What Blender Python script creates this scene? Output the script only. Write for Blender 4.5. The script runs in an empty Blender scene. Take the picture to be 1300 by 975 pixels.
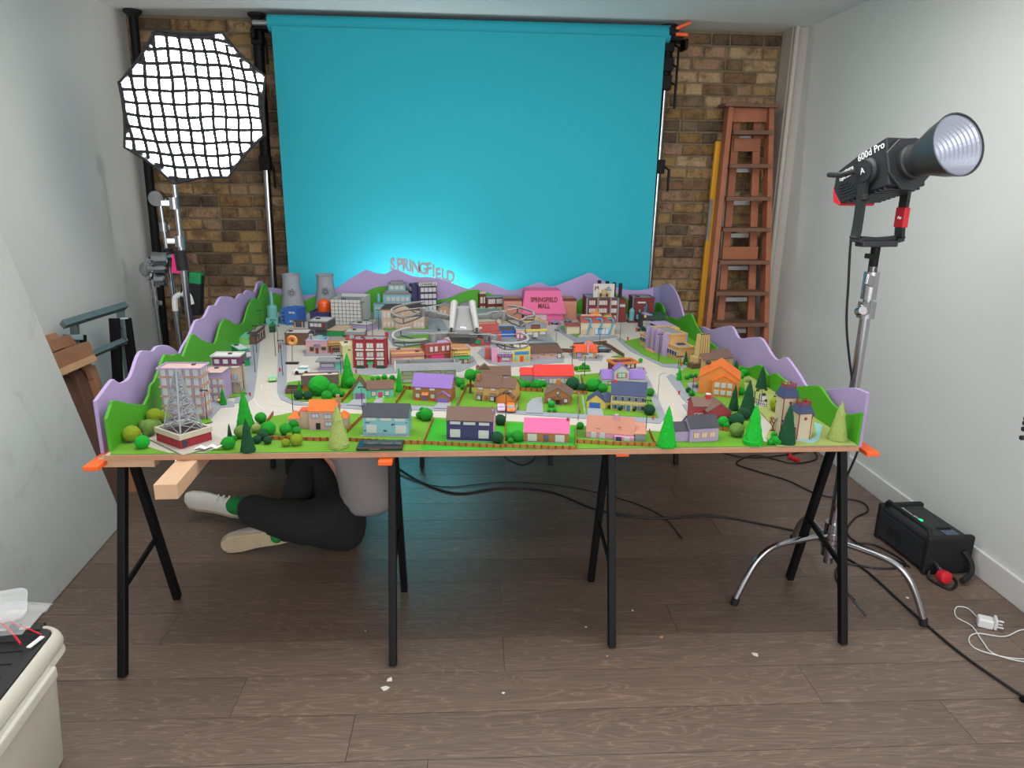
import bpy, bmesh, math, random
from mathutils import Vector, Matrix
from mathutils import noise as mnoise
SC = bpy.context.scene
COL = SC.collection
PI = math.pi
random.seed(7)

# ------------------------------------------------------------------ camera, world, lights, exposure
MROT = Matrix(((0.9985050374949209, 0.054659134945989785, -0.00026280072864399463),
               (-0.05250357314585735, 0.9604424620475647, 0.2734842809064717),
               (0.015200819194520548, -0.2730616341835088, 0.9618764364682436)))   # columns: right, forward, up
CAMPOS = Vector((0, 0, 1.6))
cam = bpy.data.cameras.new('camera')
cam.sensor_width = 36; cam.lens = 36 * 900 / 1300; cam.clip_start = .05
camo = bpy.data.objects.new('camera', cam); COL.objects.link(camo)
R4 = Matrix.Identity(4)
for i in range(3):
    R4[i][0] = MROT[i][0]; R4[i][1] = MROT[i][2]; R4[i][2] = -MROT[i][1]; R4[i][3] = CAMPOS[i]
camo.matrix_world = R4
SC.camera = camo
SC.view_settings.view_transform = 'Standard'; SC.view_settings.look = 'None'
SC.view_settings.gamma = 1; SC.view_settings.use_curve_mapping = False
SC.view_settings.exposure = .93

w = bpy.data.worlds.new('daylight'); SC.world = w; w.use_nodes = True
w.node_tree.nodes['Background'].inputs[0].default_value = (.97, .98, 1, 1)
w.node_tree.nodes['Background'].inputs[1].default_value = .72

def area(name, loc, target, sx, sy, power, col=(1, 1, 1)):
    l = bpy.data.lights.new(name, 'AREA'); l.shape = 'RECTANGLE'; l.size = sx; l.size_y = sy
    l.energy = power; l.color = col
    o = bpy.data.objects.new(name, l); COL.objects.link(o); o.location = loc
    o.rotation_euler = (Vector(target) - Vector(loc)).to_track_quat('-Z', 'Y').to_euler(); return o
area('window_light_rear', (.6, -2.4, 1.7), (.2, 3, .9), 3.2, 1.7, 38, (1, .99, .98))
area('overhead_fill', (.0, 2.85, 2.58), (.0, 3.0, 0), 3.2, 2.3, 56, (1, .985, .96))  # added overhead fill for ceiling bounce on the town; no fixture there
area('soft_light_right', (2.05, -.6, 1.75), (-.4, 3.4, .7), 1.4, 1.4, 13, (1, .98, .95))  # unseen soft area light from the right; this wall has no window
area('backdrop_light', (-.36, 4.74, .60), (-.33, 4.9, .95), .6, .1, 10, (1, .97, .9))

# ------------------------------------------------------------------ pixel rays of the photograph (measured surfaces only)
def ray(x, y):
    return MROT @ Vector(((x - 650) / 900, 1, -(y - 487.5) / 900))
def atz(x, y, z=0):            # the point of a pixel on a level surface
    d = ray(x, y); t = (z - 1.6) / d.z; return CAMPOS + d * t
def aty(x, y, Y):              # ... on an upright plane facing the camera
    d = ray(x, y); return CAMPOS + d * (Y / d.y)
def atx(x, y, X):
    d = ray(x, y); return CAMPOS + d * (X / d.x)
def atplane(x, y, p, n):
    d = ray(x, y); return CAMPOS + d * ((p - CAMPOS).dot(n) / d.dot(n))
def px(p):
    c = MROT.transposed() @ (Vector(p) - CAMPOS); return 650 + 900 * c.x / c.y, 487.5 - 900 * c.z / c.y

# ------------------------------------------------------------------ materials
def lin(c):
    return tuple((v / 255 / 12.92 if v / 255 <= .04045 else ((v / 255 + .055) / 1.055) ** 2.4) for v in c)
MATS = {}
def mat(name, c, rough=.6, metal=0, var=.06, scale=30, bump=0, bscale=200, emit=0, alpha=1, per=0, coat=0):
    if name in MATS: return MATS[name]
    m = bpy.data.materials.new(name); m.use_nodes = True; MATS[name] = m
    nt = m.node_tree; b = nt.nodes['Principled BSDF']; c = lin(c)
    b.inputs['Roughness'].default_value = rough; b.inputs['Metallic'].default_value = metal
    b.inputs['Base Color'].default_value = (*c, 1)
    if coat: b.inputs['Coat Weight'].default_value = coat
    tc = nt.nodes.new('ShaderNodeTexCoord')
    if var:
        n = nt.nodes.new('ShaderNodeTexNoise'); n.inputs['Scale'].default_value = scale; n.inputs['Detail'].default_value = 4
        nt.links.new(tc.outputs['Object'], n.inputs['Vector'])
        r = nt.nodes.new('ShaderNodeMapRange'); r.inputs[3].default_value = 1 - var * 2; r.inputs[4].default_value = 1 + var * 2
        nt.links.new(n.outputs['Fac'], r.inputs[0])
        last = r.outputs[0]
        if per:
            oi = nt.nodes.new('ShaderNodeObjectInfo'); r2 = nt.nodes.new('ShaderNodeMapRange')
            r2.inputs[3].default_value = 1 - per; r2.inputs[4].default_value = 1 + per
            nt.links.new(oi.outputs['Random'], r2.inputs[0]); mu = nt.nodes.new('ShaderNodeMath'); mu.operation = 'MULTIPLY'
            nt.links.new(last, mu.inputs[0]); nt.links.new(r2.outputs[0], mu.inputs[1]); last = mu.outputs[0]
        mx = nt.nodes.new('ShaderNodeVectorMath'); mx.operation = 'SCALE'; mx.inputs[0].default_value = c
        nt.links.new(last, mx.inputs['Scale']); nt.links.new(mx.outputs[0], b.inputs['Base Color'])
    if bump:
        n2 = nt.nodes.new('ShaderNodeTexNoise'); n2.inputs['Scale'].default_value = bscale; n2.inputs['Detail'].default_value = 3
        nt.links.new(tc.outputs['Object'], n2.inputs['Vector'])
        bp = nt.nodes.new('ShaderNodeBump'); bp.inputs['Strength'].default_value = bump; bp.inputs['Distance'].default_value = .01
        nt.links.new(n2.outputs['Fac'], bp.inputs['Height']); nt.links.new(bp.outputs[0], b.inputs['Normal'])
    if emit:
        b.inputs['Emission Color'].default_value = (*c, 1); b.inputs['Emission Strength'].default_value = emit
    if alpha < 1: b.inputs['Alpha'].default_value = alpha
    return m
PAL = dict(white=(218, 217, 213), cream=(222, 208, 176), lilac=(186, 164, 208), grey=(150, 152, 156), darkgrey=(86, 86, 92),
           black=(28, 28, 32), brown=(112, 78, 60), darkbrown=(72, 52, 44), tan=(206, 160, 116), beige=(212, 184, 160), red=(166, 36, 50),
           brick=(168, 82, 74), brightred=(226, 42, 30), orange=(240, 118, 28), orangered=(232, 86, 44), pink=(244, 112, 168), lightpink=(232, 164, 200),
           purple=(146, 112, 196), navy=(58, 56, 108), blue=(48, 112, 204), midblue=(70, 120, 186), lightblue=(142, 198, 212), teal=(122, 192, 196),
           mint=(120, 214, 186), green=(20, 150, 84), palegreen=(130, 200, 110), yellow=(240, 214, 96), paleyellow=(212, 208, 150),
           cblue=(54, 70, 110), sand=(226, 176, 106), woodbrown=(178, 118, 66), maroon=(128, 44, 42), salmon=(206, 140, 118), paving=(148, 154, 164),
           windowgrey=(214, 220, 224), charcoal=(60, 62, 72), churchtan=(214, 184, 122), plum=(116, 60, 104), cream2=(214, 204, 184), redhouse=(176, 60, 66),
           mauve=(150, 100, 160), dkgreen=(24, 74, 48), rose=(196, 92, 84), orange2=(236, 142, 60), skyblue=(70, 160, 205), hotpink=(236, 60, 130),roofbrown=(120,92,80), pinkbeige=(218,178,170))
def dim(c, f=.80): return tuple(v * f for v in c)      # printed card is less reflective than its screen colour
def pm(k, rough=.7):
    return mat('card_' + k, dim(PAL[k], .83), rough, var=.04, scale=12, bump=.05, bscale=90)

# ------------------------------------------------------------------ mesh builder
class MB:
    def __init__(s): s.v = []; s.f = []
    def add(s, vs, fs):
        o = len(s.v); s.v += [Vector(p) for p in vs]; s.f += [tuple(i + o for i in f) for f in fs]; return s
    def box(s, x0, y0, z0, x1, y1, z1, M=None):
        vs = [Vector((x, y, z)) for z in (z0, z1) for y in (y0, y1) for x in (x0, x1)]
        if M: vs = [M @ p for p in vs]
        return s.add(vs, [(0, 2, 3, 1), (4, 5, 7, 6), (0, 1, 5, 4), (1, 3, 7, 5), (3, 2, 6, 7), (2, 0, 4, 6)])
    def bar(s, a, b, w, h=None, up=(0, 0, 1)):
        a = Vector(a); b = Vector(b); h = h or w; d = (b - a); L = d.length; d.normalize(); u = Vector(up)
        if abs(d.dot(u)) > .98: u = Vector((0, 1, 0))
        x = d.cross(u).normalized(); u = x.cross(d)
        vs = [p + x * i * w / 2 + u * j * h / 2 for p in (a, b) for j in (-1, 1) for i in (-1, 1)]
        return s.add(vs, [(0, 2, 3, 1), (4, 5, 7, 6), (0, 1, 5, 4), (1, 3, 7, 5), (3, 2, 6, 7), (2, 0, 4, 6)])
    def tube(s, pts, r, n=8, closed=False):
        pts = [Vector(p) for p in pts]; rs = r if isinstance(r, (list, tuple)) else [r] * len(pts)
        N = len(pts); prev = None; o = len(s.v)
        for i, p in enumerate(pts):
            if closed: d = pts[(i + 1) % N] - pts[i - 1]
            else: d = pts[min(i + 1, N - 1)] - pts[max(i - 1, 0)]
            if d.length < 1e-9: d = Vector((0, 0, 1))
            d.normalize()
            if prev is None:
                u = Vector((0, 0, 1)) if abs(d.z) < .9 else Vector((1, 0, 0))
                x = d.cross(u).normalized()
            else:
                x = (prev - d * prev.dot(d)).normalized()
            prev = x; y = d.cross(x)
            for k in range(n):
                a = 2 * PI * k / n; s.v.append(p + (x * math.cos(a) + y * math.sin(a)) * rs[i])
        for i in range(N if closed else N - 1):
            j = (i + 1) % N
            for k in range(n):
                k2 = (k + 1) % n; s.f.append((o + i * n + k, o + i * n + k2, o + j * n + k2, o + j * n + k))
        if not closed:
            s.f.append(tuple(o + k for k in reversed(range(n)))); s.f.append(tuple(o + (N - 1) * n + k for k in range(n)))
        return s
    def lathe(s, prof, n=16, M=None, cap=True):
        o = len(s.v)
        for r, z in prof:
            for k in range(n):
                a = 2 * PI * k / n; p = Vector((r * math.cos(a), r * math.sin(a), z)); s.v.append(M @ p if M else p)
        for i in range(len(prof) - 1):
            for k in range(n):
                k2 = (k + 1) % n; s.f.append((o + i * n + k, o + i * n + k2, o + (i + 1) * n + k2, o + (i + 1) * n + k))
        if cap:
            s.f.append(tuple(o + k for k in reversed(range(n)))); s.f.append(tuple(o + (len(prof) - 1) * n + k for k in range(n)))
        return s
    def prism(s, poly, off):          # 3-D polygon swept along off
        n = len(poly); off = Vector(off); o = len(s.v)
        s.v += [Vector(p) for p in poly] + [Vector(p) + off for p in poly]
        s.f.append(tuple(o + k for k in reversed(range(n)))); s.f.append(tuple(o + n + k for k in range(n)))
        for k in range(n): s.f.append((o + k, o + (k + 1) % n, o + n + (k + 1) % n, o + n + k))
        return s
    def ball(s, c, r, n=10, sq=(1, 1, 1)):
        prof = []
        for i in range(n + 1):
            t = -PI / 2 + PI * i / n; prof.append((max(1e-4, math.cos(t)) * r, math.sin(t) * r))
        M = Matrix.Translation(Vector(c)) @ Matrix.Diagonal((*sq, 1)); return s.lathe(prof, n * 2, M)
    def mesh(s, name, m, smooth=False):
        me = bpy.data.meshes.new(name); me.from_pydata([tuple(p) for p in s.v], [], s.f)
        b = bmesh.new(); b.from_mesh(me); bmesh.ops.recalc_face_normals(b, faces=b.faces); b.to_mesh(me); b.free()
        if m: me.materials.append(m)
        if smooth:
            me.polygons.foreach_set('use_smooth', [True] * len(me.polygons))
            try: me.set_sharp_from_angle(angle=math.radians(38))
            except Exception: pass
        return me
    def build(s, name, m, parent=None, smooth=False, bevel=0, loc=None, rot=None, kind=None, label=None):
        me = s.mesh(name, m, smooth); o = bpy.data.objects.new(name, me); COL.objects.link(o)
        if parent: o.parent = parent
        if loc is not None: o.location = loc
        if rot is not None: o.rotation_euler = rot
        if bevel:
            md = o.modifiers.new('bevel', 'BEVEL'); md.width = bevel; md.segments = 2; md.limit_method = 'ANGLE'
            me.polygons.foreach_set('use_smooth', [True] * len(me.polygons))
            wn = o.modifiers.new('wn', 'WEIGHTED_NORMAL'); wn.keep_sharp = True
        if kind: o['kind'] = kind
        if label: o['label'] = label
        return o
def tag(o, label, cat, group=None, kind=None):
    o['label'] = label; o['category'] = cat
    if group: o['group'] = group
    if kind: o['kind'] = kind
    return o
def thing(name, label, cat, loc=(0, 0, 0), rz=0, group=None):
    o = bpy.data.objects.new(name, None); COL.objects.link(o); o.empty_display_size = .05
    o.location = loc; o.rotation_euler = (0, 0, rz); return tag(o, label, cat, group)
def linkobj(name, me, parent, loc, rot=(0, 0, 0), scale=(1, 1, 1)):
    o = bpy.data.objects.new(name, me); COL.objects.link(o); o.parent = parent; o.location = loc
    o.rotation_euler = rot; o.scale = scale; return o
def smooth_path(pts, k=6, closed=False):
    pts = [Vector(p) for p in pts]; N = len(pts); out = []
    for i in range(N if closed else N - 1):
        if closed: p0, p1, p2, p3 = pts[i - 1], pts[i], pts[(i + 1) % N], pts[(i + 2) % N]
        else: p0, p1, p2, p3 = pts[max(i - 1, 0)], pts[i], pts[i + 1], pts[min(i + 2, N - 1)]
        for j in range(k):
            t = j / k
            out.append(.5 * ((2 * p1) + (p2 - p0) * t + (2 * p0 - 5 * p1 + 4 * p2 - p3) * t * t + (3 * p1 - p0 - 3 * p2 + p3) * t ** 3))
    if not closed: out.append(pts[-1])
    return out
def text_mesh(name, txt, size, ext, m, offset=0, align='CENTER'):
    c = bpy.data.curves.new(name, 'FONT'); c.body = txt; c.size = size; c.extrude = ext; c.offset = offset
    c.align_x = align; c.align_y = 'CENTER'; c.resolution_u = 3
    o = bpy.data.objects.new(name, c); COL.objects.link(o)
    dg = bpy.context.evaluated_depsgraph_get(); me = bpy.data.meshes.new_from_object(o.evaluated_get(dg))
    me.name = name; bpy.data.objects.remove(o); bpy.data.curves.remove(c); me.materials.clear(); me.materials.append(m); return me

# ------------------------------------------------------------------ room shell
XL, XR, YB, ZC = -2.22, 2.18, 5.12, 2.60
YF = -2.6
def S(o): o['kind'] = 'structure'; return o
wallm = mat('painted_plaster', (214, 215, 213), .75, var=.015, scale=2, bump=.04, bscale=60)
S(MB().box(XL - .1, YF, 0, XL, YB + .1, ZC + .06).build('wall_left', wallm))
S(MB().box(XR, YF, 0, XR + .1, YB + .1, ZC + .06).build('wall_right', wallm))
S(MB().box(XL - .1, YF, ZC, XR + .1, YB + .2, ZC + .12).build('ceiling', mat('ceiling_paint', (220, 226, 228), .8, var=.01)))
bb = S(MB().box(XR - .016, YF, 0, XR, YB, .115).build('baseboard_right', mat('gloss_white', (214, 214, 212), .35, var=.01), bevel=.004))
S(MB().box(XR - .105, YB - .16, 0, XR, YB, ZC).build('trim_1', mat('painted_pipe_casing', (186, 180, 172), .55, var=.03, scale=5)))
S(MB().tube([(XR - .085, YB - .19, 0), (XR - .085, YB - .19, ZC)], .018, 10).build('trim_2', MATS['painted_pipe_casing'], smooth=True))
# ---- brick wall
mort = mat('lime_mortar', (128, 116, 94), .95, var=.12, scale=18, bump=.5, bscale=120)
wb = S(MB().box(XL, YB + .012, 0, XR, YB + .16, ZC).build('wall_back', mort))
def brickmat():
    m = bpy.data.materials.new('stock_brick'); m.use_nodes = True; nt = m.node_tree; b = nt.nodes['Principled BSDF']
    b.inputs['Roughness'].default_value = .9
    oi = nt.nodes.new('ShaderNodeObjectInfo'); geo = nt.nodes.new('ShaderNodeNewGeometry')
    at = nt.nodes.new('ShaderNodeAttribute'); at.attribute_name = 'tone'
    ad = nt.nodes.new('ShaderNodeMath'); ad.operation = 'ADD'
    nt.links.new(oi.outputs['Random'], ad.inputs[0]); nt.links.new(at.outputs['Fac'], ad.inputs[1])
    fr = nt.nodes.new('ShaderNodeMath'); fr.operation = 'FRACT'; nt.links.new(ad.outputs[0], fr.inputs[0])
    cr = nt.nodes.new('ShaderNodeValToRGB'); e = cr.color_ramp; e.interpolation = 'CONSTANT'
    cols = [(144, 118, 80), (126, 98, 60), (158, 126, 86), (116, 90, 66), (140, 112, 88), (140, 112, 74), (92, 74, 58), (152, 122, 96), (136, 108, 82), (112, 92, 70), (162, 136, 104)]
    while len(e.elements) < len(cols): e.elements.new(.5)
    for i, c in enumerate(cols): e.elements[i].position = i / len(cols); e.elements[i].color = (*lin(c), 1)
    nt.links.new(fr.outputs[0], cr.inputs[0])
    n = nt.nodes.new('ShaderNodeTexNoise'); n.inputs['Scale'].default_value = 11; n.inputs['Detail'].default_value = 6; n.inputs['Roughness'].default_value = .7
    nt.links.new(geo.outputs['Position'], n.inputs['Vector'])
    c2 = nt.nodes.new('ShaderNodeValToRGB'); c2.color_ramp.elements[0].position = .36; c2.color_ramp.elements[0].color = (.12, .1, .09, 1)
    c2.color_ramp.elements[1].position = .54; c2.color_ramp.elements[1].color = (1, 1, 1, 1)
    nt.links.new(n.outputs['Fac'], c2.inputs[0])
    n3 = nt.nodes.new('ShaderNodeTexNoise'); n3.inputs['Scale'].default_value = 60; n3.inputs['Detail'].default_value = 5
    nt.links.new(geo.outputs['Position'], n3.inputs['Vector'])
    mr = nt.nodes.new('ShaderNodeMapRange'); mr.inputs[3].default_value = .75; mr.inputs[4].default_value = 1.7; nt.links.new(n3.outputs['Fac'], mr.inputs[0])
    mx = nt.nodes.new('ShaderNodeMix'); mx.data_type = 'RGBA'; mx.blend_type = 'MULTIPLY'; mx.inputs[0].default_value = .7
    nt.links.new(cr.outputs[0], mx.inputs[6]); nt.links.new(c2.outputs[0], mx.inputs[7])
    sc = nt.nodes.new('ShaderNodeVectorMath'); sc.operation = 'SCALE'; nt.links.new(mx.outputs[2], sc.inputs[0]); nt.links.new(mr.outputs[0], sc.inputs['Scale'])
    nt.links.new(sc.outputs[0], b.inputs['Base Color'])
    bp = nt.nodes.new('ShaderNodeBump'); bp.inputs['Strength'].default_value = .6; bp.inputs['Distance'].default_value = .01
    nt.links.new(n3.outputs['Fac'], bp.inputs['Height']); nt.links.new(bp.outputs[0], b.inputs['Normal'])
    return m
brm = brickmat()
def brick_mb(w, h, d, rnd, mb=None, ox=0, oz=0, dy=0):
    mb = mb or MB(); j = lambda a: rnd.uniform(-a, a)
    c = .007; fr = [(0, 0), (w, 0), (w, h), (0, h)]
    outer = [Vector((ox + x + j(.003), YB + .03, oz + z + j(.003))) for x, z in fr]
    mid = [Vector((p.x, YB + .004 - dy, p.z)) for p in outer]
    cx = Vector((ox + w / 2, 0, oz + h / 2))
    inn = [Vector((p.x + (c if p.x < cx.x else -c), YB - d - dy, p.z + (c if p.z < cx.z else -c))) for p in outer]
    return mb.add(outer + mid + inn, [(0, 1, 5, 4), (1, 2, 6, 5), (2, 3, 7, 6), (3, 0, 4, 7), (4, 5, 9, 8), (5, 6, 10, 9), (6, 7, 11, 10), (7, 4, 8, 11), (8, 9, 10, 11)])
rb = random.Random(3)
variants = {}
stuffb = MB(); stufft = []
CH = .0785
rows = int(ZC / CH)
for r in range(rows + 1):
    z = r * CH; x = XL + rb.uniform(-.12, 0); k = r % 2
    hgt = min(CH - .012, ZC - z - .004)
    if hgt < .02: continue
    while x < XR - .10:
        L = (.222 if k else .108) + rb.uniform(-.012, .012)
        if rb.random() < .12: L = .16
        k = 1 - k
        x0 = max(x, XL + .002); x1 = min(x + L, XR - .108); x += L + .012
        if x1 - x0 < .02: continue
        vis = z > .62 and ((x1 > -2.2 and x0 < -1.27) or (x0 > 1.24 and z > .75))
        dy = rb.uniform(-.002, .004)
        if vis:
            brick_mb(x1 - x0, hgt, .002, rb, None, x0, z, dy).build('brick', brm, wb)
        else:
            n0 = len(stuffb.f); brick_mb(x1 - x0, hgt, .002, rb, stuffb, x0, z, dy); stufft += [rb.random()] * (len(stuffb.f) - n0)
so = stuffb.build('bricks', brm, wb, kind='stuff')
at = so.data.attributes.new('tone', 'FLOAT', 'FACE'); at.data.foreach_set('value', stufft)

# ---- oak floor, planks one by one
def floormat():
    m = bpy.data.materials.new('smoked_oak'); m.use_nodes = True; nt = m.node_tree; b = nt.nodes['Principled BSDF']
    tc = nt.nodes.new('ShaderNodeTexCoord'); oi = nt.nodes.new('ShaderNodeObjectInfo'); geo = nt.nodes.new('ShaderNodeNewGeometry')
    mul = nt.nodes.new('ShaderNodeVectorMath'); mul.operation = 'SCALE'; mul.inputs[0].default_value = (37, 91, 13); nt.links.new(oi.outputs['Random'], mul.inputs['Scale'])
    ad = nt.nodes.new('ShaderNodeVectorMath'); nt.links.new(geo.outputs['Position'], ad.inputs[0]); nt.links.new(mul.outputs[0], ad.inputs[1])
    mp = nt.nodes.new('ShaderNodeMapping'); mp.inputs['Scale'].default_value = (1.1, 9, 1); nt.links.new(ad.outputs[0], mp.inputs[0])
    n = nt.nodes.new('ShaderNodeTexNoise'); n.inputs['Scale'].default_value = 1.6; n.inputs['Detail'].default_value = 3; n.inputs['Distortion'].default_value = .6
    nt.links.new(mp.outputs[0], n.inputs['Vector'])
    wv = nt.nodes.new('ShaderNodeMath'); wv.operation = 'MULTIPLY'; wv.inputs[1].default_value = 26; nt.links.new(n.outputs['Fac'], wv.inputs[0])
    sn = nt.nodes.new('ShaderNodeMath'); sn.operation = 'PINGPONG'; sn.inputs[1].default_value = 1; nt.links.new(wv.outputs[0], sn.inputs[0])
    cr = nt.nodes.new('ShaderNodeValToRGB'); e = cr.color_ramp
    e.elements[0].position = 0; e.elements[0].color = (*lin((132, 114, 102)), 1); e.elements[1].position = .16; e.elements[1].color = (*lin((112, 94, 83)), 1)
    x = e.elements.new(1); x.color = (*lin((101, 86, 76)), 1); nt.links.new(sn.outputs[0], cr.inputs[0])
    mp2 = nt.nodes.new('ShaderNodeMapping'); mp2.inputs['Scale'].default_value = (3, 120, 1); nt.links.new(ad.outputs[0], mp2.inputs[0])
    n2 = nt.nodes.new('ShaderNodeTexNoise'); n2.inputs['Scale'].default_value = 2; n2.inputs['Detail'].default_value = 4; nt.links.new(mp2.outputs[0], n2.inputs['Vector'])
    m2 = nt.nodes.new('ShaderNodeMapRange'); m2.inputs[3].default_value = .65; m2.inputs[4].default_value = 1.35; nt.links.new(n2.outputs['Fac'], m2.inputs[0])
    m3 = nt.nodes.new('ShaderNodeMapRange'); m3.inputs[3].default_value = .88; m3.inputs[4].default_value = 1.16; nt.links.new(oi.outputs['Random'], m3.inputs[0])
    mm = nt.nodes.new('ShaderNodeMath'); mm.operation = 'MULTIPLY'; nt.links.new(m2.outputs[0], mm.inputs[0]); nt.links.new(m3.outputs[0], mm.inputs[1])
    sc = nt.nodes.new('ShaderNodeVectorMath'); sc.operation = 'SCALE'; nt.links.new(cr.outputs[0], sc.inputs[0]); nt.links.new(mm.outputs[0], sc.inputs['Scale'])
    nt.links.new(sc.outputs[0], b.inputs['Base Color'])
    r = nt.nodes.new('ShaderNodeMapRange'); r.inputs[3].default_value = .34; r.inputs[4].default_value = .5; nt.links.new(n2.outputs['Fac'], r.inputs[0]); nt.links.new(r.outputs[0], b.inputs['Roughness'])
    bp = nt.nodes.new('ShaderNodeBump'); bp.inputs['Strength'].default_value = .12; bp.inputs['Distance'].default_value = .004
    nt.links.new(n2.outputs['Fac'], bp.inputs['Height']); nt.links.new(bp.outputs[0], b.inputs['Normal'])
    return m
flm = floormat()
fl = S(MB().box(XL - .1, YF, -.06, XR + .1, YB + .1, -.012).build('floor', mat('floor_gap', (30, 24, 20), .9)))
pr = random.Random(11)
PW = .188; row = 0; y = -.02 + .0
ys = [1.30 + PW * k for k in range(-6, 21)]
farb = MB()
for y in ys:
    x = XL - pr.uniform(0, 1.7)
    while x < XR:
        L = 1.88; x0 = max(x, XL); x1 = min(x + L, XR); x += L
        if x1 - x0 < .02: continue
        if y > .9:
            MB().box(x0 + .0008, y + .0011, -.012, x1 - .0008, min(y + PW, YB) - .0011, pr.uniform(-.0006, .0004)).build('plank', flm, fl)
        else: farb.box(x0 + .0008, y + .0011, -.012, x1 - .0008, y + PW - .0011, 0)
farb.box(XL, YF, -.012, XR, ys[0], 0)
farb.build('planks', flm, fl, kind='stuff')
# ------------------------------------------------------------------ studio kit
blk = mat('black_powder_coat', (13, 13, 15), .55, var=.03); blk.node_tree.nodes['Principled BSDF'].inputs['Specular IOR Level'].default_value = .22; chrome = mat('chrome', (172, 172, 176), .18, 1, var=.02)
alu = mat('brushed_aluminium', (170, 172, 174), .35, .9, var=.04); rubber = mat('black_rubber', (18, 18, 20), .7, var=.03)
redp = mat('red_plastic', (205, 30, 44), .45, var=.02); cable_m = mat('cable_rubber', (16, 16, 19), .5, var=.02)
orangep = mat('orange_plastic', (240, 96, 30), .5, var=.02)
# backdrop
paper = mat('teal_paper', (36, 164, 182), .85, var=.008, scale=1.5)
bd = thing('backdrop', 'wide teal paper backdrop hanging from a roll under the ceiling', 'backdrop', (0, 4.9, 0))
YP = 4.90
mb = MB(); prof = [(YP - .055 - .002, 2.50)] + [(YP - .052, 2.3), (YP - .05, 1.2), (YP - .05, .25), (YP - .07, .12), (YP - .14, .04), (YP - .30, .004), (YP - .5, .003)]
vs = []
for y, z in prof: vs += [(-1.235, y - YP, z), (1.212, y - YP, z), (-1.235, y - YP + .0015, z + .0005), (1.212, y - YP + .0015, z + .0005)]
fs = []
for i in range(len(prof) - 1):
    a = i * 4; b = a + 4; fs += [(a, a + 1, b + 1, b), (a + 2, b + 2, b + 3, a + 3), (a, b, b + 2, a + 2), (a + 1, a + 3, b + 3, b + 1)]
mb.add(vs, fs); mb.build('paper_sheet', paper, bd)
MB().tube([(-1.262, 0, 2.525), (1.248, 0, 2.525)], .052, 24).build('paper_roll', paper, bd, smooth=True)
MB().tube([(-1.36, 0, 2.525), (1.34, 0, 2.525)], .02, 12).build('core_tube', alu, bd, smooth=True)
# auto poles
def autopole(x, x2, label, seg, y=5.0, cl=None, hd=True):
    t = thing('support_pole', label, 'pole', (x2, y, 0))
    dx = x - x2
    for z0, z1, m, r in seg:
        MB().tube([(dx * z0 / ZC, 0, z0), (dx * z1 / ZC, 0, z1)], r, 14).build('pole_section', m, t, smooth=True)
    MB().lathe([(.055, 2.598), (.055, 2.585), (.025, 2.56)], 16, Matrix.Translation((dx, 0, 0))).build('ceiling_pad', rubber, t, smooth=True)
    MB().lathe([(.03, .03), (.05, .01), (.05, 0)], 16).build('floor_pad', rubber, t, smooth=True)
    for z in cl or []:
        c = MB().box(-.035, -.045, z - .045, .035, .03, z + .045).build('clamp', blk, t, bevel=.006, loc=(dx * z / ZC, 0, 0))
        MB().tube([(.03, -.03, z), (.06, -.05, z - .02), (.062, -.05, z - .16)], .008, 8).build('clamp_lever', blk, c, smooth=True)
    return t
autopole(-2.12, -2.17, 'black pole braced floor to ceiling in the left corner by the white wall', [(0, .9, blk, .024), (.9, 2.58, blk, .028)])
autopole(-1.36, -1.395, 'black and silver pole left of the teal backdrop', [(0, 1.72, chrome, .024), (1.72, 2.58, blk, .034)], 5.0, [1.70, 2.46])
autopole(1.27, 1.245, 'silver and black pole right of the teal backdrop', [(0, 2.22, chrome, .020), (2.22, 2.58, blk, .036)], 5.0, [1.72, 2.25, 2.36, 2.48])
for sx, lb in ((-1.30, 'grey steel hook arm carrying the left end of the roll'), (1.30, 'grey steel hook arm carrying the right end of the roll')):
    o = MB().box(-.07, -.06, 2.49, .07, .07, 2.50).box(-.07 if sx < 0 else .05, -.06, 2.44, -.05 if sx < 0 else .07, .06, 2.50).build('roll_bracket', blk, None, loc=(sx, 4.94, 0), bevel=.002)
    tag(o, lb, 'bracket')
o = thing('spring_clamp', 'orange handled spring clamp on the right end of the backdrop roll', 'clamp', (1.275, 4.86, 2.55))
MB().bar((0, 0, 0), (.09, -.01, .035), .03, .02).build('handle', orangep, o, bevel=.004)
MB().bar((0, 0, -.03), (.08, -.01, -.035), .03, .02).build('handle', orangep, o, bevel=.004)
MB().bar((-.04, 0, -.015), (.02, 0, -.015), .03, .05).build('jaw', blk, o, bevel=.004)

# ------------------------------------------------------------------ table: board on trestles, scenery hills round it
ZT = .77
ply = mat('plywood', (176, 130, 100), .6, var=.08, scale=25)
FL, FR, BR_, BL = (-1.14, 2.11), (1.29, 2.16), (1.235, 4.68), (-1.29, 4.64)
def lerp2(a, b, t): return (a[0] + (b[0] - a[0]) * t, a[1] + (b[1] - a[1]) * t)
bo = thing('model_board', 'big plywood board on black trestles carrying the whole miniature town', 'board', (0, 2.1, .752))
def slab(poly, z0, z1, name, m, parent, **k):
    return MB().prism([(x, y, z0) for x, y in poly], (0, 0, z1 - z0)).build(name, m, parent, **k)
def rel(poly, o=(0, 2.1)): return [(x - o[0], y - o[1]) for x, y in poly]
slab(rel([FL, FR, BR_, BL]), 0, .0165, 'plywood_sheet', ply, bo)
road = mat('town_road_card', (176, 170, 162), .8, var=.02, scale=6)
slab(rel([lerp2(FL, BR_, .0015), lerp2(FR, BL, .0015), lerp2(BR_, FL, .0015), lerp2(BL, FR, .0015)]), .0166, .018, 'road_surface', road, bo)
tb = MB().box(-1.172, 2.13, .722, -1.0, 2.17, .7515).build('timber_batten', mat('pale_pine', (196, 160, 128), .6, var=.08, scale=20), None, bevel=.002)
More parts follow.
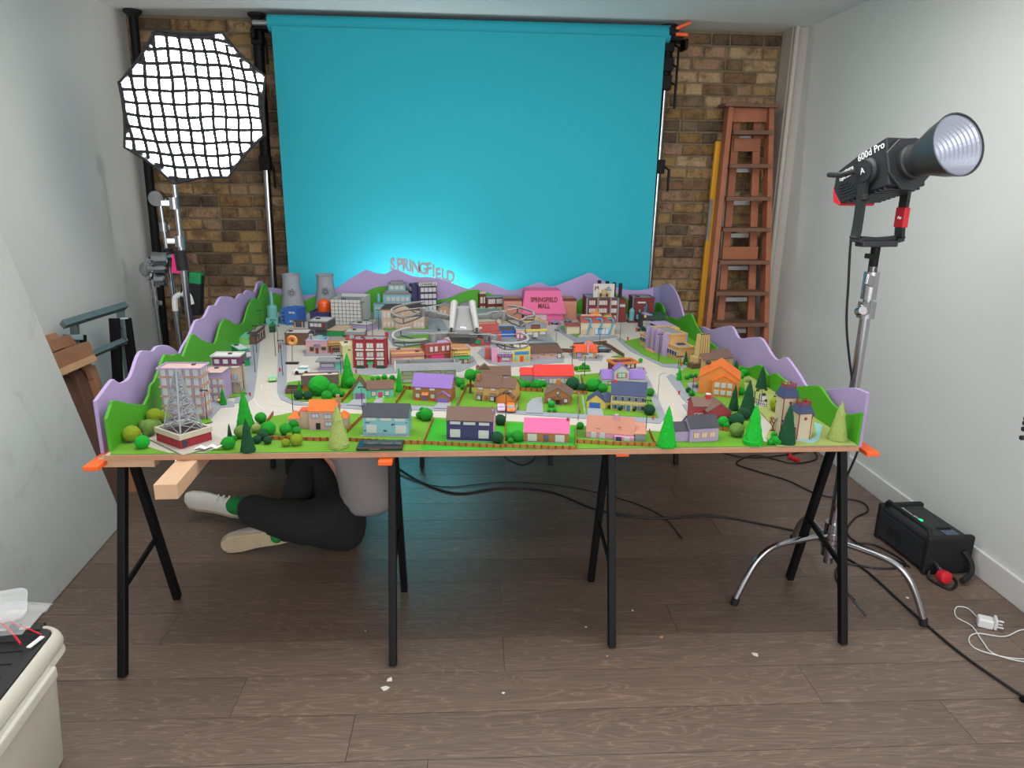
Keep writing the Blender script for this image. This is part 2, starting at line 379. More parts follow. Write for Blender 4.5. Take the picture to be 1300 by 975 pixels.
tag(tb, 'short pale batten screwed under the left front corner of the board', 'batten')

purple = mat('lilac_painted_ply', (164, 143, 188), .6, var=.02, scale=3); hgreen = mat('green_painted_ply', (64, 148, 18), .55, var=.03, scale=3)
def panel(name, label, sil, p0, p1, m, thick, side, zb=.752, k=3):
    """a cut plywood hill: outline standing on the line p0-p1"""
    p0 = Vector((*p0, 0)); p1 = Vector((*p1, 0)); d = (p1 - p0).normalized(); n = Vector((d.y, -d.x, 0))
    pts = [atplane(x, y, p0, n) for x, y in sil]
    pts = smooth_path(pts, k)
    a = pts[0].copy(); b = pts[-1].copy(); a.z = zb; b.z = zb
    poly = [a] + pts + [b]
    c = (a + b) / 2
    o = MB().prism([p - c for p in poly], n * thick * side).build(name, m, None, loc=c)
    md = o.modifiers.new('edge', 'BEVEL'); md.width = .0012; md.limit_method = 'ANGLE'; md.segments = 1
    tag(o, label, 'scenery panel'); o['group'] = 'painted plywood hills around the town'
    return o
LP0, LP1 = (-1.172, 2.12), (-1.305, 4.60); LG0, LG1 = (-1.128, 2.118), (-1.255, 4.58)
panel('hill_panel', 'lilac hill cutout at the front left corner of the town', [(122.6,509),(130,499),(143,482),(148,483.6),(154.6,486),(166,478.5),(175,453),(181.5,445),(194,445.6),(199.5,440),(210,438),(218.7,441),(225.6,446.4),(229,452)], LP0, LP1, purple, .012, -1, .735)
panel('hill_panel', 'lilac hill cutout along the left side, rising to the back corner', [(225.6,448),(229,440),(238,424.6),(245.6,407),(256,403),(263.6,388.7),(271,387.4),(277.7,377),(290.5,377),(297,379.7),(302,373),(307,373),(312,368),(321,370.8),(325,359),(330,356.7),(333,361.8)], LP0, LP1, purple, .012, 1, .735)
panel('hill_panel', 'bright green hill cutout at the front left behind the lattice mast', [(136,532),(142,514),(147,508),(184,514),(192,489),(197,483.6),(204.6,463),(210,450),(217.4,451.5),(225,449),(233,452.8)], LG0, LG1, hgreen, .010, -1, k=2)
panel('hill_panel', 'green hill cutout along the left side behind the flat-roofed shops', [(233,452),(240.5,432),(245.6,424),(256,431),(267.4,435),(274,435),(280,414),(286.7,404.6),(297,410.5),(302,412),(309.7,409),(316,388.7),(322.6,378.5),(329,378.5),(334,361.8),(338,360.5),(341,366)], LG0, LG1, hgreen, .010, -1)
panel('hill_panel', 'long lilac mountain range cutout along the back of the town', [(338.6,365),(354.7,366.5),(379,373),(384,375),(396,374.5),(421.5,369),(438.5,358),(458.8,345.4),(465.5,342.8),(474,346),(487.5,348.4),(494,345.4),(502.7,342),(511,345.4),(523,350.5),(533,351.8),(545.7,352),(559,354.7),(576,360.6),(591.4,366),(598,366),(608,360),(614,359),(622,360.6),(635.4,364.8),(647,369),(652,369),(669,364),(679.4,359.8),(688,359),(698.5,364),(710,361.5),(727,354.7),(744,348),(750,346.6),(757.7,350.5),(766,356.4),(781.4,364),(795,368),(808.4,368.7),(825.4,366.5),(830.4,364.3)], (-1.3, 4.655), (1.35, 4.672), purple, .012, -1, .735, 2)
panel('hill_panel', 'dark green low hill cutout behind the cooling towers', [(342,370.8),(354,374),(366,379),(382.6,383.5),(398,376.7),(420,372),(440,384)], (-1.3, 4.615), (1.35, 4.632), hgreen, .010, -1)
panel('hill_panel', 'green rounded hill cutout behind the pale blue stepped tower', [(440,388),(455,377.5),(472,367),(486,364),(504,364),(523,368),(540,378)], (-1.3, 4.622), (1.35, 4.64), hgreen, .010, -1)
panel('hill_panel', 'green hill cutout in the middle of the back edge left of the pink mall', [(545,384),(556,381),(571,378.4),(588,370.8),(601.5,368),(611,369.4),(630,376),(655,388)], (-1.3, 4.615), (1.35, 4.632), hgreen, .010, -1)
panel('hill_panel', 'green hill cutout behind the brick factory', [(718,390),(730.6,384),(741,377.5),(760,374),(783,373),(795,378.4),(801.7,383.5),(810,380),(818.6,375),(826,388)], (-1.3, 4.615), (1.35, 4.632), hgreen, .010, -1)
RP0, RP1 = (1.328, 2.17), (1.245, 4.72); RG0, RG1 = (1.283, 2.17), (1.195, 4.64)
panel('hill_panel', 'tall lilac hill cutout at the back right corner', [(830,364),(834,365),(838,362.5),(842,361.5),(846.5,360.6),(851,362),(857.5,371),(862.6,384),(867.7,403),(871,415)], RP0, RP1, purple, .012, 1, .735)
panel('hill_panel', 'lilac hill cutout along the right side in front of the step ladder', [(884,419),(887,416),(894,414.5),(904,418.5),(918.7,415),(932,414.5),(940,428.7),(950,429),(966,428),(973,434),(982,449),(990,457),(999,453.5),(1004.5,457),(1018,476),(1026,489.6),(1036,500)], RP0, RP1, purple, .012, -1, .735)
panel('hill_panel', 'rounded lilac hill cutout at the front right corner by the chrome stand', [(1040,502),(1048.5,496.4),(1058.6,494),(1076.7,492.3),(1090,492.6),(1105,499)], RP0, RP1, purple, .012, -1, .735)
panel('hill_panel', 'green hill cutout at the back right behind the tan school', [(831,386),(834,383.5),(840.6,387.7),(844,398.7),(847,403),(852.4,402.4),(859,405.5),(869.4,400),(875,398),(878,400.4),(884.6,414.8),(891.6,424),(903,435.5),(913,444.5),(922,455)], RG0, RG1, hgreen, .010, 1)
panel('hill_panel', 'green wavy hill cutout behind the miniature graveyard', [(923,464),(934.5,463.7),(950,467),(964,463),(973,474),(977,476),(984,474),(993,480.6),(1000,486),(1006,492)], RG0, RG1, hgreen, .010, 1)
panel('hill_panel', 'bright green hill cutout beside the blue roofed mansion', [(1005,492),(1009,490.8),(1022.5,490),(1038,490),(1045,496.4),(1054,510),(1061,516.7),(1074.5,525.8),(1093.6,523.5)], RG0, RG1, hgreen, .010, 1)

# big letters on sticks
sg = thing('hilltop_sign', 'large grey letters spelling SPRINGFIELD standing above the lilac hills', 'sign', (-.33, 4.70, 1.0))
lm = mat('grey_letter_board', (160, 160, 164), .6, var=.02)
LX = [(498.5, 336, 20), (507.5, 336, 20), (514.8, 337, 19), (521, 338, 19), (528, 340, 20), (537, 341.6, 20), (544.5, 341.9, 20), (550.4, 344.5, 20), (556, 348.6, 19), (563.5, 349.6, 19), (572, 352, 19)]
for ch, (lx, ly, lh) in zip('SPRINGFIELD', LX):
    p = aty(lx, ly, 4.70); me = text_mesh('letter', ch, .106, .004, lm, .004)
    o = linkobj('letter', me, sg, p - Vector((-.33, 4.70, 1.0)), (PI / 2, random.uniform(-.03, .07), 0), (.70, 1, 1))
    MB().tube([(-.012, 0, -.2), (-.012, 0, -.045)], .0012, 5).build('stick', lm, sg, loc=p - Vector((-.33, 4.70, 1.0)))

def trestle(A, B, sp, label, z=.75, zt=None):
    """A, B: plan positions of the two A-frames"""
    t = thing('trestle', label, 'trestle', ((A[0] + B[0]) / 2, (A[1] + B[1]) / 2, 0), group='black steel trestles under the board')
    c = Vector(((A[0] + B[0]) / 2, (A[1] + B[1]) / 2, 0))
    for P in (A, B):
        ap = Vector((P[0], P[1], z - .02)) - c; s = -1 if P is B else 1
        for k in (-1, 1):
            f = Vector((P[0] + (.004 if k < 0 else -.03 * s * 0), P[1] + k * sp, .004)) - c
            MB().bar(f, ap + Vector((0, k * .018, 0)), .030, .026, (1, 0, 0)).build('leg', blk, t, bevel=.003)
        MB().bar(Vector((P[0], P[1] - sp * .62, z * .37)) - c, Vector((P[0], P[1] + sp * .56, z * .43)) - c, .008, .022).build('stay', blk, t)
        MB().box(-.03, -.045, z - .022, .03, .045, z - .001).build('end_cap', orangep, t, loc=(P[0] - c.x, P[1] - c.y, 0), bevel=.003)
        MB().box(-.022, -.225, z - .016, .022, -.045, z - .001).build('orange_bracket', orangep, t, loc=(P[0] - c.x, P[1] - c.y, 0), bevel=.002)
    MB().bar(Vector((A[0], A[1], z - .04)) - c, Vector((B[0], B[1], z - .04)) - c, .03, .03).build('top_rail', blk, t, bevel=.003)
    return t
trestle((-1.165, 2.295), (-.278, 2.325), .232, 'black trestle under the front left of the board')
trestle((.493, 2.39), (1.340, 2.38), .222, 'black trestle under the front right of the board')
trestle((-1.15, 4.05), (-.30, 4.05), .2, 'black trestle at the back left in the dark under the board')
trestle((.45, 4.07), (1.20, 4.07), .2, 'black trestle at the back right in the dark under the board')
pine = MATS['pale_pine']
o = MB().box(-.0325, 0, -.047, .0325, .9, 0).build('timber_beam', pine, None, loc=(-.885, 1.93, .7505), rot=(0, 0, .05), bevel=.002)
tag(o, 'pale square pine beam sticking out under the front of the board', 'timber')

# ------------------------------------------------------------------ leaning sheet, timber frames and folded trestles on the left
sheetm = mat('stained_white_board', (182, 183, 178), .5, var=.05, scale=2.5, bump=.1, bscale=30)
nt = sheetm.node_tree; b = nt.nodes['Principled BSDF']; src = b.inputs['Base Color'].links[0].from_socket
n = nt.nodes.new('ShaderNodeTexNoise'); n.inputs['Scale'].default_value = 3.2; n.inputs['Detail'].default_value = 8; n.inputs['Distortion'].default_value = 1.5
n.inputs['Roughness'].default_value = .7
nt.links.new(nt.nodes['Texture Coordinate'].outputs['Object'], n.inputs['Vector'])
cr = nt.nodes.new('ShaderNodeValToRGB'); cr.color_ramp.elements[0].position = .54; cr.color_ramp.elements[0].color = (0, 0, 0, 1); cr.color_ramp.elements[1].position = .72; cr.color_ramp.elements[1].color = (.35, .35, .35, 1)
nt.links.new(n.outputs['Fac'], cr.inputs[0]); mx = nt.nodes.new('ShaderNodeMix'); mx.data_type = 'RGBA'; mx.inputs[7].default_value = (*lin((132, 122, 100)), 1)
nt.links.new(cr.outputs[0], mx.inputs[0]); nt.links.new(src, mx.inputs[6]); nt.links.new(mx.outputs[2], b.inputs['Base Color'])
sh = thing('leaning_sheet', 'large stained white sheet leaning against the left wall', 'board', (-1.66, 3.2, 0))
P0 = Vector((-1.68, 3.20, .004)); P1 = Vector((-1.58, 1.75, .004)); U = Vector((-.50, -.03, 2.11)); nn = (P1 - P0).cross(U).normalized()
if nn.x < 0: nn = -nn
org = Vector((-1.66, 3.2, 0))
MB().prism([P0 - org, P1 - org, P1 + U - org, P0 + U - org], -nn * .006).build('painted_face', sheetm, sh)
MB().prism([p - org - nn * .0062 for p in (P0 + Vector((0, .008, 0)), P1, P1 + U, P0 + U + Vector((0, .008, 0)))], -nn * .010).build('dark_backing', mat('dark_edge', (40, 38, 38), .7), sh)
# timber frames
wd = [mat('red_timber', (150, 104, 74), .6, var=.12, scale=14), mat('dark_timber', (98, 66, 50), .65, var=.12, scale=14), mat('light_timber', (186, 144, 104), .6, var=.1, scale=14)]
tf = thing('timber_stack', 'stack of brown timber frames leaning behind the white sheet', 'timber', (-1.9, 3.6, 0))
O = Vector((-1.9, 3.6, 0))
def pb(a, b, Ya, Yb, w, h, m, nm='board', par=tf, org_=O):
    A = aty(*a, Ya) - org_; B = aty(*b, Yb) - org_
    MB().bar(A, B, w, h, (0, -1, .2)).build(nm, m, par, bevel=.002)
for a_, b_, Ya, Yb, w_, h_, m_ in [((50,436),(72,430),3.6,3.7,.05,.045,0),((58,444),(86,435),3.55,3.8,.06,.07,0),((64,463),(111,444),3.45,3.75,.085,.055,0),((66,477),(117,455),3.42,3.72,.035,.05,2),
                         ((80,477),(150,640),3.6,3.4,.03,.15,1),((98,471),(160,640),3.68,3.5,.03,.12,1),((112,465),(176,640),3.75,3.55,.05,.05,0),((104,452),(118,480),3.72,3.72,.03,.04,0),((86,440),(96,462),3.7,3.7,.03,.08,1),
                         ((128,602),(151,589),3.5,3.6,.05,.04,2),((134,618),(160,600),3.5,3.6,.05,.05,2)]:
    pb(a_, b_, Ya, Yb, w_, h_, wd[m_])
galv = mat('galvanised_steel', (120, 138, 142), .4, .6, var=.1, scale=20)
ft = thing('folded_trestle', 'folded galvanised trestle with black legs against the left wall', 'trestle', (-2.1, 4.0, 0)); O2 = Vector((-2.1, 4.0, 0))
def pb2(a, b, Ya, Yb, w, h, m, nm): pb(a, b, Ya, Yb, w, h, m, nm, ft, O2)
pb2((80, 412), (159, 388), 3.75, 4.15, .035, .04, galv, 'top_rail'); pb2((100, 457), (157, 433), 3.8, 4.10, .03, .035, galv, 'lower_rail')
pb2((152, 390), (164, 480), 4.15, 4.10, .04, .02, galv, 'upright'); pb2((94, 408), (98, 470), 3.85, 3.85, .04, .02, galv, 'upright')
pb2((145, 404), (152, 520), 4.10, 4.0, .05, .03, blk, 'leg'); pb2((160, 404), (176, 520), 4.16, 4.05, .05, .03, blk, 'leg')
pb2((82, 428), (104, 428), 3.83, 3.88, .03, .075, galv, 'bracket'); pb2((142, 406), (163, 404), 4.12, 4.16, .012, .04, galv, 'bracket')
pb2((104, 425), (106, 470), 3.9, 3.85, .035, .03, blk, 'leg')
pb2((153, 415), (162, 432), 4.1, 4.05, .006, .006, chrome, 'latch'); pb2((162, 432), (156, 440), 4.05, 4.05, .006, .006, chrome, 'latch')

# ------------------------------------------------------------------ softbox on stand
sbw = mat('softbox_diffuser', (255, 255, 255), .8, var=0, emit=13.0)
gridm = mat('softbox_grid_fabric', (26, 27, 32), .8, var=.1); silver = mat('silver_lining', (190, 192, 200), .3, .7, var=.2, scale=40, bump=.8, bscale=60)
sb = thing('softbox', 'octagonal softbox with fabric grid glowing white at upper left', 'softbox', (-1.375, 3.8, 1.937))
C0 = Vector((-1.375, 3.8, 1.937)); N0 = Vector((.30, -.95, -.08)).normalized()
VX = [(197, 38), (282, 41), (337, 97), (337, 170), (290, 225), (220, 233), (158, 187), (151, 105)]
W = [atplane(x, y, C0, N0) - C0 for x, y in VX]
ux = Vector((0, 0, 1)).cross(N0).normalized() * 1; uy = N0.cross(ux).normalized()
if ux.x < 0: ux = -ux
if uy.z < 0: uy = -uy
UV = [(p.dot(ux), p.dot(uy)) for p in W]; cu = sum(u for u, v in UV) / 8; cv = sum(v for u, v in UV) / 8
def P3(u, v, d=0): return ux * u + uy * v + N0 * d
def ins(f): return [(cu + (u - cu) * f, cv + (v - cv) * f) for u, v in UV]
edge = []
for i in range(8):      # taut edge bows inwards between the ribs
    a, b_ = UV[i], UV[(i + 1) % 8]
    for k in range(4):
        t = k / 4; f = 1 - .035 * math.sin(PI * t)
        u = a[0] + (b_[0] - a[0]) * t; v = a[1] + (b_[1] - a[1]) * t; edge.append((cu + (u - cu) * f, cv + (v - cv) * f))
def ringpts(f, d): return [P3(cu + (u - cu) * f, cv + (v - cv) * f, d) for u, v in edge]
MB().prism(ringpts(.93, -.035), -N0 * .004).build('diffuser', sbw, sb)
m_ = MB(); o1 = ringpts(1, 0); o2 = ringpts(.94, -.032); nE = len(edge); m_.add(o1 + o2, [(i, (i + 1) % nE, nE + (i + 1) % nE, nE + i) for i in range(nE)]); m_.build('silver_lip', silver, sb)
m_ = MB(); o1 = ringpts(1, .004); o2 = ringpts(1.0, -.05); o3 = ringpts(.22, -.34); m_.add(o1 + o2 + o3, [(i, (i + 1) % nE, nE + (i + 1) % nE, nE + i) for i in range(nE)] + [(nE + i, nE + (i + 1) % nE, 2 * nE + (i + 1) % nE, 2 * nE + i) for i in range(nE)] + [tuple(2 * nE + i for i in range(nE))])
m_.build('black_shell', rubber, sb)
MB().tube(ringpts(1, 0), .0065, 8, closed=True).build('rim', rubber, sb, smooth=True)
def clip(poly, horiz, c):
    xs = []
    for i in range(len(poly)):
        a, b_ = poly[i], poly[(i + 1) % len(poly)]
        p, q = (a[1], b_[1]) if horiz else (a[0], b_[0])
        if (p - c) * (q - c) < 0:
            t = (c - p) / (q - p); xs.append(a[0] + (b_[0] - a[0]) * t if horiz else a[1] + (b_[1] - a[1]) * t)
    return (min(xs), max(xs)) if len(xs) >= 2 else None
sk = .16
eg = [(cu + (u - cu) * .985, cv + (v - cv) * .985) for u, v in edge]
for horiz in (0, 1):
    for k in range(-7, 8):
        c = (cv if horiz else cu) + (k + .4) * (.0588 if horiz else .0552)
        r = clip(eg, horiz, c)
        if not r: continue
        pts = []
        for j in range(13):
            t = r[0] + (r[1] - r[0]) * j / 12; wv = .007 * math.sin(t * 9 + k * .35) + .003 * math.sin(t * 31 + k)
            pts.append((t, c + wv) if horiz else (c + wv - (t - cv) * sk * .3, t))
        m_ = MB()
        for a, b_ in zip(pts, pts[1:]):
            A = P3(*a); B = P3(*b_); tw = (uy if horiz else ux) * .0075
            q = [A - tw, B - tw, B + tw, A + tw]; m_.prism([p + N0 * .001 for p in q], -N0 * .030)
        m_.build('grid_strip', gridm, sb)
def stand_pole(t, O, segs):
    for a, b_, r, m, nm in segs:
        MB().tube([a - O, b_ - O], r, 12).build(nm, m, t, smooth=True)
st = thing('light_stand', 'chrome stand holding the glowing octagonal softbox', 'stand', (-1.36, 3.92, 0)); O = Vector((-1.36, 3.92, 0))
a = aty(219, 215, 3.92); b_ = aty(229, 305, 3.92); c = aty(241, 411, 3.92); dd = (c - b_); fl_ = b_ + dd * ((b_.z - .01) / -dd.z)
stand_pole(st, O, [(a, b_, .013, chrome, 'upper_pole'), (b_, fl_, .0175, chrome, 'lower_pole')])
for q in ((221, 258), (228, 306)):
    p = aty(*q, 3.92) - O; MB().tube([p - Vector((0, 0, .03)), p + Vector((0, 0, .03))], .024, 12).build('collar', chrome, st, smooth=True); MB().bar(p, p + Vector((-.06, -.02, 0)), .012, .03).build('knob', chrome, st, bevel=.003)
MB().tube([aty(228, 318, 3.90) - O, aty(232, 343, 3.90) - O], .030, 12).build('black_sleeve', rubber, st, smooth=True)
MB().tube([a - O, aty(219, 180, 4.08) - O, C0 - N0 * .42 - O], .02, 10).build('tilt_arm', blk, st, smooth=True)
for k in range(3):
    an = k * 2.1 + .4; MB().tube([fl_ - O + Vector((0, 0, .22)), fl_ - O + Vector((math.cos(an) * .25, math.sin(an) * .25, .2)), fl_ - O + Vector((math.cos(an) * .4, math.sin(an) * .4, .01))], .011, 8).build('leg', chrome, st, smooth=True)
MB().tube(ringpts(.2, -.34) , .012, 6, closed=True).build('speed_ring', blk, sb)

def cstand(label, top, bot, Y, rr=.0175, lr=.33):
    t = thing('grip_stand', label, 'stand', (aty(*bot, Y).x, Y, 0)); O = Vector((aty(*bot, Y).x, Y, 0))
    a = aty(*top, Y); c = aty(*bot, Y); d = c - a; e = a + d * ((a.z - .012) / -d.z)
    mid = a + d * .45
    stand_pole(t, O, [(a, mid, rr * .75, chrome, 'upper_pole'), (mid, e, rr, chrome, 'lower_pole')])
    for f in (.0, .18, .45):
        p = a + d * f - O; MB().tube([p - Vector((0, 0, .028)), p + Vector((0, 0, .028))], rr * 1.45, 12).build('collar', chrome, t, smooth=True); MB().bar(p, p + Vector((.05, -.03, 0)), .01, .03).build('knob', chrome, t, bevel=.003)
    for k in range(3):
        an = k * 2.1 + 1.2; MB().tube([e - O + Vector((0, 0, .2)), e - O + Vector((math.cos(an) * lr * .6, math.sin(an) * lr * .6, .19)), e - O + Vector((math.cos(an) * lr, math.sin(an) * lr, .012))], .011, 8).build('leg', chrome, t, smooth=True)
    return t, O
t, O = cstand('chrome grip stand with a round knuckle head left of the softbox stand', (203, 255), (228, 430), 4.6, .0175, .2)
p = aty(200, 252, 4.58) - O; MB().lathe([(.02, -.03), (.045, -.028), (.045, .028), (.02, .03)], 18, Matrix.Translation(p) @ Matrix.Rotation(PI / 2, 4, 'X')).build('knuckle', chrome, t, smooth=True)
MB().tube([aty(212, 316, 4.55) - O, aty(216, 335, 4.55) - O], .032, 12).build('black_sleeve', rubber, t, smooth=True)
t, O = cstand('thin chrome grip stand close to the left wall behind the lilac hills', (192, 345), (204, 430), 4.68, .012, .10)
gh = thing('grip_clamps', 'cluster of chrome grip heads clamped low on the stands at left', 'grip head', tuple(aty(198, 335, 4.5))); O = aty(198, 335, 4.5)
for q, r_, l_, ax in (((205, 329), .045, .10, 'Y'), ((188, 342), .05, .035, 'X'), ((200, 341), .03, .12, 'Y'), ((193, 329), .018, .14, 'X'), ((204, 355), .036, .07, 'Y'), ((192, 352), .014, .12, 'X'), ((213, 326), .02, .12, 'Y')):
    M = Matrix.Translation(aty(*q, 4.5) - O) @ Matrix.Rotation(PI / 2, 4, ax)
    MB().lathe([(r_ * .8, -l_ / 2), (r_, -l_ / 2 + .006), (r_, l_ / 2 - .006), (r_ * .8, l_ / 2)], 16, M).build('disc', chrome, gh, smooth=True)
bt = thing('battery_charger', 'black tool battery with green cap and white handle hung on the stand', 'battery', tuple(aty(246, 372, 4.36))); O = aty(246, 372, 4.36)
MB().box(-.06, -.03, -.13, .05, .04, .12).build('body', rubber, bt, bevel=.01, rot=(0, .12, 0)); MB().box(-.02, -.035, .06, .05, .03, .128).build('green_cap', mat('green_plastic', (20, 140, 80), .5), bt, bevel=.008, rot=(0, .12, 0))
MB().tube(smooth_path([(-.10, -.05, -.10), (-.09, -.05, -.02), (-.02, -.05, .0), (0.0, -.05, -.06)]), .017, 8).build('white_handle', mat('white_plastic', (225, 226, 226), .4, var=.02), bt, smooth=True)
pk = MB().box(-.025, -.004, -.055, .025, .004, .055).build('pink_tape', mat('pink_tape', (236, 40, 130), .6), None, loc=tuple(aty(224, 335, 4.33)), rot=(0, .12, .2)); tag(pk, 'hot pink tape loop hanging between the chrome stands', 'tape')
cl = MB().tube(smooth_path([aty(232, 318, 4.33), aty(236, 335, 4.3), aty(232, 355, 4.3), aty(230, 385, 4.3), aty(239, 405, 4.3), aty(238, 440, 4.35)]), .005, 6).build('cable', cable_m, None, smooth=True); tag(cl, 'thin black cable hanging beside the battery at left', 'cable')

# ------------------------------------------------------------------ ladders
wr = mat('ladder_red_wood', (158, 96, 66), .6, var=.16, scale=9, bump=.1, bscale=40); wr2 = mat('ladder_tread_wood', (112, 80, 62), .7, var=.15, scale=14)
LPt = Vector((1.8, 4.93, 2.1)); LN = Vector((0, -1, .13)).normalized()
def lp(x, y, back=0): return atplane(x, y, LPt - LN * back, LN)
ld = thing('step_ladder', 'reddish wooden step ladder folded and leaning on the brick wall', 'ladder', (1.85, 4.75, 0)); O = Vector((1.85, 4.75, 0))
def rail(a, b, w, h, m, nm, back=0):
    A = lp(*a, back); B = lp(*b, back); d = (B - A); B = A + d * ((A.z - .03) / -d.z)
    MB().bar(A - O, B - O, w, h, (0, 1, 0)).build(nm, m, ld, bevel=.003)
rail((926, 136), (895, 432), .035, .085, wr, 'side_rail'); rail((977, 136), (970, 432), .035, .085, wr, 'side_rail')
rail((936, 140), (912, 432), .05, .03, wr, 'rear_rail', .07); rail((961, 140), (952, 432), .05, .03, wr, 'rear_rail', .07)
A = lp(916, 134); B = lp(984, 136); MB().bar(A - O, B - O, .16, .022, (0, 0, 1)).build('top_step', wr2, ld, bevel=.003)
A = lp(930, 146, .01); B = lp(974, 146, .01); MB().bar(A - O, B - O, .02, .09, (0, 0, 1)).build('apron', wr, ld, bevel=.002)
def edges(y): t = (y - 136) / 296; return 929 - 31 * t + 1, 976 - 7 * t
for y in (169, 211, 252, 291, 332, 371, 410, 449, 490, 532):
    l, r = edges(y); A = lp(l, y, .01); B = lp(r, y, .01); MB().bar(A - O, B - O, .15, .026, (0, 0, 1)).build('tread', wr2, ld, bevel=.002)
for y in (184, 321): l, r = edges(y); A = lp(l + 6, y, .05); B = lp(r - 10, y, .05); MB().bar(A - O, B - O, .02, .085, (0, 0, 1)).build('cross_board', wr, ld, bevel=.002)
al = thing('aluminium_ladder', 'pale aluminium ladder hidden behind the wooden one, only rungs showing', 'ladder', (1.83, 5.0, 0)); O3 = Vector((1.83, 5.02, 0))
whl = mat('worn_aluminium', (196, 198, 198), .4, .3, var=.06)
for sx in (-1, 1):
    A = atplane(944 + sx * 19, 150, Vector((1.8, 5.04, 2)), Vector((0, -1, -.03))) - O3; B = atplane(930 + sx * 22, 432, Vector((1.8, 5.04, 2)), Vector((0, -1, -.03))) - O3; d = B - A; B = A + d * ((A.z - .02) / -d.z)
    MB().bar(A, B, .022, .05, (0, 1, 0)).build('side_rail', whl, al, bevel=.002)
for i, y in enumerate((174, 216, 257.5, 299, 340, 380, 420, 461)):
    t = (y - 150) / 282; cx = 944 - 14 * t
    A = atplane(cx - 19 - 3 * t, y, Vector((1.8, 5.02, 2)), Vector((0, -1, -.03))) - O3; B = atplane(cx + 19 + 3 * t, y, Vector((1.8, 5.02, 2)), Vector((0, -1, -.03))) - O3
    MB().bar(A, B, .03, .03, (0, 0, 1)).build('rung', whl, al, bevel=.003)
al.location = O3
yl = mat('yellow_fibreglass', (226, 160, 20), .45, var=.03)
yp = thing('yellow_ladder', 'yellow fibreglass ladder rail behind the left edge of the wooden ladder', 'ladder', (1.6, 4.98, 0)); O4 = Vector((1.6, 4.98, 0))
for dx, w_ in ((0, .018), (7, .012)):
    A = aty(911 + dx * .4, 185, 5.0) - O4; B = aty(886 + dx, 432, 4.94) - O4; d = B - A; A2 = A - d * .02; B = A + d * ((A.z - .02) / -d.z); MB().bar(A2, B, w_ * 2, .03, (0, 1, 0)).build('rail', yl, yp, bevel=.002)
A = aty(903, 250, 4.985) - O4; B = aty(897, 305, 4.97) - O4; MB().bar(A, B, .02, .03, (0, 1, 0)).build('steel_strip', alu, yp)
# ------------------------------------------------------------------ big lamp on chrome stand, right
YL = 2.53
def ap(x, y, Y=YL): return aty(x, y, Y)
fx, fy = 1.455, 2.53
ls = thing('turtle_stand', 'chrome turtle base stand carrying the black studio lamp at right', 'stand', (fx, fy, 0)); O = Vector((fx, fy, 0))
def pole(z0, z1, r, m, nm): MB().tube([(0, 0, z0), (0, 0, z1)], r, 20).build(nm, m, ls, smooth=True)
zt = ap(1108, 400).z; z2 = ap(1108, 345).z
pole(.12, zt, .0185, chrome, 'column'); pole(zt - .01, zt + .05, .031, chrome, 'collar'); pole(zt + .06, z2, .027, chrome, 'collar'); pole(zt, z2 + .02, .016, chrome, 'inner_tube')
zb = ap(1115, 312).z; pole(z2 + .0, zb, .016, blk, 'spigot')
MB().bar((0, -.02, zt + .03), (-.055, -.06, zt + .025), .012, .045).build('locking_knob', chrome, ls, bevel=.004); MB().tube([(-.055, -.075, zt + .03), (-.055, -.045, zt + .02)], .016, 10).build('locking_knob', chrome, ls, smooth=True)
MB().bar((0, -.02, z2 - .035), (-.045, -.05, z2 - .02), .012, .04).build('locking_knob', chrome, ls, bevel=.004); MB().bar((0, -.01, z2 + .055), (-.05, -.03, z2 + .06), .012, .018).build('thumb_screw', blk, ls, bevel=.002)
pole(.155, .30, .032, chrome, 'base_hub')
feet = [(1.035, 2.42), (1.715, 2.262), (1.50, 2.93)]
for i, (x, y) in enumerate(feet):
    d = Vector((x - fx, y - fy, 0)); z0 = .245 - .022 * i
    pts = smooth_path([(0, 0, z0), d * .35 + Vector((0, 0, z0)), d * .62 + Vector((0, 0, z0 - .01)), d * .78 + Vector((0, 0, z0 - .05)), d * .9 + Vector((0, 0, z0 * .45)), d + Vector((0, 0, .012))], 5)
    lg = MB().tube(pts, .0125, 14).build('leg', chrome, ls, smooth=True); MB().tube([d + Vector((0, 0, .001)), d * .985 + Vector((0, 0, .03))], .0155, 12).build('rubber_foot', rubber, lg, smooth=True)
    MB().tube([(0, 0, z0 - .014), (0, 0, z0 + .014)], .036, 16).build('leg_collar', chrome, ls, smooth=True)
# lamp head
R_ = MROT @ Vector((1, 0, 0)); F_ = MROT @ Vector((0, 1, 0)); F_.z = 0; F_.normalize(); R_ = Vector((F_.y, -F_.x, 0)); Z_ = Vector((0, 0, 1))
ax = (R_ * .24 - F_ * .90 + Z_ * .26).normalized(); pv = (R_ * .96 + F_ * .26).normalized(); pv = (pv - ax * pv.dot(ax)).normalized(); up = ax.cross(pv) * -1
if up.z < 0: up = -up
HC = ap(1127, 218)
HC = Vector((fx, fy, HC.z + .0))
lamp = thing('studio_lamp', 'black studio lamp with bright bowl reflector aimed up to the right', 'lamp', tuple(HC))
ML = Matrix((( ax.x, pv.x, up.x, 0), (ax.y, pv.y, up.y, 0), (ax.z, pv.z, up.z, 0), (0, 0, 0, 1)))    # local x = beam axis, y = pivot (away), z = up
dkg = mat('dark_grey_metal', (52, 54, 58), .4, .3, var=.04)
lb = mat('lamp_body_black', (34, 35, 38), .5, var=.03)
hs = [(-.185, -.060), (-.185, -.01), (-.165, .045), (-.05, .072), (.085, .092), (.085, -.072), (-.02, -.07), (-.15, -.075)]
m_ = MB().prism([ML @ Vector((x, -.075, z)) for x, z in hs], pv * .15); m_.build('housing', lb, lamp, bevel=.006)
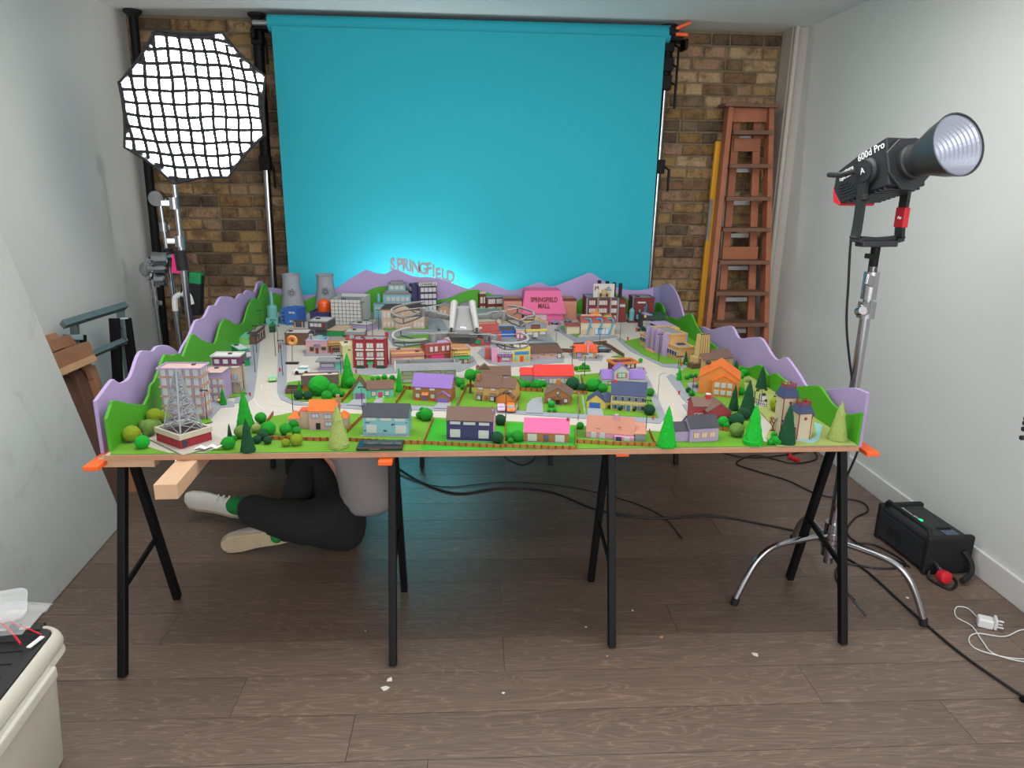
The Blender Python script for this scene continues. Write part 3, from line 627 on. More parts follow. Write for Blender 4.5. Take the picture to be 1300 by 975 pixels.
MB().prism([ML @ Vector((x, -.0755, z)) for x, z in [(-.188, -.060), (-.188, -.005), (-.150, -.075), (-.158, -.082)]], pv * .151).build('red_corner', redp, lamp, bevel=.002)
for k in range(9):
    x0 = -.12 + k * .022; MB().prism([ML @ Vector(q) for q in [(x0, -.07, -.079), (x0 + .011, -.07, -.079), (x0 + .006, -.07, -.066), (x0 - .005, -.07, -.066)]], pv * .14).build('vent_fin', dkg, lamp)
for k in range(5):
    z0 = -.055 + k * .011; MB().box(-.15, -.0785, z0, -.06 - .012 * k, -.074, z0 + .005, ML).build('side_rib', dkg, lamp)
MX = ML @ Matrix.Rotation(PI / 2, 4, 'Y')     # lathe z -> beam axis
pl = [(.090 * (1.06 if k % 2 else 1), PI * 2 * k / 8 + PI / 8) for k in range(8)]
MB().prism([ML @ Vector((.085, r * math.cos(a), r * math.sin(a))) for r, a in pl], ax * .014).build('front_plate', dkg, lamp, bevel=.004)
MB().lathe([(.056, .095), (.058, .12), (.052, .125), (.052, .15)], 28, MX).build('mount_ring', lb, lamp, smooth=True)
rfl = MB().lathe([(.052, .150), (.060, .165), (.085, .235), (.098, .285), (.1, .292), (.0965, .292), (.083, .235), (.058, .168), (.03, .156)], 36, MX, cap=False).build('reflector', mat('reflector_dark_shell', (70, 74, 78), .35, .5, var=.03), lamp, smooth=True)
rp = []
for k in range(11):
    t = k / 10; r = .045 + (.095 - .045) * t ** .8; z = .162 + .122 * t; rp += [(r, z), (r - .004, z + .007)]
MB().lathe(rp, 36, MX, cap=False).build('faceted_bowl', mat('lit_reflector', (120, 124, 134), .32, .9, var=0, emit=.7), rfl)
MB().lathe([(.0, .168), (.03, .168), (.03, .160), (0, .160)], 20, MX, cap=False).build('led_chip', mat('led_chip', (255, 255, 255), .5, var=0, emit=9), rfl)
MK = ML @ Matrix.Translation((0, -.075, 0)) @ Matrix.Rotation(PI / 2, 4, 'X')
MB().lathe([(.046, 0), (.046, .012), (.038, .02), (.038, .028)], 24, MK).build('pivot_knob', lb, lamp, smooth=True)
MKf = ML @ Matrix.Translation((0, .075, 0)) @ Matrix.Rotation(-PI / 2, 4, 'X')
MB().lathe([(.04, 0), (.04, .02)], 20, MKf).build('pivot_knob', lb, lamp, smooth=True)
BT = zb - HC.z
hp = Vector((pv.x, pv.y, 0)).normalized()
for s, nm in ((-1, 'yoke_arm'), (1, 'yoke_arm')):
    pts = [ML @ Vector((0, s * .092, 0)), hp * s * .092 + Vector((0, 0, BT + .055)), hp * s * .095 + Vector((0, 0, BT + .022)), hp * s * .0 + Vector((0, 0, BT + .012))]
    ya = MB(); pts = smooth_path(pts, 4)
    for a, b_ in zip(pts, pts[1:]): ya.bar(a, b_ + (b_ - a) * .08, .036, .014, hp)
    ya.build(nm, lb, lamp)
    if s > 0: MB().box(-.022, -.012, BT + .065, .022, .012, BT + .135).build('red_strap', redp, lamp, loc=hp * .092, rot=(0, 0, math.atan2(hp.y, hp.x) + PI / 2), bevel=.003)
MB().bar(hp * -.075 + Vector((0, 0, BT + .008)), hp * .075 + Vector((0, 0, BT + .008)), .045, .022).build('yoke_base', dkg, lamp, bevel=.004)
MB().tube([ML @ Vector((0, -.13, 0)), ML @ Vector((-.07, -.135, .005)), ML @ Vector((-.15, -.12, .03))], .009, 8).build('tilt_handle', lb, lamp, smooth=True)
MB().tube([ML @ Vector((.0, -.1, -.08)), ML @ Vector((.0, -.1, -.1))], .013, 12).build('cable_cap', rubber, lamp, smooth=True)
wt = mat('white_print', (225, 226, 228), .6, var=0)
def side_text(t, s, x, z, d=-.0765, m=wt, off=.0004):
    me = text_mesh('lettering', t, s, .0004, m, off); o = linkobj('lettering', me, lamp, (0, 0, 0))
    o.matrix_local = ML @ Matrix.Translation((x, d, z)) @ Matrix.Rotation(PI / 2, 4, 'X') @ Matrix.Rotation(.10, 4, 'Z')
side_text('600d Pro', .034, .012, .064, off=.0006); side_text('Aputure', .024, -.115, .034); side_text('Light Storm', .016, -.11, .014); side_text('A', .03, .0, 0, -.105)
me = text_mesh('lettering', 'Aputure', .0125, .0004, wt, .0003); o = linkobj('lettering', me, lamp, hp * .092 + Vector((0, 0, BT + .1)) - F_ * .0135 - R_ * .002, (PI / 2, 0, math.atan2(R_.y, R_.x)))
o = bpy.data.lights.new('lamp_beam', 'SPOT'); o.energy = 60; o.spot_size = 1.5; o.spot_blend = .6; o.shadow_soft_size = .04; o.color = (1, .97, .93)
so_ = bpy.data.objects.new('lamp_beam', o); COL.objects.link(so_); so_.location = HC + ax * .30; so_.rotation_euler = ax.to_track_quat('-Z', 'Y').to_euler()
def cable(name, label, pts, r=.0045, m=cable_m, k=6, z=None, parent=None):
    P = [Vector(p) for p in pts]; c = P[0].copy()
    o = MB().tube([p - c for p in smooth_path(P, k)], r, 6).build(name, m, None, smooth=True, loc=c); return tag(o, label, 'cable')
def fl0(x, y, r=.0045): return atz(x, y, r + .0005)
cable('cable', 'black cable hanging from the lamp down behind the board', [HC + ML @ Vector((-.1, -.02, -.08)), ap(1092, 262), ap(1081, 300), ap(1077, 360), ap(1075, 420), ap(1084, 500), ap(1092, 560, 2.56), ap(1070, 620, 2.6), ap(1064, 680, 2.62), Vector((1.46, 2.42, .10)), Vector((1.52, 2.32, .006))], .0045)
# floor cables
cable('cable', 'long black cable crossing the dark floor under the table to the right', [fl0(500, 590), fl0(535, 612), fl0(580, 626), fl0(640, 619), fl0(700, 625), fl0(760, 648), fl0(830, 658), fl0(900, 655), fl0(960, 664), fl0(1030, 680), fl0(1060, 700), fl0(1100, 725), fl0(1150, 770), fl0(1220, 830), fl0(1310, 892)], .0052)
cable('cable', 'thin dark cable ending in a loose plug on the floor under the table', [fl0(500, 600), fl0(560, 618), fl0(640, 612), fl0(720, 618), fl0(790, 634), fl0(840, 655), fl0(866, 684)], .003)
cable('cable', 'black cable looping behind the right trestle towards the power supply', [fl0(905, 572), fl0(950, 581), fl0(1000, 577), fl0(1030, 572), fl0(1036, 583), fl0(1005, 588), fl0(960, 578), fl0(935, 588), fl0(960, 598), fl0(1000, 610), fl0(1040, 628), fl0(1090, 636), fl0(1102, 648), fl0(1085, 658), fl0(1075, 675), fl0(1090, 690), fl0(1130, 708), fl0(1155, 720)], .0045)
cable('cable', 'black cable loop on the floor beside the baseboard by the power supply', [Vector((2.02, 2.68, .05)), fl0(1192, 722), fl0(1214, 738), fl0(1205, 748), fl0(1180, 735), Vector((1.95, 2.60, .03))], .006)
cable('cable', 'black cable lying along the chrome stand base on the floor', [fl0(1078, 690), fl0(1110, 692), fl0(1150, 716), fl0(1120, 722), fl0(1070, 716), fl0(1062, 735), fl0(1085, 762)], .0045)
cable('cable', 'black cable curl on the floor in the teal reflection', [fl0(640, 580), fl0(660, 590), fl0(676, 585), fl0(680, 575)], .004)
pg = MB().tube([fl0(1002, 580, .012), fl0(1014, 585, .012)], .012, 8).tube([fl0(1001, 574, .01), fl0(1005, 582, .01)], .01, 8).build('red_connector', redp, None, smooth=True); tag(pg, 'red cable connector on the floor under the right end of the board', 'connector')
# ballast
bl = thing('power_supply', 'black lamp power supply box standing by the right baseboard', 'power supply', (2.03, 2.80, 0), .06)
MB().box(-.10, -.17, .012, .10, .17, .165).build('case', lb, bl, bevel=.014)
MB().box(-.104, -.15, .02, -.098, .15, .14).build('side_panel', dkg, bl, bevel=.002); 
for s in (-1, 1): MB().box(-.108, s * .165 - .015, .0, .108, s * .165 + .015, .175).build('bumper', rubber, bl, bevel=.008)
MB().tube([(-.085, -.16, .165), (-.085, -.14, .195), (-.085, .14, .195), (-.085, .16, .165)], .011, 10).build('handle', rubber, bl, smooth=True)
MB().box(.0, -.15, .1655, .06, -.10, .168).build('screen', mat('dim_screen', (70, 84, 110), .2), bl); 
MB().lathe([(.010, .166), (.010, .170)], 14, Matrix.Translation((-.02, -.0, 0))).build('green_button', mat('green_light', (20, 200, 110), .4, var=0, emit=1.2), bl)
for k in range(4): MB().box(.0 + k * .017, -.085, .166, .011 + k * .017, -.075, .170).build('button', rubber, bl)
me = text_mesh('lettering', 'Aputure 600d', .022, .0003, wt); linkobj('lettering', me, bl, (-.02, .07, .1665), (0, 0, -PI / 2))
for k in range(6): MB().box(-.095 + .0, .08 - .018 * k, .05, -.1055, .086 - .018 * k, .10).build('vent_slot', rubber, bl)
MB().tube([(-.06, -.17, .06), (-.065, -.23, .045)], .012, 12).build('connector', chrome, bl, smooth=True)
rk = MB().lathe([(.012, -.02), (.026, -.016), (.028, 0), (.026, .016), (.012, .02)], 16, Matrix.Translation((-.068, -.25, .035)) @ Matrix.Rotation(PI / 2 - .2, 4, 'X')).build('red_collar', redp, bl, smooth=True)
MB().tube(smooth_path([(.06, -.18, .11), (.08, -.21, .07), (.07, -.23, .03), (.0, -.27, .02)]), .012, 8).build('plug_cord', rubber, bl, smooth=True)
# charger
ch = thing('phone_charger', 'white three pin phone charger with white cable by the baseboard', 'charger', tuple(atz(1251, 795, 0)), -.5)
wp = MATS['white_plastic']
MB().box(-.03, -.022, .0, .022, .022, .036).build('body', wp, ch, bevel=.006); MB().box(.022, -.024, .002, .034, .024, .046).build('plug_face', wp, ch, bevel=.006)
for y, z in ((0, .034), (-.011, .014), (.011, .014)): MB().box(.034, y - .003, z - .002, .054, y + .003, z + .002).build('pin', wp, ch)
cw = cable('charging_cable', 'white charging cable looping out of frame at lower right', [atz(1240, 783, .01), fl0(1228, 772), fl0(1214, 771), fl0(1214, 783), fl0(1234, 795), fl0(1248, 815), fl0(1262, 830), fl0(1300, 840), fl0(1350, 842), fl0(1345, 800), fl0(1300, 799), fl0(1275, 808), fl0(1240, 804), fl0(1230, 812), fl0(1240, 824), fl0(1275, 834), fl0(1305, 837)], .0022, wp)
# black kit at right edge of frame
bk = thing('tripod_head', 'black tripod head with chrome ball cut by the right edge of frame', 'tripod', (0, 0, 0)); OB = aty(1312, 520, 1.6)
bk.location = (OB.x, OB.y, 0)
def bq(x, y): p = aty(x, y, 1.6) - OB; return p + Vector((0, 0, OB.z))
MB().box(-.028, -.02, bq(0, 480).z - .028, .03, .02, bq(0, 458).z + .0).build('grip', rubber, bk, bevel=.01); MB().box(-.034, -.025, bq(0, 492).z - .006, .04, .025, bq(0, 486).z).build('plate', blk, bk, bevel=.003, rot=(0, .05, 0))
MB().box(-.02, -.02, bq(0, 505).z, .03, .02, bq(0, 488).z).build('body', blk, bk, bevel=.006)
MB().lathe([(.012, -.01), (.020, -.008), (.020, .008), (.012, .01)], 18, Matrix.Translation((-.008, -.02, bq(0, 516).z)) @ Matrix.Rotation(PI / 2, 4, 'X')).build('knob', rubber, bk, smooth=True); MB().ball((-.008, -.032, bq(0, 516).z), .009).build('chrome_ball', chrome, bk, smooth=True)
for y_ in (535, 541, 549, 561): MB().tube([(-.017, 0, bq(0, y_).z), (.04, 0, bq(0, y_).z)], .006, 10).build('ring', rubber, bk, smooth=True)
MB().tube([(-.01, 0, bq(0, 497).z), (.5, .05, bq(0, 497).z)], .012, 12).build('side_arm', blk, bk, smooth=True); MB().tube([(.5, .05, bq(0, 480).z), (.5, .05, .02)], .014, 12).build('column', blk, bk, smooth=True)
for k in range(3): MB().tube([(.5, .05, .30), (.5 + .22 * math.cos(k * 2.09 + .0), .05 + .22 * math.sin(k * 2.09 + .0), .012)], .01, 8).build('leg', blk, bk, smooth=True)
# debris
for i, (x, y, sz, lb_) in enumerate([(489, 874, .016, 'white paper scrap in front of the second trestle leg'), (495, 863, .013, 'small white paper scrap by the second trestle leg'), (959, 831, .014, 'white paper scrap on the floor left of the chrome stand'), (639, 880, .006, 'tiny white crumb on the floor in the centre foreground'), (840, 809, .009, 'orange wood chip on the floor right of the third leg'), (1152, 759, .008, 'grey lint scrap on the floor near the power supply'), (464, 801, .005, 'tiny orange crumb on the floor left of the second leg'), (803, 775, .005, 'tiny pale crumb between the right trestle legs'), (771, 833, .006, 'small orange chip below the third trestle leg'), (744, 796, .005, 'tiny white crumb left of the third trestle leg')]):
    p = atz(x, y, .001); a = random.random() * 3
    o = MB().prism([(sz * math.cos(a + q) * s_, sz * math.sin(a + q) * s_, 0) for q, s_ in ((0, 1), (1.3, .7), (2.6, 1), (4.2, .8), (5.2, .6))], (0, 0, .0015)).build('scrap', mat('paper_scrap', (225, 222, 216), .8) if 'white' in lb_ or 'pale' in lb_ or 'lint' in lb_ else mat('wood_chip', (210, 150, 100), .8), None, loc=p); tag(o, lb_, 'scrap')

# ------------------------------------------------------------------ storage tub
tubm = mat('milky_plastic', (196, 193, 181), .38, var=.015); nb = tubm.node_tree.nodes['Principled BSDF']; nb.inputs['Subsurface Weight'].default_value = .15
ZTB = .405
Acr = atz(88, 788, ZTB); Bcr = atz(22, 765, ZTB); Ccr = atz(0, 903, ZTB)
dx_ = (Acr - Ccr); dx_.z = 0; Lx = .60; ex = dx_.normalized(); ey = Vector((-ex.y, ex.x, 0))      # ex towards far corner
tub = thing('storage_tub', 'milky white plastic storage tub with black lid in the lower left corner', 'storage box', (Acr.x, Acr.y, 0), math.atan2(ex.y, ex.x))
def rrect(x0, y0, x1, y1, r, z, n=5):
    out = []
    for cx, cy, a0 in ((x1 - r, y1 - r, 0), (x0 + r, y1 - r, PI / 2), (x0 + r, y0 + r, PI), (x1 - r, y0 + r, PI * 1.5)):
        for k in range(n + 1): a = a0 + PI / 2 * k / n; out.append((cx + r * math.cos(a), cy + r * math.sin(a), z))
    return out
def loft(rings, name, m, par, close=True, **k):
    mb = MB(); n = len(rings[0]); vs = [p for r in rings for p in r]; fs = []
    for i in range(len(rings) - 1):
        for j in range(n): fs.append((i * n + j, i * n + (j + 1) % n, (i + 1) * n + (j + 1) % n, (i + 1) * n + j))
    if close: fs += [tuple(reversed(range(n))), tuple((len(rings) - 1) * n + j for j in range(n))]
    return mb.add(vs, fs).build(name, m, par, smooth=True, **k)
W_, D_ = .60, .42
def R(i, z, r=.05): return rrect(-W_ + i, i, -i, D_ - i, r, z)
loft([R(.045, .002, .04), R(.04, .01, .045), R(.022, .33, .05), R(.006, .332, .055), R(.0, .34, .055), R(.003, .355, .055), R(.018, .357, .05), R(.018, .36, .05)], 'body', tubm, tub)
loft([R(.016, .361, .05), R(.002, .363, .055), R(.0, .372, .055), R(.004, .390, .055), R(.012, .402, .05), R(.018, .404, .045), R(.022, .401, .04), R(.024, .385, .04)], 'rim', tubm, tub)
blkp = mat('black_lid_plastic', (30, 31, 33), .42, var=.05)
loft([R(.024, .386, .04), R(.025, .402, .04), R(.045, .403, .035), R(.055, .388, .03)], 'lid', blkp, tub)
for k in range(9): MB().box(-W_ + .08 + k * .052, .075, .388, -W_ + .083 + k * .052, D_ - .075, .3905).build('lid_rib', blkp, tub)
for q in (.06, .12): MB().box(-.034, q, .39, -.0, q + .03, .4065).build('lid_tab', blkp, tub, bevel=.002)
for yy in (-.004,): MB().box(-W_ * .75, -.012, .315, -W_ * .2, .006, .35).build('handle', tubm, tub, bevel=.006)
bag = thing('plastic_bag', 'clear plastic bag of small parts on the black tub lid', 'bag', tuple(atz(2, 790, ZTB)))
clr = bpy.data.materials.new('clear_bag'); clr.use_nodes = True; nb = clr.node_tree.nodes['Principled BSDF']; nb.inputs['Base Color'].default_value = (.85, .87, .9, 1); nb.inputs['Roughness'].default_value = .15; nb.inputs['Alpha'].default_value = .24
m_ = MB(); N_ = 9; rr = random.Random(5)
for i in range(N_):
    for j in range(N_):
        u = i / (N_ - 1) - .5; v = j / (N_ - 1) - .5; m_.v.append(Vector((u * .20, v * .15, .004 + .05 * math.cos(u * 2.8) * math.cos(v * 2.8) + rr.uniform(-.006, .006))))
for i in range(N_ - 1):
    for j in range(N_ - 1): a = i * N_ + j; m_.f.append((a, a + N_, a + N_ + 1, a + 1))
m_.build('film', clr, bag); MB().box(-.12, -.02, .006, -.03, .02, .02).build('grey_part', galv, bag, bevel=.003, rot=(0, 0, .5)); MB().box(.0, .02, .006, .05, .035, .016).build('grey_part', mat('tan_part', (190, 170, 140), .6), bag, bevel=.002)
bx = loft([rrect(-.12, -.07, .06, .05, .02, .0), rrect(-.12, -.07, .06, .05, .02, .010), rrect(-.127, -.077, .067, .057, .025, .012), rrect(-.127, -.077, .067, .057, .025, .016)], 'clear_lid', clr, None, loc=atz(-2, 772, ZTB + .05), rot=(.12, .08, .5)); tag(bx, 'translucent plastic box lid lying on the bag of parts', 'lid')
def tubpt(x, y, z=ZTB): return atz(x, y, z)
o = cable('wire', 'red wire ending in a white connector tag on the tub lid', [tubpt(-20, 770, .45), tubpt(0, 783, .44), tubpt(22, 793, .415), tubpt(40, 800, .408), tubpt(53, 806, .406)], .0022, redp)
o = cable('wire', 'thick red wire ending in a clear crimp on the tub lid', [tubpt(-20, 780, .45), tubpt(0, 790, .43), tubpt(14, 802, .412), tubpt(26, 817, .408)], .003, redp)
o = MB().bar(tubpt(36, 822, .408) - tubpt(36, 822, .408), tubpt(54, 808, .408) - tubpt(36, 822, .408), .012, .003).build('label_tag', wp, None, loc=tubpt(36, 822, .41)); tag(o, 'small white folded label at the end of the red wires', 'label')

# ------------------------------------------------------------------ person sitting on the floor under the table
shirt = mat('grey_tshirt', (140, 134, 136), .9, var=.06, scale=20, bump=.25, bscale=60); trou = mat('black_trousers', (26, 26, 28), .9, var=.08, bump=.3, bscale=50)
skin_ = mat('skin', (206, 148, 118), .5, var=.03); shoe = mat('white_trainer', (206, 202, 196), .55, var=.05); sole = mat('tan_gum_sole', (190, 172, 146), .7, var=.06); sock = mat('green_sock', (8, 128, 56), .85, var=.05); hair = mat('brown_hair', (64, 44, 34), .7, var=.2, scale=60)
PO = Vector((-.50, 2.98, 0))
per = thing('person', 'person in grey T-shirt and black trousers sitting on the floor under the table', 'person', tuple(PO))
def skin(name, pts, edges, m, par=per, lv=2):
    me = bpy.data.meshes.new(name); me.from_pydata([tuple(Vector(p[:3]) - PO) for p in pts], edges, []); me.materials.append(m)
    o = bpy.data.objects.new(name, me); COL.objects.link(o); o.parent = par
    md = o.modifiers.new('s', 'SKIN'); me.skin_vertices[0].data[0].use_root = True
    for v, p in zip(me.skin_vertices[0].data, pts): v.radius = (p[3], p[4] if len(p) > 4 else p[3])
    md.use_smooth_shade = True; sd = o.modifiers.new('d', 'SUBSURF'); sd.levels = lv; sd.render_levels = lv
    return o
Y0 = 2.98
# body: one continuous figure (skin), clothes over it
hip = (-.50, Y0, .12); 
S_R = (-.66, Y0 - .17, .56); S_L = (-.66, Y0 + .18, .56)
body = [(-.50, Y0, .13, .10), (-.50, Y0, .30, .10), (-.56, Y0, .48, .11), (-.66, Y0, .585, .075), (-.735, Y0, .615, .05), (-.80, Y0, .625, .06),
        (-.66, Y0 - .15, .555, .05), (-.80, Y0 - .20, .535, .042), (-.90, Y0 - .12, .60, .033), (-.93, Y0 - .10, .64, .028),
        (-.66, Y0 + .15, .555, .05), (-.78, Y0 + .22, .52, .042), (-.92, Y0 + .16, .58, .033), (-.95, Y0 + .14, .63, .028)]
skin('body', body, [(0, 1), (1, 2), (2, 3), (3, 4), (4, 5), (3, 6), (6, 7), (7, 8), (8, 9), (3, 10), (10, 11), (11, 12), (12, 13)], skin_)
hd = MB().ball((0, 0, 0), .078, 12, (1.05, .82, 1.15)); 
HP = Vector((-.84, Y0, .625)) - PO
h_ = hd.build('head', skin_, per, smooth=True, loc=HP, rot=(0, -1.0, 0))
MB().ball((0, 0, 0), .083, 12, (1.0, .88, 1.05)).build('hair', hair, h_, smooth=True, loc=(.014, 0, .014))
MB().ball((-.078, 0, -.01), .014, 6, (1.2, .8, 1.4)).build('nose', skin_, h_, smooth=True)
for s in (-1, 1):
    MB().ball((-.066, s * .028, .012), .009, 6).build('eye', mat('eye_white', (235, 235, 232), .3), h_, smooth=True); MB().ball((.005, s * .068, -.005), .017, 6, (.8, .4, 1.3)).build('ear', skin_, h_, smooth=True)
MB().ball((-.068, 0, -.045), .012, 6, (.5, 1.8, .4)).build('mouth', mat('lips', (180, 100, 95), .5), h_, smooth=True)
for (hx, hy, hz) in ((-.935, Y0 - .10, .65), (-.955, Y0 + .14, .64)):
    pts = [(hx, hy, hz, .022, .03), (hx - .03, hy, hz + .045, .016, .034)]; ed = [(0, 1)]
    skin('palm', pts, ed, skin_, lv=1)
    for k, (dy, L) in enumerate(((-.028, .052), (-.01, .062), (.008, .058), (.026, .045))):
        skin('finger', [(hx - .03, hy + dy * .8, hz + .04, .0085), (hx - .045, hy + dy, hz + .04 + L * .45, .008), (hx - .065, hy + dy, hz + .04 + L * .6, .007)], [(0, 1), (1, 2)], skin_, lv=1)
    skin('thumb', [(hx - .005, hy - .025, hz + .01, .010), (hx - .005, hy - .05, hz + .035, .009), (hx - .02, hy - .055, hz + .055, .008)], [(0, 1), (1, 2)], skin_, lv=1)
sh_ = [(-.47, Y0, .15, .145, .165), (-.47, Y0, .26, .135, .155), (-.50, Y0, .40, .13, .165), (-.565, Y0, .52, .105, .15), (-.63, Y0, .57, .075, .11),
       (-.66, Y0 - .16, .54, .075), (-.73, Y0 - .19, .545, .065), (-.66, Y0 + .16, .54, .075), (-.72, Y0 + .20, .53, .065)]
skin('tshirt', sh_, [(0, 1), (1, 2), (2, 3), (3, 4), (4, 5), (5, 6), (4, 7), (7, 8)], shirt)
# trousers: pelvis, near leg folded flat on the floor, far knee raised
tr_ = [(-.47, Y0, .115, .14, .17), (-.56, Y0 - .03, .12, .12, .15),
       (-.72, Y0 - .10, .13, .105), (-.90, Y0 - .06, .155, .085), (-1.0, Y0 + .04, .14, .078), (-1.06, Y0 + .11, .125, .068),
       (-.66, Y0 + .16, .19, .10), (-.76, Y0 + .22, .30, .085), (-.80, Y0 + .20, .29, .078), (-.82, Y0 + .02, .13, .075), (-.84, Y0 - .12, .085, .065)]
skin('trousers', tr_, [(0, 1), (1, 2), (2, 3), (3, 4), (4, 5), (1, 6), (6, 7), (7, 8), (8, 9), (9, 10)], trou)
def trainer(M, nm, with_sole=True):
    t = MB(); n = 14; rings = []
    secs = [(-.135, .02, .03), (-.12, .036, .05), (-.08, .040, .06), (-.02, .038, .068), (.03, .042, .075), (.08, .046, .062), (.12, .042, .05), (.145, .025, .035)]
    for x, hw, h in secs:
        r = []
        for k in range(n): a = 2 * PI * k / n; z = math.sin(a); r.append(M @ Vector((x, hw * math.cos(a) * (1 - .25 * max(z, 0)), .022 + (h if z > 0 else .015) * z)))
        rings.append(r)
    up_ = loft([[p for p in r] for r in rings], nm, shoe, per)
    out = [(-.14, -.02), (-.125, -.038), (-.08, -.042), (-.0, -.038), (.07, -.047), (.12, -.044), (.148, -.022), (.152, 0), (.148, .022), (.12, .044), (.07, .047), (0, .038), (-.08, .042), (-.125, .038), (-.14, .02)]
    MB().prism([M @ Vector((x, y, -.002)) for x, y in out], (M.to_3x3() @ Vector((0, 0, .024)))).build('sole', sole, up_, bevel=.003)
    for k in range(12): x = -.11 + k * .021; MB().prism([M @ Vector(q) for q in ((x, -.036, -.0045), (x + .012, -.036, -.0045), (x + .012, .036, -.0045), (x, .036, -.0045))], M.to_3x3() @ Vector((0, 0, .003))).build('tread_bar', sole, up_)
    return up_
def frame(pos, toe, upv):
    x = Vector(toe).normalized(); z = Vector(upv); z = (z - x * z.dot(x)).normalized(); y = z.cross(x)
    return Matrix(((x.x, y.x, z.x, pos[0] - PO.x), (x.y, y.y, z.y, pos[1] - PO.y), (x.z, y.z, z.z, pos[2] - PO.z), (0, 0, 0, 1)))
u1 = trainer(frame((-1.235, 3.20, .075), (-.95, .12, .18), (.25, -.55, .8)), 'trainer'); u1['label'] = 'white trainer, side on, worn on the further foot'
for k in range(4): MB().tube([(-1.215 + k * .025 - PO.x, 3.12 - PO.y, .14 - k * .004), (-1.205 + k * .025 - PO.x, 3.16 - PO.y, .155 - k * .004)], .004, 6).build('lace', mat('lace', (235, 233, 228), .8), u1, smooth=True)
u2 = trainer(frame((-.955, 2.875, .062), (-.97, -.10, -.12), (.15, .93, .25)), 'trainer'); u2['label'] = 'trainer seen from below with a tan gum sole'
skin('sock', [(-1.02, 3.06, .125, .05), (-1.10, 3.13, .11, .048), (-1.17, 3.17, .10, .045)], [(0, 1), (1, 2)], sock)
skin('sock', [(-.84, 2.89, .085, .05), (-.90, 2.90, .08, .042)], [(0, 1)], sock)
lt = thing('laptop', 'open laptop on the floor behind the sitting person', 'laptop', tuple(atz(402, 610, 0)), .25)
MB().box(-.16, -.11, 0, .16, .11, .014).build('base', dkg, lt, bevel=.003); MB().box(-.16, .105, .012, .16, .113, .21).build('lid', rubber, lt, bevel=.003, rot=(-.2, 0, 0)); MB().box(-.14, -.07, .0142, .14, .08, .0155).build('keyboard', rubber, lt)

# ------------------------------------------------------------------ drone hovering in front of the town
dg = mat('drone_grey_plastic', (104, 104, 103), .42, var=.02); dl = mat('drone_light_grey', (142, 142, 141), .4, var=.02); dd_ = mat('drone_dark_grey', (68, 68, 67), .5, var=.03)
DP = aty(572, 414, 1.5)
dr = thing('drone', 'small grey quadcopter drone with propeller guards hovering over the town', 'drone', tuple(DP), .03)
KD = 1.5 / 900 * 1.03
def dq(x, y, d=0): return Vector(((x - 572) * KD, d, (414 - y) * KD))     # drone drawn in its own frame, d = depth
def poly(pts, d0, d1): return [[dq(x, y, d0) for x, y in pts], [dq(x, y, d1) for x, y in pts]]
hull = [[(576, 396), (600, 396), (606, 418), (570, 418)], [(574, 390), (603, 390), (609, 420), (566, 420)], [(572, 404), (606, 404), (612, 424), (564, 424)]]
def dl_loft(rows, name, m, par=dr):
    mb = MB(); n = len(rows[0]); vs = [Vector(p) for r in rows for p in r]; fs = [(i * n + j, i * n + (j + 1) % n, (i + 1) * n + (j + 1) % n, (i + 1) * n + j) for i in range(len(rows) - 1) for j in range(n)] + [tuple(reversed(range(n))), tuple((len(rows) - 1) * n + j for j in range(n))]
    return mb.add(vs, fs).build(name, m, par, bevel=.003)
s_ = 1.0
# body: seen from behind and above; long box narrowing forward, raised twin nacelles
dl_loft([[dq(577, 397, .09), dq(600, 397, .09), dq(603, 416, -.03), dq(574, 416, -.03)], [dq(574, 402, .10), dq(603, 402, .10), dq(606, 424, -.03), dq(571, 424, -.03)]], 'top_shell', dg)
dl_loft([[dq(569, 417.5, -.045), dq(605, 418.5, -.045), dq(602, 406, .08), dq(576, 406, .08)], [dq(569, 421, -.05), dq(606, 422, -.05), dq(604, 412, .08), dq(574, 412, .08)], [dq(573.5, 431, -.04), dq(600, 432.5, -.04), dq(598, 421, .07), dq(577, 421, .07)]], 'rear_hull', dd_)
MB().bar(dq(578, 424, -.052), dq(596, 425, -.052), .004, .004).build('battery_latch', rubber, dr)
for x0, x1 in ((577, 573), (600.5, 604)):
    MB().tube([dq(x0, 393, .075), dq((x0 + x1) / 2, 404, .02), dq(x1, 415, -.035)], [.0078, .0072, .0064], 12).build('side_rail', dl, dr, smooth=True)
    MB().ball(dq(x0, 393, .075), .0085, 8).build('sensor_pod', dl, dr, smooth=True); MB().ball(dq(x0, 393.6, .067), .0038, 6).build('sensor_lens', rubber, dr, smooth=True)
    MB().prism([dq(x1 - 1.3, 416, -.044), dq(x1 + 1.3, 416, -.044), dq(x1 + 1.0, 412, -.038), dq(x1 - .6, 411, -.038)], (0, .002, 0)).build('vent', rubber, dr)
for k in range(3): MB().bar(dq(584 + k * 2.6, 411.6 + (k == 2), -.034), dq(585.6 + k * 2.6, 411.4 + (k == 2), -.034), .0016, .0014).build('status_light', mat('white_led', (220, 255, 240), .4, var=0, emit=1.5), dr)
motors = [((538, 402), .06, (574, 407)), ((640, 406), .06, (604, 405.5)), ((551, 421), -.06, (569, 419.5)), ((624, 423), -.06, (605, 420.6))]
guards = [[(535, 386), (524, 387.5), (515, 390), (503, 394), (496.5, 398.5), (498, 404), (504.6, 409), (513, 411), (526, 407), (536, 402)],
          [(649, 391.5), (656, 392), (664, 394), (674, 398), (681, 402.5), (679, 407.5), (668, 411), (660, 415), (652, 411), (642, 406)],
          [(522, 407.5), (513, 409.5), (505, 413), (502.5, 417), (504.5, 421.5), (511, 424), (525, 424.5), (543, 423)],
          [(660, 415), (666, 420), (664, 425), (655, 427.5), (644, 428.5), (634, 428.3), (621, 426)]]
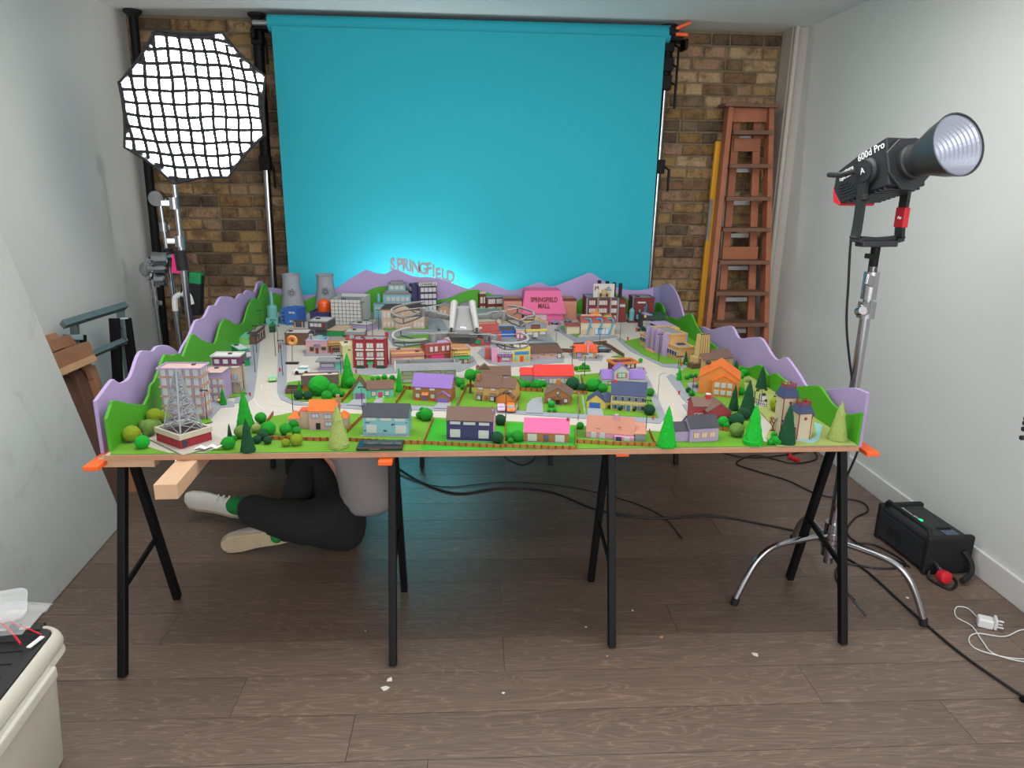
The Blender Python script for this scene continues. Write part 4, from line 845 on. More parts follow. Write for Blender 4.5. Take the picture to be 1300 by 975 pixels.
bladem = mat('grey_blade', (132, 132, 132), .5, var=.02)
for ((mx_, my), d, (bx_, by)), gl in zip(motors, guards):
    A = dq(bx_, by, d * .5); Bp = dq(mx_, my, d)
    am = MB().bar(A, Bp, .016, .011).build('arm', dd_ if (mx_ + my) % 2 else dg, dr, bevel=.003)
    MB().bar(A.lerp(Bp, .5), A.lerp(Bp, .8), .020, .015).build('hinge_cover', dg, am, bevel=.003)
    MB().lathe([(.0085, -.010), (.0095, .004), (.007, .008), (.003, .010)], 16, Matrix.Translation(Bp)).build('motor', dg, dr, smooth=True)
    for s in (-1, 1):
        an = .35 + d * 6; v = Vector((math.cos(an) * s, math.sin(an) * s, .02)); q = Vector((-v.y, v.x, 0))
        b0 = Bp + Vector((0, 0, .009)); MB().prism([b0 - q * .002, b0 + v * .02 - q * .004, b0 + v * .05 - q * .002, b0 + v * .05 + q * .002, b0 + v * .02 + q * .003], (0, 0, .0006)).build('propeller_blade', bladem, dr)
    def g3(x, y): return Vector(((x - 572) * KD, d + (my - y) * KD * 2.6, (414 - my) * KD + (my - y) * KD * .36))
    arc = smooth_path([g3(*q) for q in gl], 4)
    gd = MB().tube(arc, .0026, 8).build('propeller_guard', dg if d > 0 else dl, dr, smooth=True)
    n_ = len(arc); lo = [p + Vector((0, 0, -.013)) for p in arc[n_ // 5: n_ * 4 // 5]]
    MB().tube(lo, .0019, 6).build('lower_rail', dg, gd, smooth=True)
    for k in (n_ // 5, n_ // 2, n_ * 4 // 5 - 1): MB().tube([arc[k], arc[k] + Vector((0, 0, -.013)), arc[k].lerp(Bp, .5) + Vector((0, 0, -.012)), Bp + Vector((0, 0, -.008))], .0018, 6).build('spoke', dd_, gd, smooth=True)
# ------------------------------------------------------------------ ground pieces of the town
def gp(pts, z): return [atz(x, y, ZT + z) for x, y in pts]
def ground(name, label, cat, pts, m, z0=.0003, th=.0025, group=None, sm=0):
    P = gp(pts, z0)
    if sm: P = smooth_path(P, sm, closed=True)
    c = sum(P, Vector()) / len(P); c.z = ZT + z0
    o = MB().prism([p - c for p in P], (0, 0, th)).build(name, m, None, loc=c); return tag(o, label, cat, group)
felt = mat('lawn_felt', (88, 140, 18), .9, var=.10, scale=9, bump=.3, bscale=400); felt2 = mat('lawn_felt_bright', (36, 148, 16), .9, var=.08, scale=9, bump=.3, bscale=400)
felt3 = mat('lawn_felt_olive', (144, 154, 82), .9, var=.06, scale=9, bump=.3, bscale=400)
pav = mat('pavement_card', (132, 137, 145), .8, var=.03, scale=8)
PV = [('along the left shops behind the purple fronted block', [(297, 512), (303, 488), (312, 466), (318, 440), (323, 418), (331, 408), (341, 408), (331, 425), (329, 447), (326, 478), (322, 505), (312, 512)]),
      ('beside the lilac apartment blocks', [(258, 536), (262, 505), (296, 510), (298, 516), (280, 518), (268, 532)]),
      ('strip with hydrants right of the left avenue', [(352, 498), (353, 436), (364, 436), (364, 497), (372, 507), (392, 513), (520, 516), (520, 524), (430, 518), (372, 514), (356, 507)]),
      ('under the tavern row', [(386, 452), (384, 445), (440, 444), (440, 452)]),
      ('under the three storey red brick block', [(404, 478), (404, 468), (500, 462), (502, 474), (440, 478)]),
      ('in front of the long motel and pale shops', [(500, 474), (500, 468), (600, 452), (606, 462), (585, 472)]),
      ('around the pink and yellow stores', [(622, 462), (606, 448), (612, 442), (668, 452), (716, 452), (716, 460), (648, 466)]),
      ('along the front of the middle row of houses', [(430, 517), (640, 525), (838, 538), (845, 528), (833, 500), (822, 478), (812, 470), (806, 476), (826, 526), (640, 518), (430, 511)]),
      ('around the park in the centre', [(488, 422), (494, 414), (556, 414), (568, 436), (560, 440), (500, 440)]),
      ('in front of the courthouse', [(480, 418), (476, 402), (486, 398), (560, 402), (570, 420), (540, 420)]),
      ('left of the striped shop on the main street', [(604, 430), (600, 438), (636, 446), (660, 430), (700, 428), (705, 436), (690, 430), (660, 426)]),
      ('around the cinema with blue arches', [(704, 418), (712, 412), (736, 428), (780, 426), (786, 428), (744, 434), (736, 438)]),
      ('around the orange roofed diner', [(722, 450), (728, 446), (766, 452), (764, 458), (736, 458)]),
      ('along the school lawn', [(782, 430), (788, 429), (800, 436), (866, 462), (880, 463), (884, 458), (898, 462), (906, 480), (896, 478), (884, 470), (842, 466), (800, 446)]),
      ('kerb corner in front of the orange house', [(846, 478), (852, 475), (858, 478), (884, 508), (872, 512), (866, 506)]),
      ('kerb in front of the red house', [(866, 514), (884, 512), (896, 532), (890, 540), (880, 536)]),
      ('under the red burger bar with white sign', [(772, 472), (776, 466), (816, 466), (822, 474), (812, 478)])]
for lb_, pts in PV: ground('pavement', 'grey card pavement ' + lb_, 'pavement', pts, pav, .0004, .0016)
LW = [('front strip of green felt lawn along the whole front edge', [(140, 577.5), (150, 560), (180, 566), (214, 575.5), (234, 576.3), (262, 575), (300, 557), (322, 543), (342, 530), (372, 524), (460, 526), (560, 531), (640, 535), (740, 541), (846, 549), (905, 545), (922, 534), (950, 530), (957, 545), (960, 556), (975, 563), (985, 567), (600, 571.8)], felt),
      ('brighter green lawn plot in front of the navy walled house', [(548, 533), (638, 537), (641, 569), (640, 571.2), (536, 572.5), (534, 569)], felt2),
      ('brighter green lawn plot under the pink roofed house', [(643, 537), (731, 542), (733, 562), (730, 570), (642, 571.2)], felt2),
      ('dark green plot beside the salmon roofed bungalow', [(732, 542), (748, 543), (748, 557), (732, 556)], mat('lawn_felt_dark', (64, 110, 16), .9, var=.08)),
      ('left middle lawn under the turquoise house', [(362, 503), (372, 509), (440, 512), (503, 514), (516, 482), (440, 474), (365, 486)], felt),
      ('middle lawn under the purple roofed house', [(504, 514), (579, 517), (590, 480), (516, 482)], felt),
      ('middle lawn under the tan two storey house', [(580, 517), (654, 521), (660, 478), (590, 476)], felt),
      ('middle lawn under the brown porch house', [(658, 521), (742, 526), (735, 476), (660, 478)], felt),
      ('middle lawn under the yellow house with navy roof', [(744, 526), (836, 531), (824, 500), (815, 484), (760, 474), (736, 476)], felt),
      ('school lawn around the tan school', [(792, 434), (816, 428), (846, 418), (868, 424), (890, 436), (893, 455), (868, 462), (842, 462), (815, 450)], felt),
      ('bright lawn behind the school below the green hills', [(866, 424), (874, 424), (900, 446), (896, 460), (886, 456)], felt),
      ('lawn around the orange house and the church', [(858, 475), (880, 462), (912, 448), (940, 468), (956, 480), (946, 512), (934, 520), (880, 510)], felt),
      ('lawn around the dark red house', [(880, 512), (930, 516), (946, 520), (938, 538), (918, 540), (896, 536)], felt),
      ('olive graveyard ground behind the dark cone trees', [(944, 480), (960, 476), (1010, 500), (1004, 520), (975, 518), (958, 512), (946, 500)], felt3),
      ('olive plot under the blue roofed mansion', [(958, 516), (1000, 512), (1020, 506), (1060, 530), (1086, 560), (1087, 565.9), (986, 567), (972, 556), (980, 540)], felt3),
      ('bright green park square in the centre', [(500, 427), (544, 425), (552, 434), (508, 437)], felt),
      ('second bright park strip in front of the drone', [(505, 440), (560, 436), (566, 442), (510, 444)], felt),
      ('lawn strip in front of the courthouse', [(486, 416), (542, 414), (545, 418), (488, 419)], felt),
      ('small lawn strip beside the cinema', [(711, 416), (716, 413), (736, 424), (732, 428)], felt),
      ('planted verge behind the red roofed house', [(728, 466), (748, 464), (750, 471), (732, 472)], felt),
      ('lawn corner beside the fenced car park', [(776, 453), (792, 450), (792, 454)], felt),
      ('small lawn patch by the lilac apartment block', [(288, 498), (312, 494), (312, 502), (290, 505)], felt),
      ('small lawn behind the lattice mast building', [(246, 532), (262, 528), (270, 536), (250, 540)], felt)]
for i, (lb_, pts, m_) in enumerate(LW): ground('lawn', 'felt: ' + lb_ if False else lb_, 'lawn', pts, m_, .0006 + .0001 * i, .0022)
drv = mat('driveway_card', (138, 142, 149), .8, var=.03)
for lb_, pts in [('grey driveway of the turquoise house', [(440, 514), (451, 505), (466, 506), (463, 515)]), ('grey garden path of the turquoise house', [(472, 515), (478, 505), (488, 505), (484, 515)]),
                 ('grey driveway of the purple roofed house', [(550, 518), (558, 509), (573, 510), (571, 519)]), ('grey driveway under the pink and orange cars', [(630, 521), (632, 511), (654, 512), (652, 522)]),
                 ('grey curved driveway of the brown porch house', [(668, 524), (669, 513), (676, 506), (688, 504), (690, 525)]), ('grey driveway of the yellow house', [(746, 528), (746, 514), (763, 514), (767, 530)]),
                 ('dark grey yard of the orange house', [(872, 487), (882, 484), (890, 496), (880, 500)])]:
    ground('driveway', lb_, 'driveway', pts, drv, .0034, .0012)
for lb_, pts in [('blue paper stream beside the mansion', [(1034, 536), (1044, 540), (1040, 558), (1032, 563), (1008, 559), (1008, 557), (1028, 558), (1036, 553)])]:
    ground('stream', lb_, 'stream', pts, mat('stream_paper', (136, 186, 192), .4, var=.02), .0042, .001)
ground('pavement', 'pale concrete plot under the red walled mast building', 'pavement', [(190, 558), (232, 578), (292, 562), (250, 542)], mat('pale_plot', (164, 156, 148), .8, var=.03), .0034, .0014)
# road marks: dashed yellow lines, white arrows
ymk = mat('yellow_road_paint', (214, 178, 110), .7, var=.05); wmk = mat('white_road_paint', (232, 230, 226), .7, var=.03)
def dashes(name, label, pts, m, w_, n):
    P = smooth_path(gp(pts, .0005), 6); mb = MB(); c = P[0].copy(); L = [0]
    for a, b_ in zip(P, P[1:]): L.append(L[-1] + (b_ - a).length)
    def at(s):
        for i in range(len(L) - 1):
            if L[i + 1] >= s: return P[i].lerp(P[i + 1], (s - L[i]) / max(L[i + 1] - L[i], 1e-9))
        return P[-1]
    for k in range(n):
        a = at(L[-1] * k / n); b_ = at(L[-1] * (k + .6) / n); mb.bar(a - c, b_ - c, w_, .0006)
    return tag(mb.build(name, m, None, loc=c), label, 'road marking')
dashes('road_marking', 'dashed yellow centre line down the left avenue', [(343, 412), (341, 450), (338, 475), (337, 500), (342, 512), (365, 518)], ymk, .0025, 24)
dashes('road_marking', 'dashed yellow centre line down the right avenue', [(778, 420), (800, 440), (826, 462), (834, 480), (850, 508), (864, 540)], ymk, .003, 26)
dashes('road_marking', 'dashed yellow line across the road by the shopping centre', [(700, 425), (716, 432), (722, 440)], ymk, .002, 8)
dashes('road_marking', 'white curved edge line at the left bend', [(322, 490), (322, 505), (330, 516), (345, 521), (380, 524)], wmk, .002, 1 + 28)
dashes('road_marking', 'white stop mark on the left avenue', [(332, 488), (333, 492), (344, 493)], wmk, .002, 5)
dashes('road_marking', 'white arrow mark on the road beside the van', [(366, 475), (374, 475)], wmk, .003, 2)
dashes('road_marking', 'white arrow mark in the diner car park', [(762, 454), (770, 455)], wmk, .003, 2)

# ------------------------------------------------------------------ miniature buildings
class B:
    """a card building; u to the right, v to the back, z up, all in photo pixels at its own distance"""
    def __init__(s, name, label, cat, a, b, group=None, base=.0):
        s.A = atz(*a, ZT + .001 + base); Bv = atz(*b, ZT + .001 + base); d = Bv - s.A
        s.W = math.hypot(b[0] - a[0], b[1] - a[1]); s.s = d.length / s.W
        s.sv = .1 / abs(px(s.A)[1] - px(s.A + Vector((0, 0, .1)))[1])
        el = math.atan2(1.6 - ZT, math.hypot(s.A.x, s.A.y)); s.k = 1 / math.sin(el)
        s.r = thing(name, label, cat, s.A, math.atan2(d.y, d.x), group)
    def p(s, u, v, z): return Vector((u * s.s, v * s.s, z * s.sv))
    def box(s, u0, v0, z0, u1, v1, z1, col, name='wall', parent=None, bevel=0, **k):
        m = pm(col) if isinstance(col, str) else col
        a = s.p(u0, v0, z0); b = s.p(u1, v1, z1)
        return MB().box(*a, *b).build(name, m, parent or s.r, bevel=bevel, **k)
    def poly(s, pts, off, col, name, parent=None, **k):      # (u,v,z) outline swept by (du,dv,dz)
        m = pm(col) if isinstance(col, str) else col
        return MB().prism([s.p(*q) for q in pts], s.p(*off)).build(name, m, parent or s.r, **k)
    def flat(s, u0, v0, u1, v1, z, col, rim, rh=1.3, t=1.0, ov=.4, vent=None):
        s.box(u0, v0, z, u1, v1, z + .35, col, 'flat_roof')
        m = pm(rim); mb = MB(); u0 -= ov; v0 -= ov; u1 += ov; v1 += ov
        for q in ((u0, v0, u1, v0 + t), (u0, v1 - t, u1, v1), (u0, v0 + t, u0 + t, v1 - t), (u1 - t, v0 + t, u1, v1 - t)):
            mb.box(*s.p(q[0], q[1], z - .2), *s.p(q[2], q[3], z + rh))
        mb.build('parapet', m, s.r)
        if vent:
            u, v = vent; s.box(u, v, z + .35, u + 4.5, v + 5, z + 1.6, 'charcoal', 'roof_vent')
    def gable(s, u0, v0, u1, v1, z, h, col, wall=None, axis='u', ov=1.2, t=.8, name='roof'):
        m = pm(col); ov *= .5
        if axis == 'u':
            vm = (v0 + v1) / 2; dv = (v1 - v0) / 2; e = h * ov / dv * .6; f = s.sv / s.s
            sec = [(v0 - ov, z - h * ov / dv), (vm, z + h), (v1 + ov, z - h * ov / dv), (v1 + ov, z - h * ov / dv + t), (vm, z + h + t * 1.15), (v0 - ov, z - h * ov / dv + t)]
            # two slabs as one folded sheet
            mb = MB(); o0 = [s.p(u0 - ov, q[0], q[1]) for q in sec]; 
            mb.prism([o0[0], o0[1], o0[4], o0[5]], s.p(u1 - u0 + 2 * ov, 0, 0)).prism([o0[1], o0[2], o0[3], o0[4]], s.p(u1 - u0 + 2 * ov, 0, 0))
            r = mb.build(name, m, s.r)
            if wall:
                for uu, du in ((u0, .5), (u1 - .5, .5)): s.poly([(uu, v0, z), (uu, vm, z + h), (uu, v1, z)], (du, 0, 0), wall, 'gable_end')
        else:
            um = (u0 + u1) / 2; du = (u1 - u0) / 2; k = h * ov / du
            sec = [(u0 - ov, z - k), (um, z + h), (u1 + ov, z - k), (u1 + ov, z - k + t), (um, z + h + t * 1.15), (u0 - ov, z - k + t)]
            o0 = [s.p(q[0], v0 - ov, q[1]) for q in sec]; L = s.p(0, v1 - v0 + 2 * ov, 0)
            r = MB().prism([o0[0], o0[1], o0[4], o0[5]], L).prism([o0[1], o0[2], o0[3], o0[4]], L).build(name, m, s.r)
            if wall: s.poly([(u0, v0, z), (um, v0, z + h), (u1, v0, z)], (0, .6, 0), wall, 'gable_end')
        return r
    def hip(s, u0, v0, u1, v1, z, h, col, ins=None, ov=.8, name='roof'):
        ins = ins or (v1 - v0) / 2; u0 -= ov; u1 += ov; v0 -= ov; v1 += ov; vm = (v0 + v1) / 2
        mb = MB(); vs = [(u0, v0, z), (u1, v0, z), (u1, v1, z), (u0, v1, z), (u0 + ins, vm - .2, z + h), (u1 - ins, vm - .2, z + h), (u1 - ins, vm + .2, z + h), (u0 + ins, vm + .2, z + h)]
        return mb.add([s.p(*q) for q in vs], [(0, 1, 5, 4), (1, 2, 6, 5), (2, 3, 7, 6), (3, 0, 4, 7), (4, 5, 6, 7), (3, 2, 1, 0)]).build(name, pm(col), s.r)
    def wins(s, lst, fc='white', pc='windowgrey', v=0, face='f', u=0, name='window', mull=0, fr=.7, d=.5):
        fm = pm(fc); pn = pm(pc, .35); small = MB(); smallp = MB(); ns = 0
        for (c, z, w, h) in lst:
            def bx(g, o0, o1, mb, cut=0):
                a0, a1 = c - g, c + w + g; b0, b1 = z - g, z + h + g
                if face == 'f': mb.box(*s.p(a0, v - o1, b0), *s.p(a1, v - o0, b1))
                elif face == 'b': mb.box(*s.p(a0, v + o0, b0), *s.p(a1, v + o1, b1))
                elif face == 'r': mb.box(*s.p(u + o0, a0, b0), *s.p(u + o1, a1, b1))
                else: mb.box(*s.p(u - o1, a0, b0), *s.p(u - o0, a1, b1))
            if w >= 6:
                f = MB(); bx(fr, -.1, d, f); fo = f.build(name, fm, s.r)
                n = 2 if mull else 1
                for q in range(n):
                    c0, w0 = c, w; gap = .5 if n > 1 else 0; c = c0 + q * (w0 + gap) / n; w = (w0 - gap) / n
                    g = MB(); bx(0, 0, d + .25, g); g.build('pane', pn, fo); c, w = c0, w0
            else:
                bx(fr, -.1, d, small); bx(0, 0, d + .25, smallp); ns += 1
        if ns:
            so = small.build(name + ('s' if ns > 1 else ''), fm, s.r, kind='stuff' if ns > 1 else None); smallp.build('panes' if ns > 1 else 'pane', pn, so)
    def grid(s, u0, z0, nu, nz, du, dz, w, h, **k): s.wins([(u0 + i * du, z0 + j * dz, w, h) for j in range(nz) for i in range(nu)], **k)
    def door(s, u, w, h, col, z=0, v=0, name='door'): return s.box(u, v - .6, z, u + w, v, z + h, col, name)
    def sign(s, txt, u, z, w, h, bg, fg, v=-.8, th=.8, back=True):
        bo_ = s.box(u, v - th, z, u + w, v, z + h, bg, 'sign_board') if back else s.r
        if txt[0] == '~':        # print too small to read in the photo: rows of blurred marks, no words
            rd = random.Random(len(txt) * 7 + int(u)); mb = MB(); rows_ = txt.count('~'); n = len(txt) - rows_
            for r_ in range(rows_):
                z0 = z + h * (.16 + .68 * (rows_ - 1 - r_) / rows_); hh = h * .68 / rows_ * .8
                for k in range(n):
                    a = u + w * (.07 + .86 * k / n); ww = w * .86 / n * rd.uniform(.45, .75); q = rd.uniform(0, .3) * hh; mb.box(*s.p(a, v - th - .15, z0 + q), *s.p(a + ww, v - th, z0 + hh - rd.uniform(0, .25) * hh))
            return mb.build('sign_print', pm(fg), bo_)
        me = text_mesh('lettering', txt, 1, .0, pm(fg), .02); me2 = me
        xs = [q.co.x for q in me.vertices]; ys_ = [q.co.y for q in me.vertices]
        if not xs: return
        sx = w * .86 * s.s / (max(xs) - min(xs)); sy = h * .72 * s.sv / (max(ys_) - min(ys_))
        cx = (max(xs) + min(xs)) / 2; cy = (max(ys_) + min(ys_)) / 2
        for q in me.vertices: q.co.x = (q.co.x - cx) * sx; q.co.y = (q.co.y - cy) * sy
        o = linkobj('lettering', me, bo_, s.p(u + w / 2, v - th - .12, z + h / 2), (PI / 2, 0, 0)); return bo_
    def chimney(s, u, v, z, w, h, col): return s.box(u, v, z, u + w, v + w, z + h, col, 'chimney')
    def cyl(s, u, v, z0, z1, r, col, name, r2=None, n=16):
        m = pm(col) if isinstance(col, str) else col
        c = s.p(u, v, 0); return MB().lathe([(r * s.s, z0 * s.sv), ((r2 if r2 is not None else r) * s.s, z1 * s.sv)], n, Matrix.Translation((c.x, c.y, 0))).build(name, m, s.r, smooth=True)
H, Sh = 'model_house', 'model_shop'

# --- left edge
b = B('model_apartment_block', 'tall lilac miniature apartment block at the far left, five storeys', 'model building', (209, 533), (260, 533)); D = 8 * b.k
b.box(0, 0, 0, 51, D, 64, 'lilac'); b.flat(0, 0, 51, D, 64, 'pinkbeige', 'lilac', 1.6, 1.6, 2.4, vent=(34, D - 9))
for j in range(5):
    b.box(-1.6, -1.6, 5 + j * 12, 52.6, D + 1.4, 6.4 + j * 12, 'tan', 'floor_band')
    b.wins([(2.5 + i * 10, 7.6 + j * 12, 6, 9) for i in range(5)], 'beige', 'windowgrey', fr=.4); b.wins([(3 + i * 8, 8 + j * 12, 4.5, 7.5) for i in range(3)], 'beige', 'windowgrey', face='r', u=51)
    for i in range(4): b.box(9.6 + i * 10, -1, 6.4 + j * 12, 11.5 + i * 10, 0, 17 + j * 12, 'lilac', 'pilaster')
b = B('model_apartment_block', 'lower lilac miniature apartment block with pink flat roof, behind the tall one', 'model building', (258, 510), (285, 510)); D = 9 * b.k
b.box(0, 0, 0, 27, D, 36, 'lilac'); b.flat(0, 0, 27, D, 36, 'pinkbeige', 'grey', 1.2, 1, 1.2, vent=(10, D - 10))
for j in range(3):
    b.box(-.8, -1, 9 + j * 10, 27.8, 0, 10 + j * 10, 'tan', 'floor_band'); b.wins([(6.5 + i * 8, 1 + j * 10.5, 5, 7) for i in range(3)], 'beige', 'windowgrey', fr=.3)
b.box(20, -8, 3, 28, 0, 4, 'yellow', 'entrance_canopy')
b = B('model_apartment_block', 'beige miniature building with purple upper storey and outside stairs', 'model building', (270, 500), (305, 500)); D = 8 * b.k
b.box(0, 0, 0, 34, D, 33, 'beige'); b.flat(0, 0, 34, D, 33, 'white', 'cream2', 1, 1, .8)
b.box(0, 8, 33, 35, D, 45, 'plum'); b.flat(0, 8, 35, D, 45, 'white', 'white', 1.6, 1.2, 1.2, vent=(17, 20)); b.box(-.4, 7.4, 33, 1, 8, 46, 'grey', 'corner_post')
b.wins([(4 + i * 11, 37, 4.6, 4) for i in range(3)], 'white', 'windowgrey', v=8); b.wins([(29, 19, 4, 5)], 'grey', 'lightblue'); b.door(21, 5, 8, 'maroon', 17)
b.box(15, -4, 15.5, 40, 0, 16.5, 'grey', 'landing')
for k in range(7): b.box(30 + k * 2.2, -4, 14.5 - k * 2.2, 33 + k * 2.2, -1, 15.3 - k * 2.2, 'grey', 'stair_step')
b.wins([(20, 4, 6, 4)], 'brown', 'windowgrey'); b.box(27, -3, 0, 28, -2, 15, 'grey', 'post'); b.box(36, -3, 0, 37, -2, 15, 'grey', 'post')
b = B(Sh, 'small bright green flat roofed miniature building behind the purple fronted one', 'model building', (293, 438), (316, 438)); D = 7 * b.k
b.box(0, 0, 0, 23, D, 9, 'palegreen'); b.flat(0, 0, 23, D, 9, 'mint', 'palegreen', .8, .8, .4, vent=(15, 22)); b.box(-9, 6, 0, 0, D - 8, 5, 'teal', 'annexe')
b = B(Sh, 'dark green walled miniature shop with mint roof and small pink shopfront', 'model building', (305, 466), (319, 464)); D = 7 * b.k
b.box(0, 0, 0, 13, D, 22, 'green'); b.flat(0, 0, 13, D, 22, 'windowgrey', 'mint', .8, .8, .4, vent=(3, 22)); b.box(8, -2, 10, 14.5, 0, 19, 'mauve', 'shopfront'); b.wins([(9, 13, 4.5, 4)], 'white', 'windowgrey', v=-2)
b = B(Sh, 'narrow brown brick miniature shop at the far end of the left pavement', 'model building', (318, 437), (330, 437)); D = 9 * b.k
b.box(0, 0, 0, 8, D, 15, 'brown'); b.flat(0, 0, 8, D, 15, 'grey', 'darkbrown', .8, .8); b.wins([(6 + i * 12, 4, 7, 7) for i in range(3)], 'beige', 'charcoal', face='r', u=8); b.box(3, -1, 10, 11, 0, 13, 'charcoal', 'awning')
o = thing('tyre_pile', 'heap of tiny black tyres by the green hill behind the green shop', 'tyres', atz(309, 422, ZT)); tm = MB().tube([(math.cos(a) * .010, math.sin(a) * .010, 0) for a in [2 * PI * k / 10 for k in range(10)]], .0045, 6, closed=True).mesh('tyre', rubber, True)
for k in range(16): linkobj('tyre', tm, o, (random.uniform(-.02, .02), random.uniform(-.02, .02), .005 + .006 * (k // 3)), (random.uniform(-.6, .6), random.uniform(-.6, .6), 0))

# mast on red building
b = B('model_mast_building', 'red walled miniature hut carrying a grey lattice mast at the front left', 'model building', (199.5, 563), (230, 572)); D = 43
ang = b.r.rotation_euler.z
P1_ = atz(199.5, 561, ZT); P2_ = atz(230, 572, ZT); P3_ = atz(269.5, 560, ZT)
b.r.location = P2_; b.r.rotation_euler.z = 0
e1 = (P1_ - P2_); e2 = (P3_ - P2_); P4_ = e1 + e2; hh = 15 * b.sv
quad = [Vector((0, 0, 0)), e2, P4_, e1]
def inset(q, f): c = sum(q, Vector()) / 4; return [c + (p - c) * f for p in q]
MB().prism(quad, (0, 0, hh)).build('wall', pm('red'), b.r)
MB().prism([p + Vector((0, 0, hh)) for p in inset(quad, .93)], (0, 0, .001)).build('flat_roof', pm('darkbrown'), b.r)
qo = inset(quad, 1.05); qi = inset(quad, .92)
for i in range(4): MB().prism([qo[i] + Vector((0, 0, hh - .006)), qo[(i + 1) % 4] + Vector((0, 0, hh - .006)), qi[(i + 1) % 4] + Vector((0, 0, hh - .006)), qi[i] + Vector((0, 0, hh - .006))], (0, 0, .017)).build('parapet', pm('cream2'), b.r)
MB().lathe([(.008, 0), (.012, .003), (.012, .005)], 14, Matrix.Translation(e2 * .18 + Vector((-.003, -.006, .022))) @ Matrix.Rotation(PI / 2, 4, 'X')).build('satellite_dish', pm('charcoal'), b.r, smooth=True)
mst = bpy.data.objects.new('lattice_mast', None); COL.objects.link(mst); mst.parent = b.r; cen = P4_ / 2; mst.location = cen + Vector((0, 0, hh + .001))
gm = mat('grey_lattice', (140, 145, 152), .6, var=.03); ht = .205; qb = [(p - P4_ / 2) * .72 for p in quad]
def mp_(i, t): return qb[i % 4] * (1 - t * .93) + Vector((0, 0, ht * t))
lv = [0, .16, .31, .45, .58, .70, .81, .91, 1.0]
for i in range(4): MB().bar(mp_(i, 0), mp_(i, 1), .0045).build('mast_leg', gm, mst)
for a_, c_ in zip(lv, lv[1:]):
    mb = MB()
    for i in range(4): mb.bar(mp_(i, c_), mp_(i + 1, c_), .0028).bar(mp_(i, a_), mp_(i + 1, c_), .0022).bar(mp_(i + 1, a_), mp_(i, c_), .0022)
    mb.build('mast_bracing', gm, mst)

# --- back left: power station
gc = mat('cooling_tower_card', (142, 146, 154), .75, var=.03, scale=10)
for (cx, cy, lb_) in ((369, 402, 'left grey cooling tower with an atom emblem at the back'), (412, 400, 'right grey cooling tower with an atom emblem, half hidden by the orange dome')):
    b = B('cooling_tower', lb_, 'model tower', (cx - 17.5, cy), (cx + 17.5, cy))
    R0 = 17.5; prof = [(R0, 0), (15.6, 8), (13.8, 17), (12.3, 27), (11.4, 37), (11.1, 46), (11.3, 51)]; c = b.p(17.5, 17.5, 0)
    if cx > 400: prof = [(q[0] * .95, q[1] * .96) for q in prof]
    pr_ = [(r * b.s, z * b.sv) for r, z in prof]; pr_ += [(pr_[-1][0] - .004, pr_[-1][1]), (pr_[-2][0] - .006, pr_[-3][1])]
    MB().lathe(pr_, 36, Matrix.Translation(c)).build('shell', gc, b.r, smooth=True)
    MB().tube([c + Vector((math.cos(a) * 11.3 * b.s, math.sin(a) * 11.3 * b.s, prof[-1][1] * b.sv)) for a in [2 * PI * k / 28 for k in range(28)]], .003, 6, closed=True).build('rim', gc, b.r, smooth=True)
    for k in range(3):
        a0 = k * PI / 3 + .3; pts = []
        for q in range(24):
            a = 2 * PI * q / 24; x = math.cos(a) * 5.2; y = math.sin(a) * 1.7; u_ = x * math.cos(a0) - y * math.sin(a0); z_ = x * math.sin(a0) + y * math.cos(a0) + 29
            rr_ = (12.4) * b.s + .0012; th_ = -PI / 2 + (u_ + 2) / 12; pts.append(c + Vector((math.cos(th_) * rr_, math.sin(th_) * rr_, z_ * b.sv)))
        MB().tube(pts, .0011, 4, closed=True).build('atom_ring', pm('charcoal'), b.r)
b = B('model_plant', 'mint coloured miniature chimney plant beside the green hills at the back left', 'model building', (338, 412), (354, 412)); 
b.box(0, 0, 0, 15, 15, 8, 'teal'); b.cyl(7, 8, 8, 23, 5.6, 'teal', 'tank'); b.cyl(7, 8, 23, 41, 2.2, 'teal', 'chimney', 1.6); b.cyl(7, 8, 20, 22, 6.3, 'mint', 'tank_band')
for k in range(6): a = PI + PI * k / 5; b.box(7 + 6 * math.cos(a) - .3, 8 + 6 * math.sin(a) - .3, 8, 7 + 6 * math.cos(a) + .3, 8 + 6 * math.sin(a) + .3, 22, 'mint', 'pipe')
b = B('model_plant', 'tiny dark teal hut with sloping roof in front of the mint plant', 'model building', (342, 422), (349, 422)); b.box(0, 0, 0, 6.5, 8, 8, 'dkgreen'); b.gable(0, 0, 6.5, 8, 8, 4, 'green', 'green', 'v')
b = B('model_plant', 'bright blue boxy miniature building in front of the left cooling tower', 'model building', (355.5, 412), (378, 413)); D = 26
b.box(7, 0, 0, 22, D, 19, 'blue'); b.flat(7, 0, 22, D, 19, 'blue', 'blue', .8, .8); b.box(0, 3, 0, 7, D, 18, 'midblue'); b.flat(0, 3, 7, D, 18, 'midblue', 'blue', .8, .8); b.wins([(13, 15, 2.4, 1.6), (17, 15, 2.4, 1.6), (13, 4, 2.4, 1.6), (17, 4, 2.4, 1.6)], 'beige', 'windowgrey', fr=.4); b.wins([(1.5, 14, 3, 1.2), (1.5, 9, 3, 1.2), (1.5, 4, 3, 1.2)], 'navy', 'navy', v=3, fr=.2); b.box(9, -2, 0, 12, 0, 3, 'midblue', 'porch')
b = B('model_plant', 'navy miniature block topped by a glossy orange dome', 'model building', (394, 409), (420, 410)); b.box(0, 0, 0, 25, 28, 12, 'navy'); b.flat(0, 0, 25, 28, 12, 'navy', 'navy', 1.4, 1)
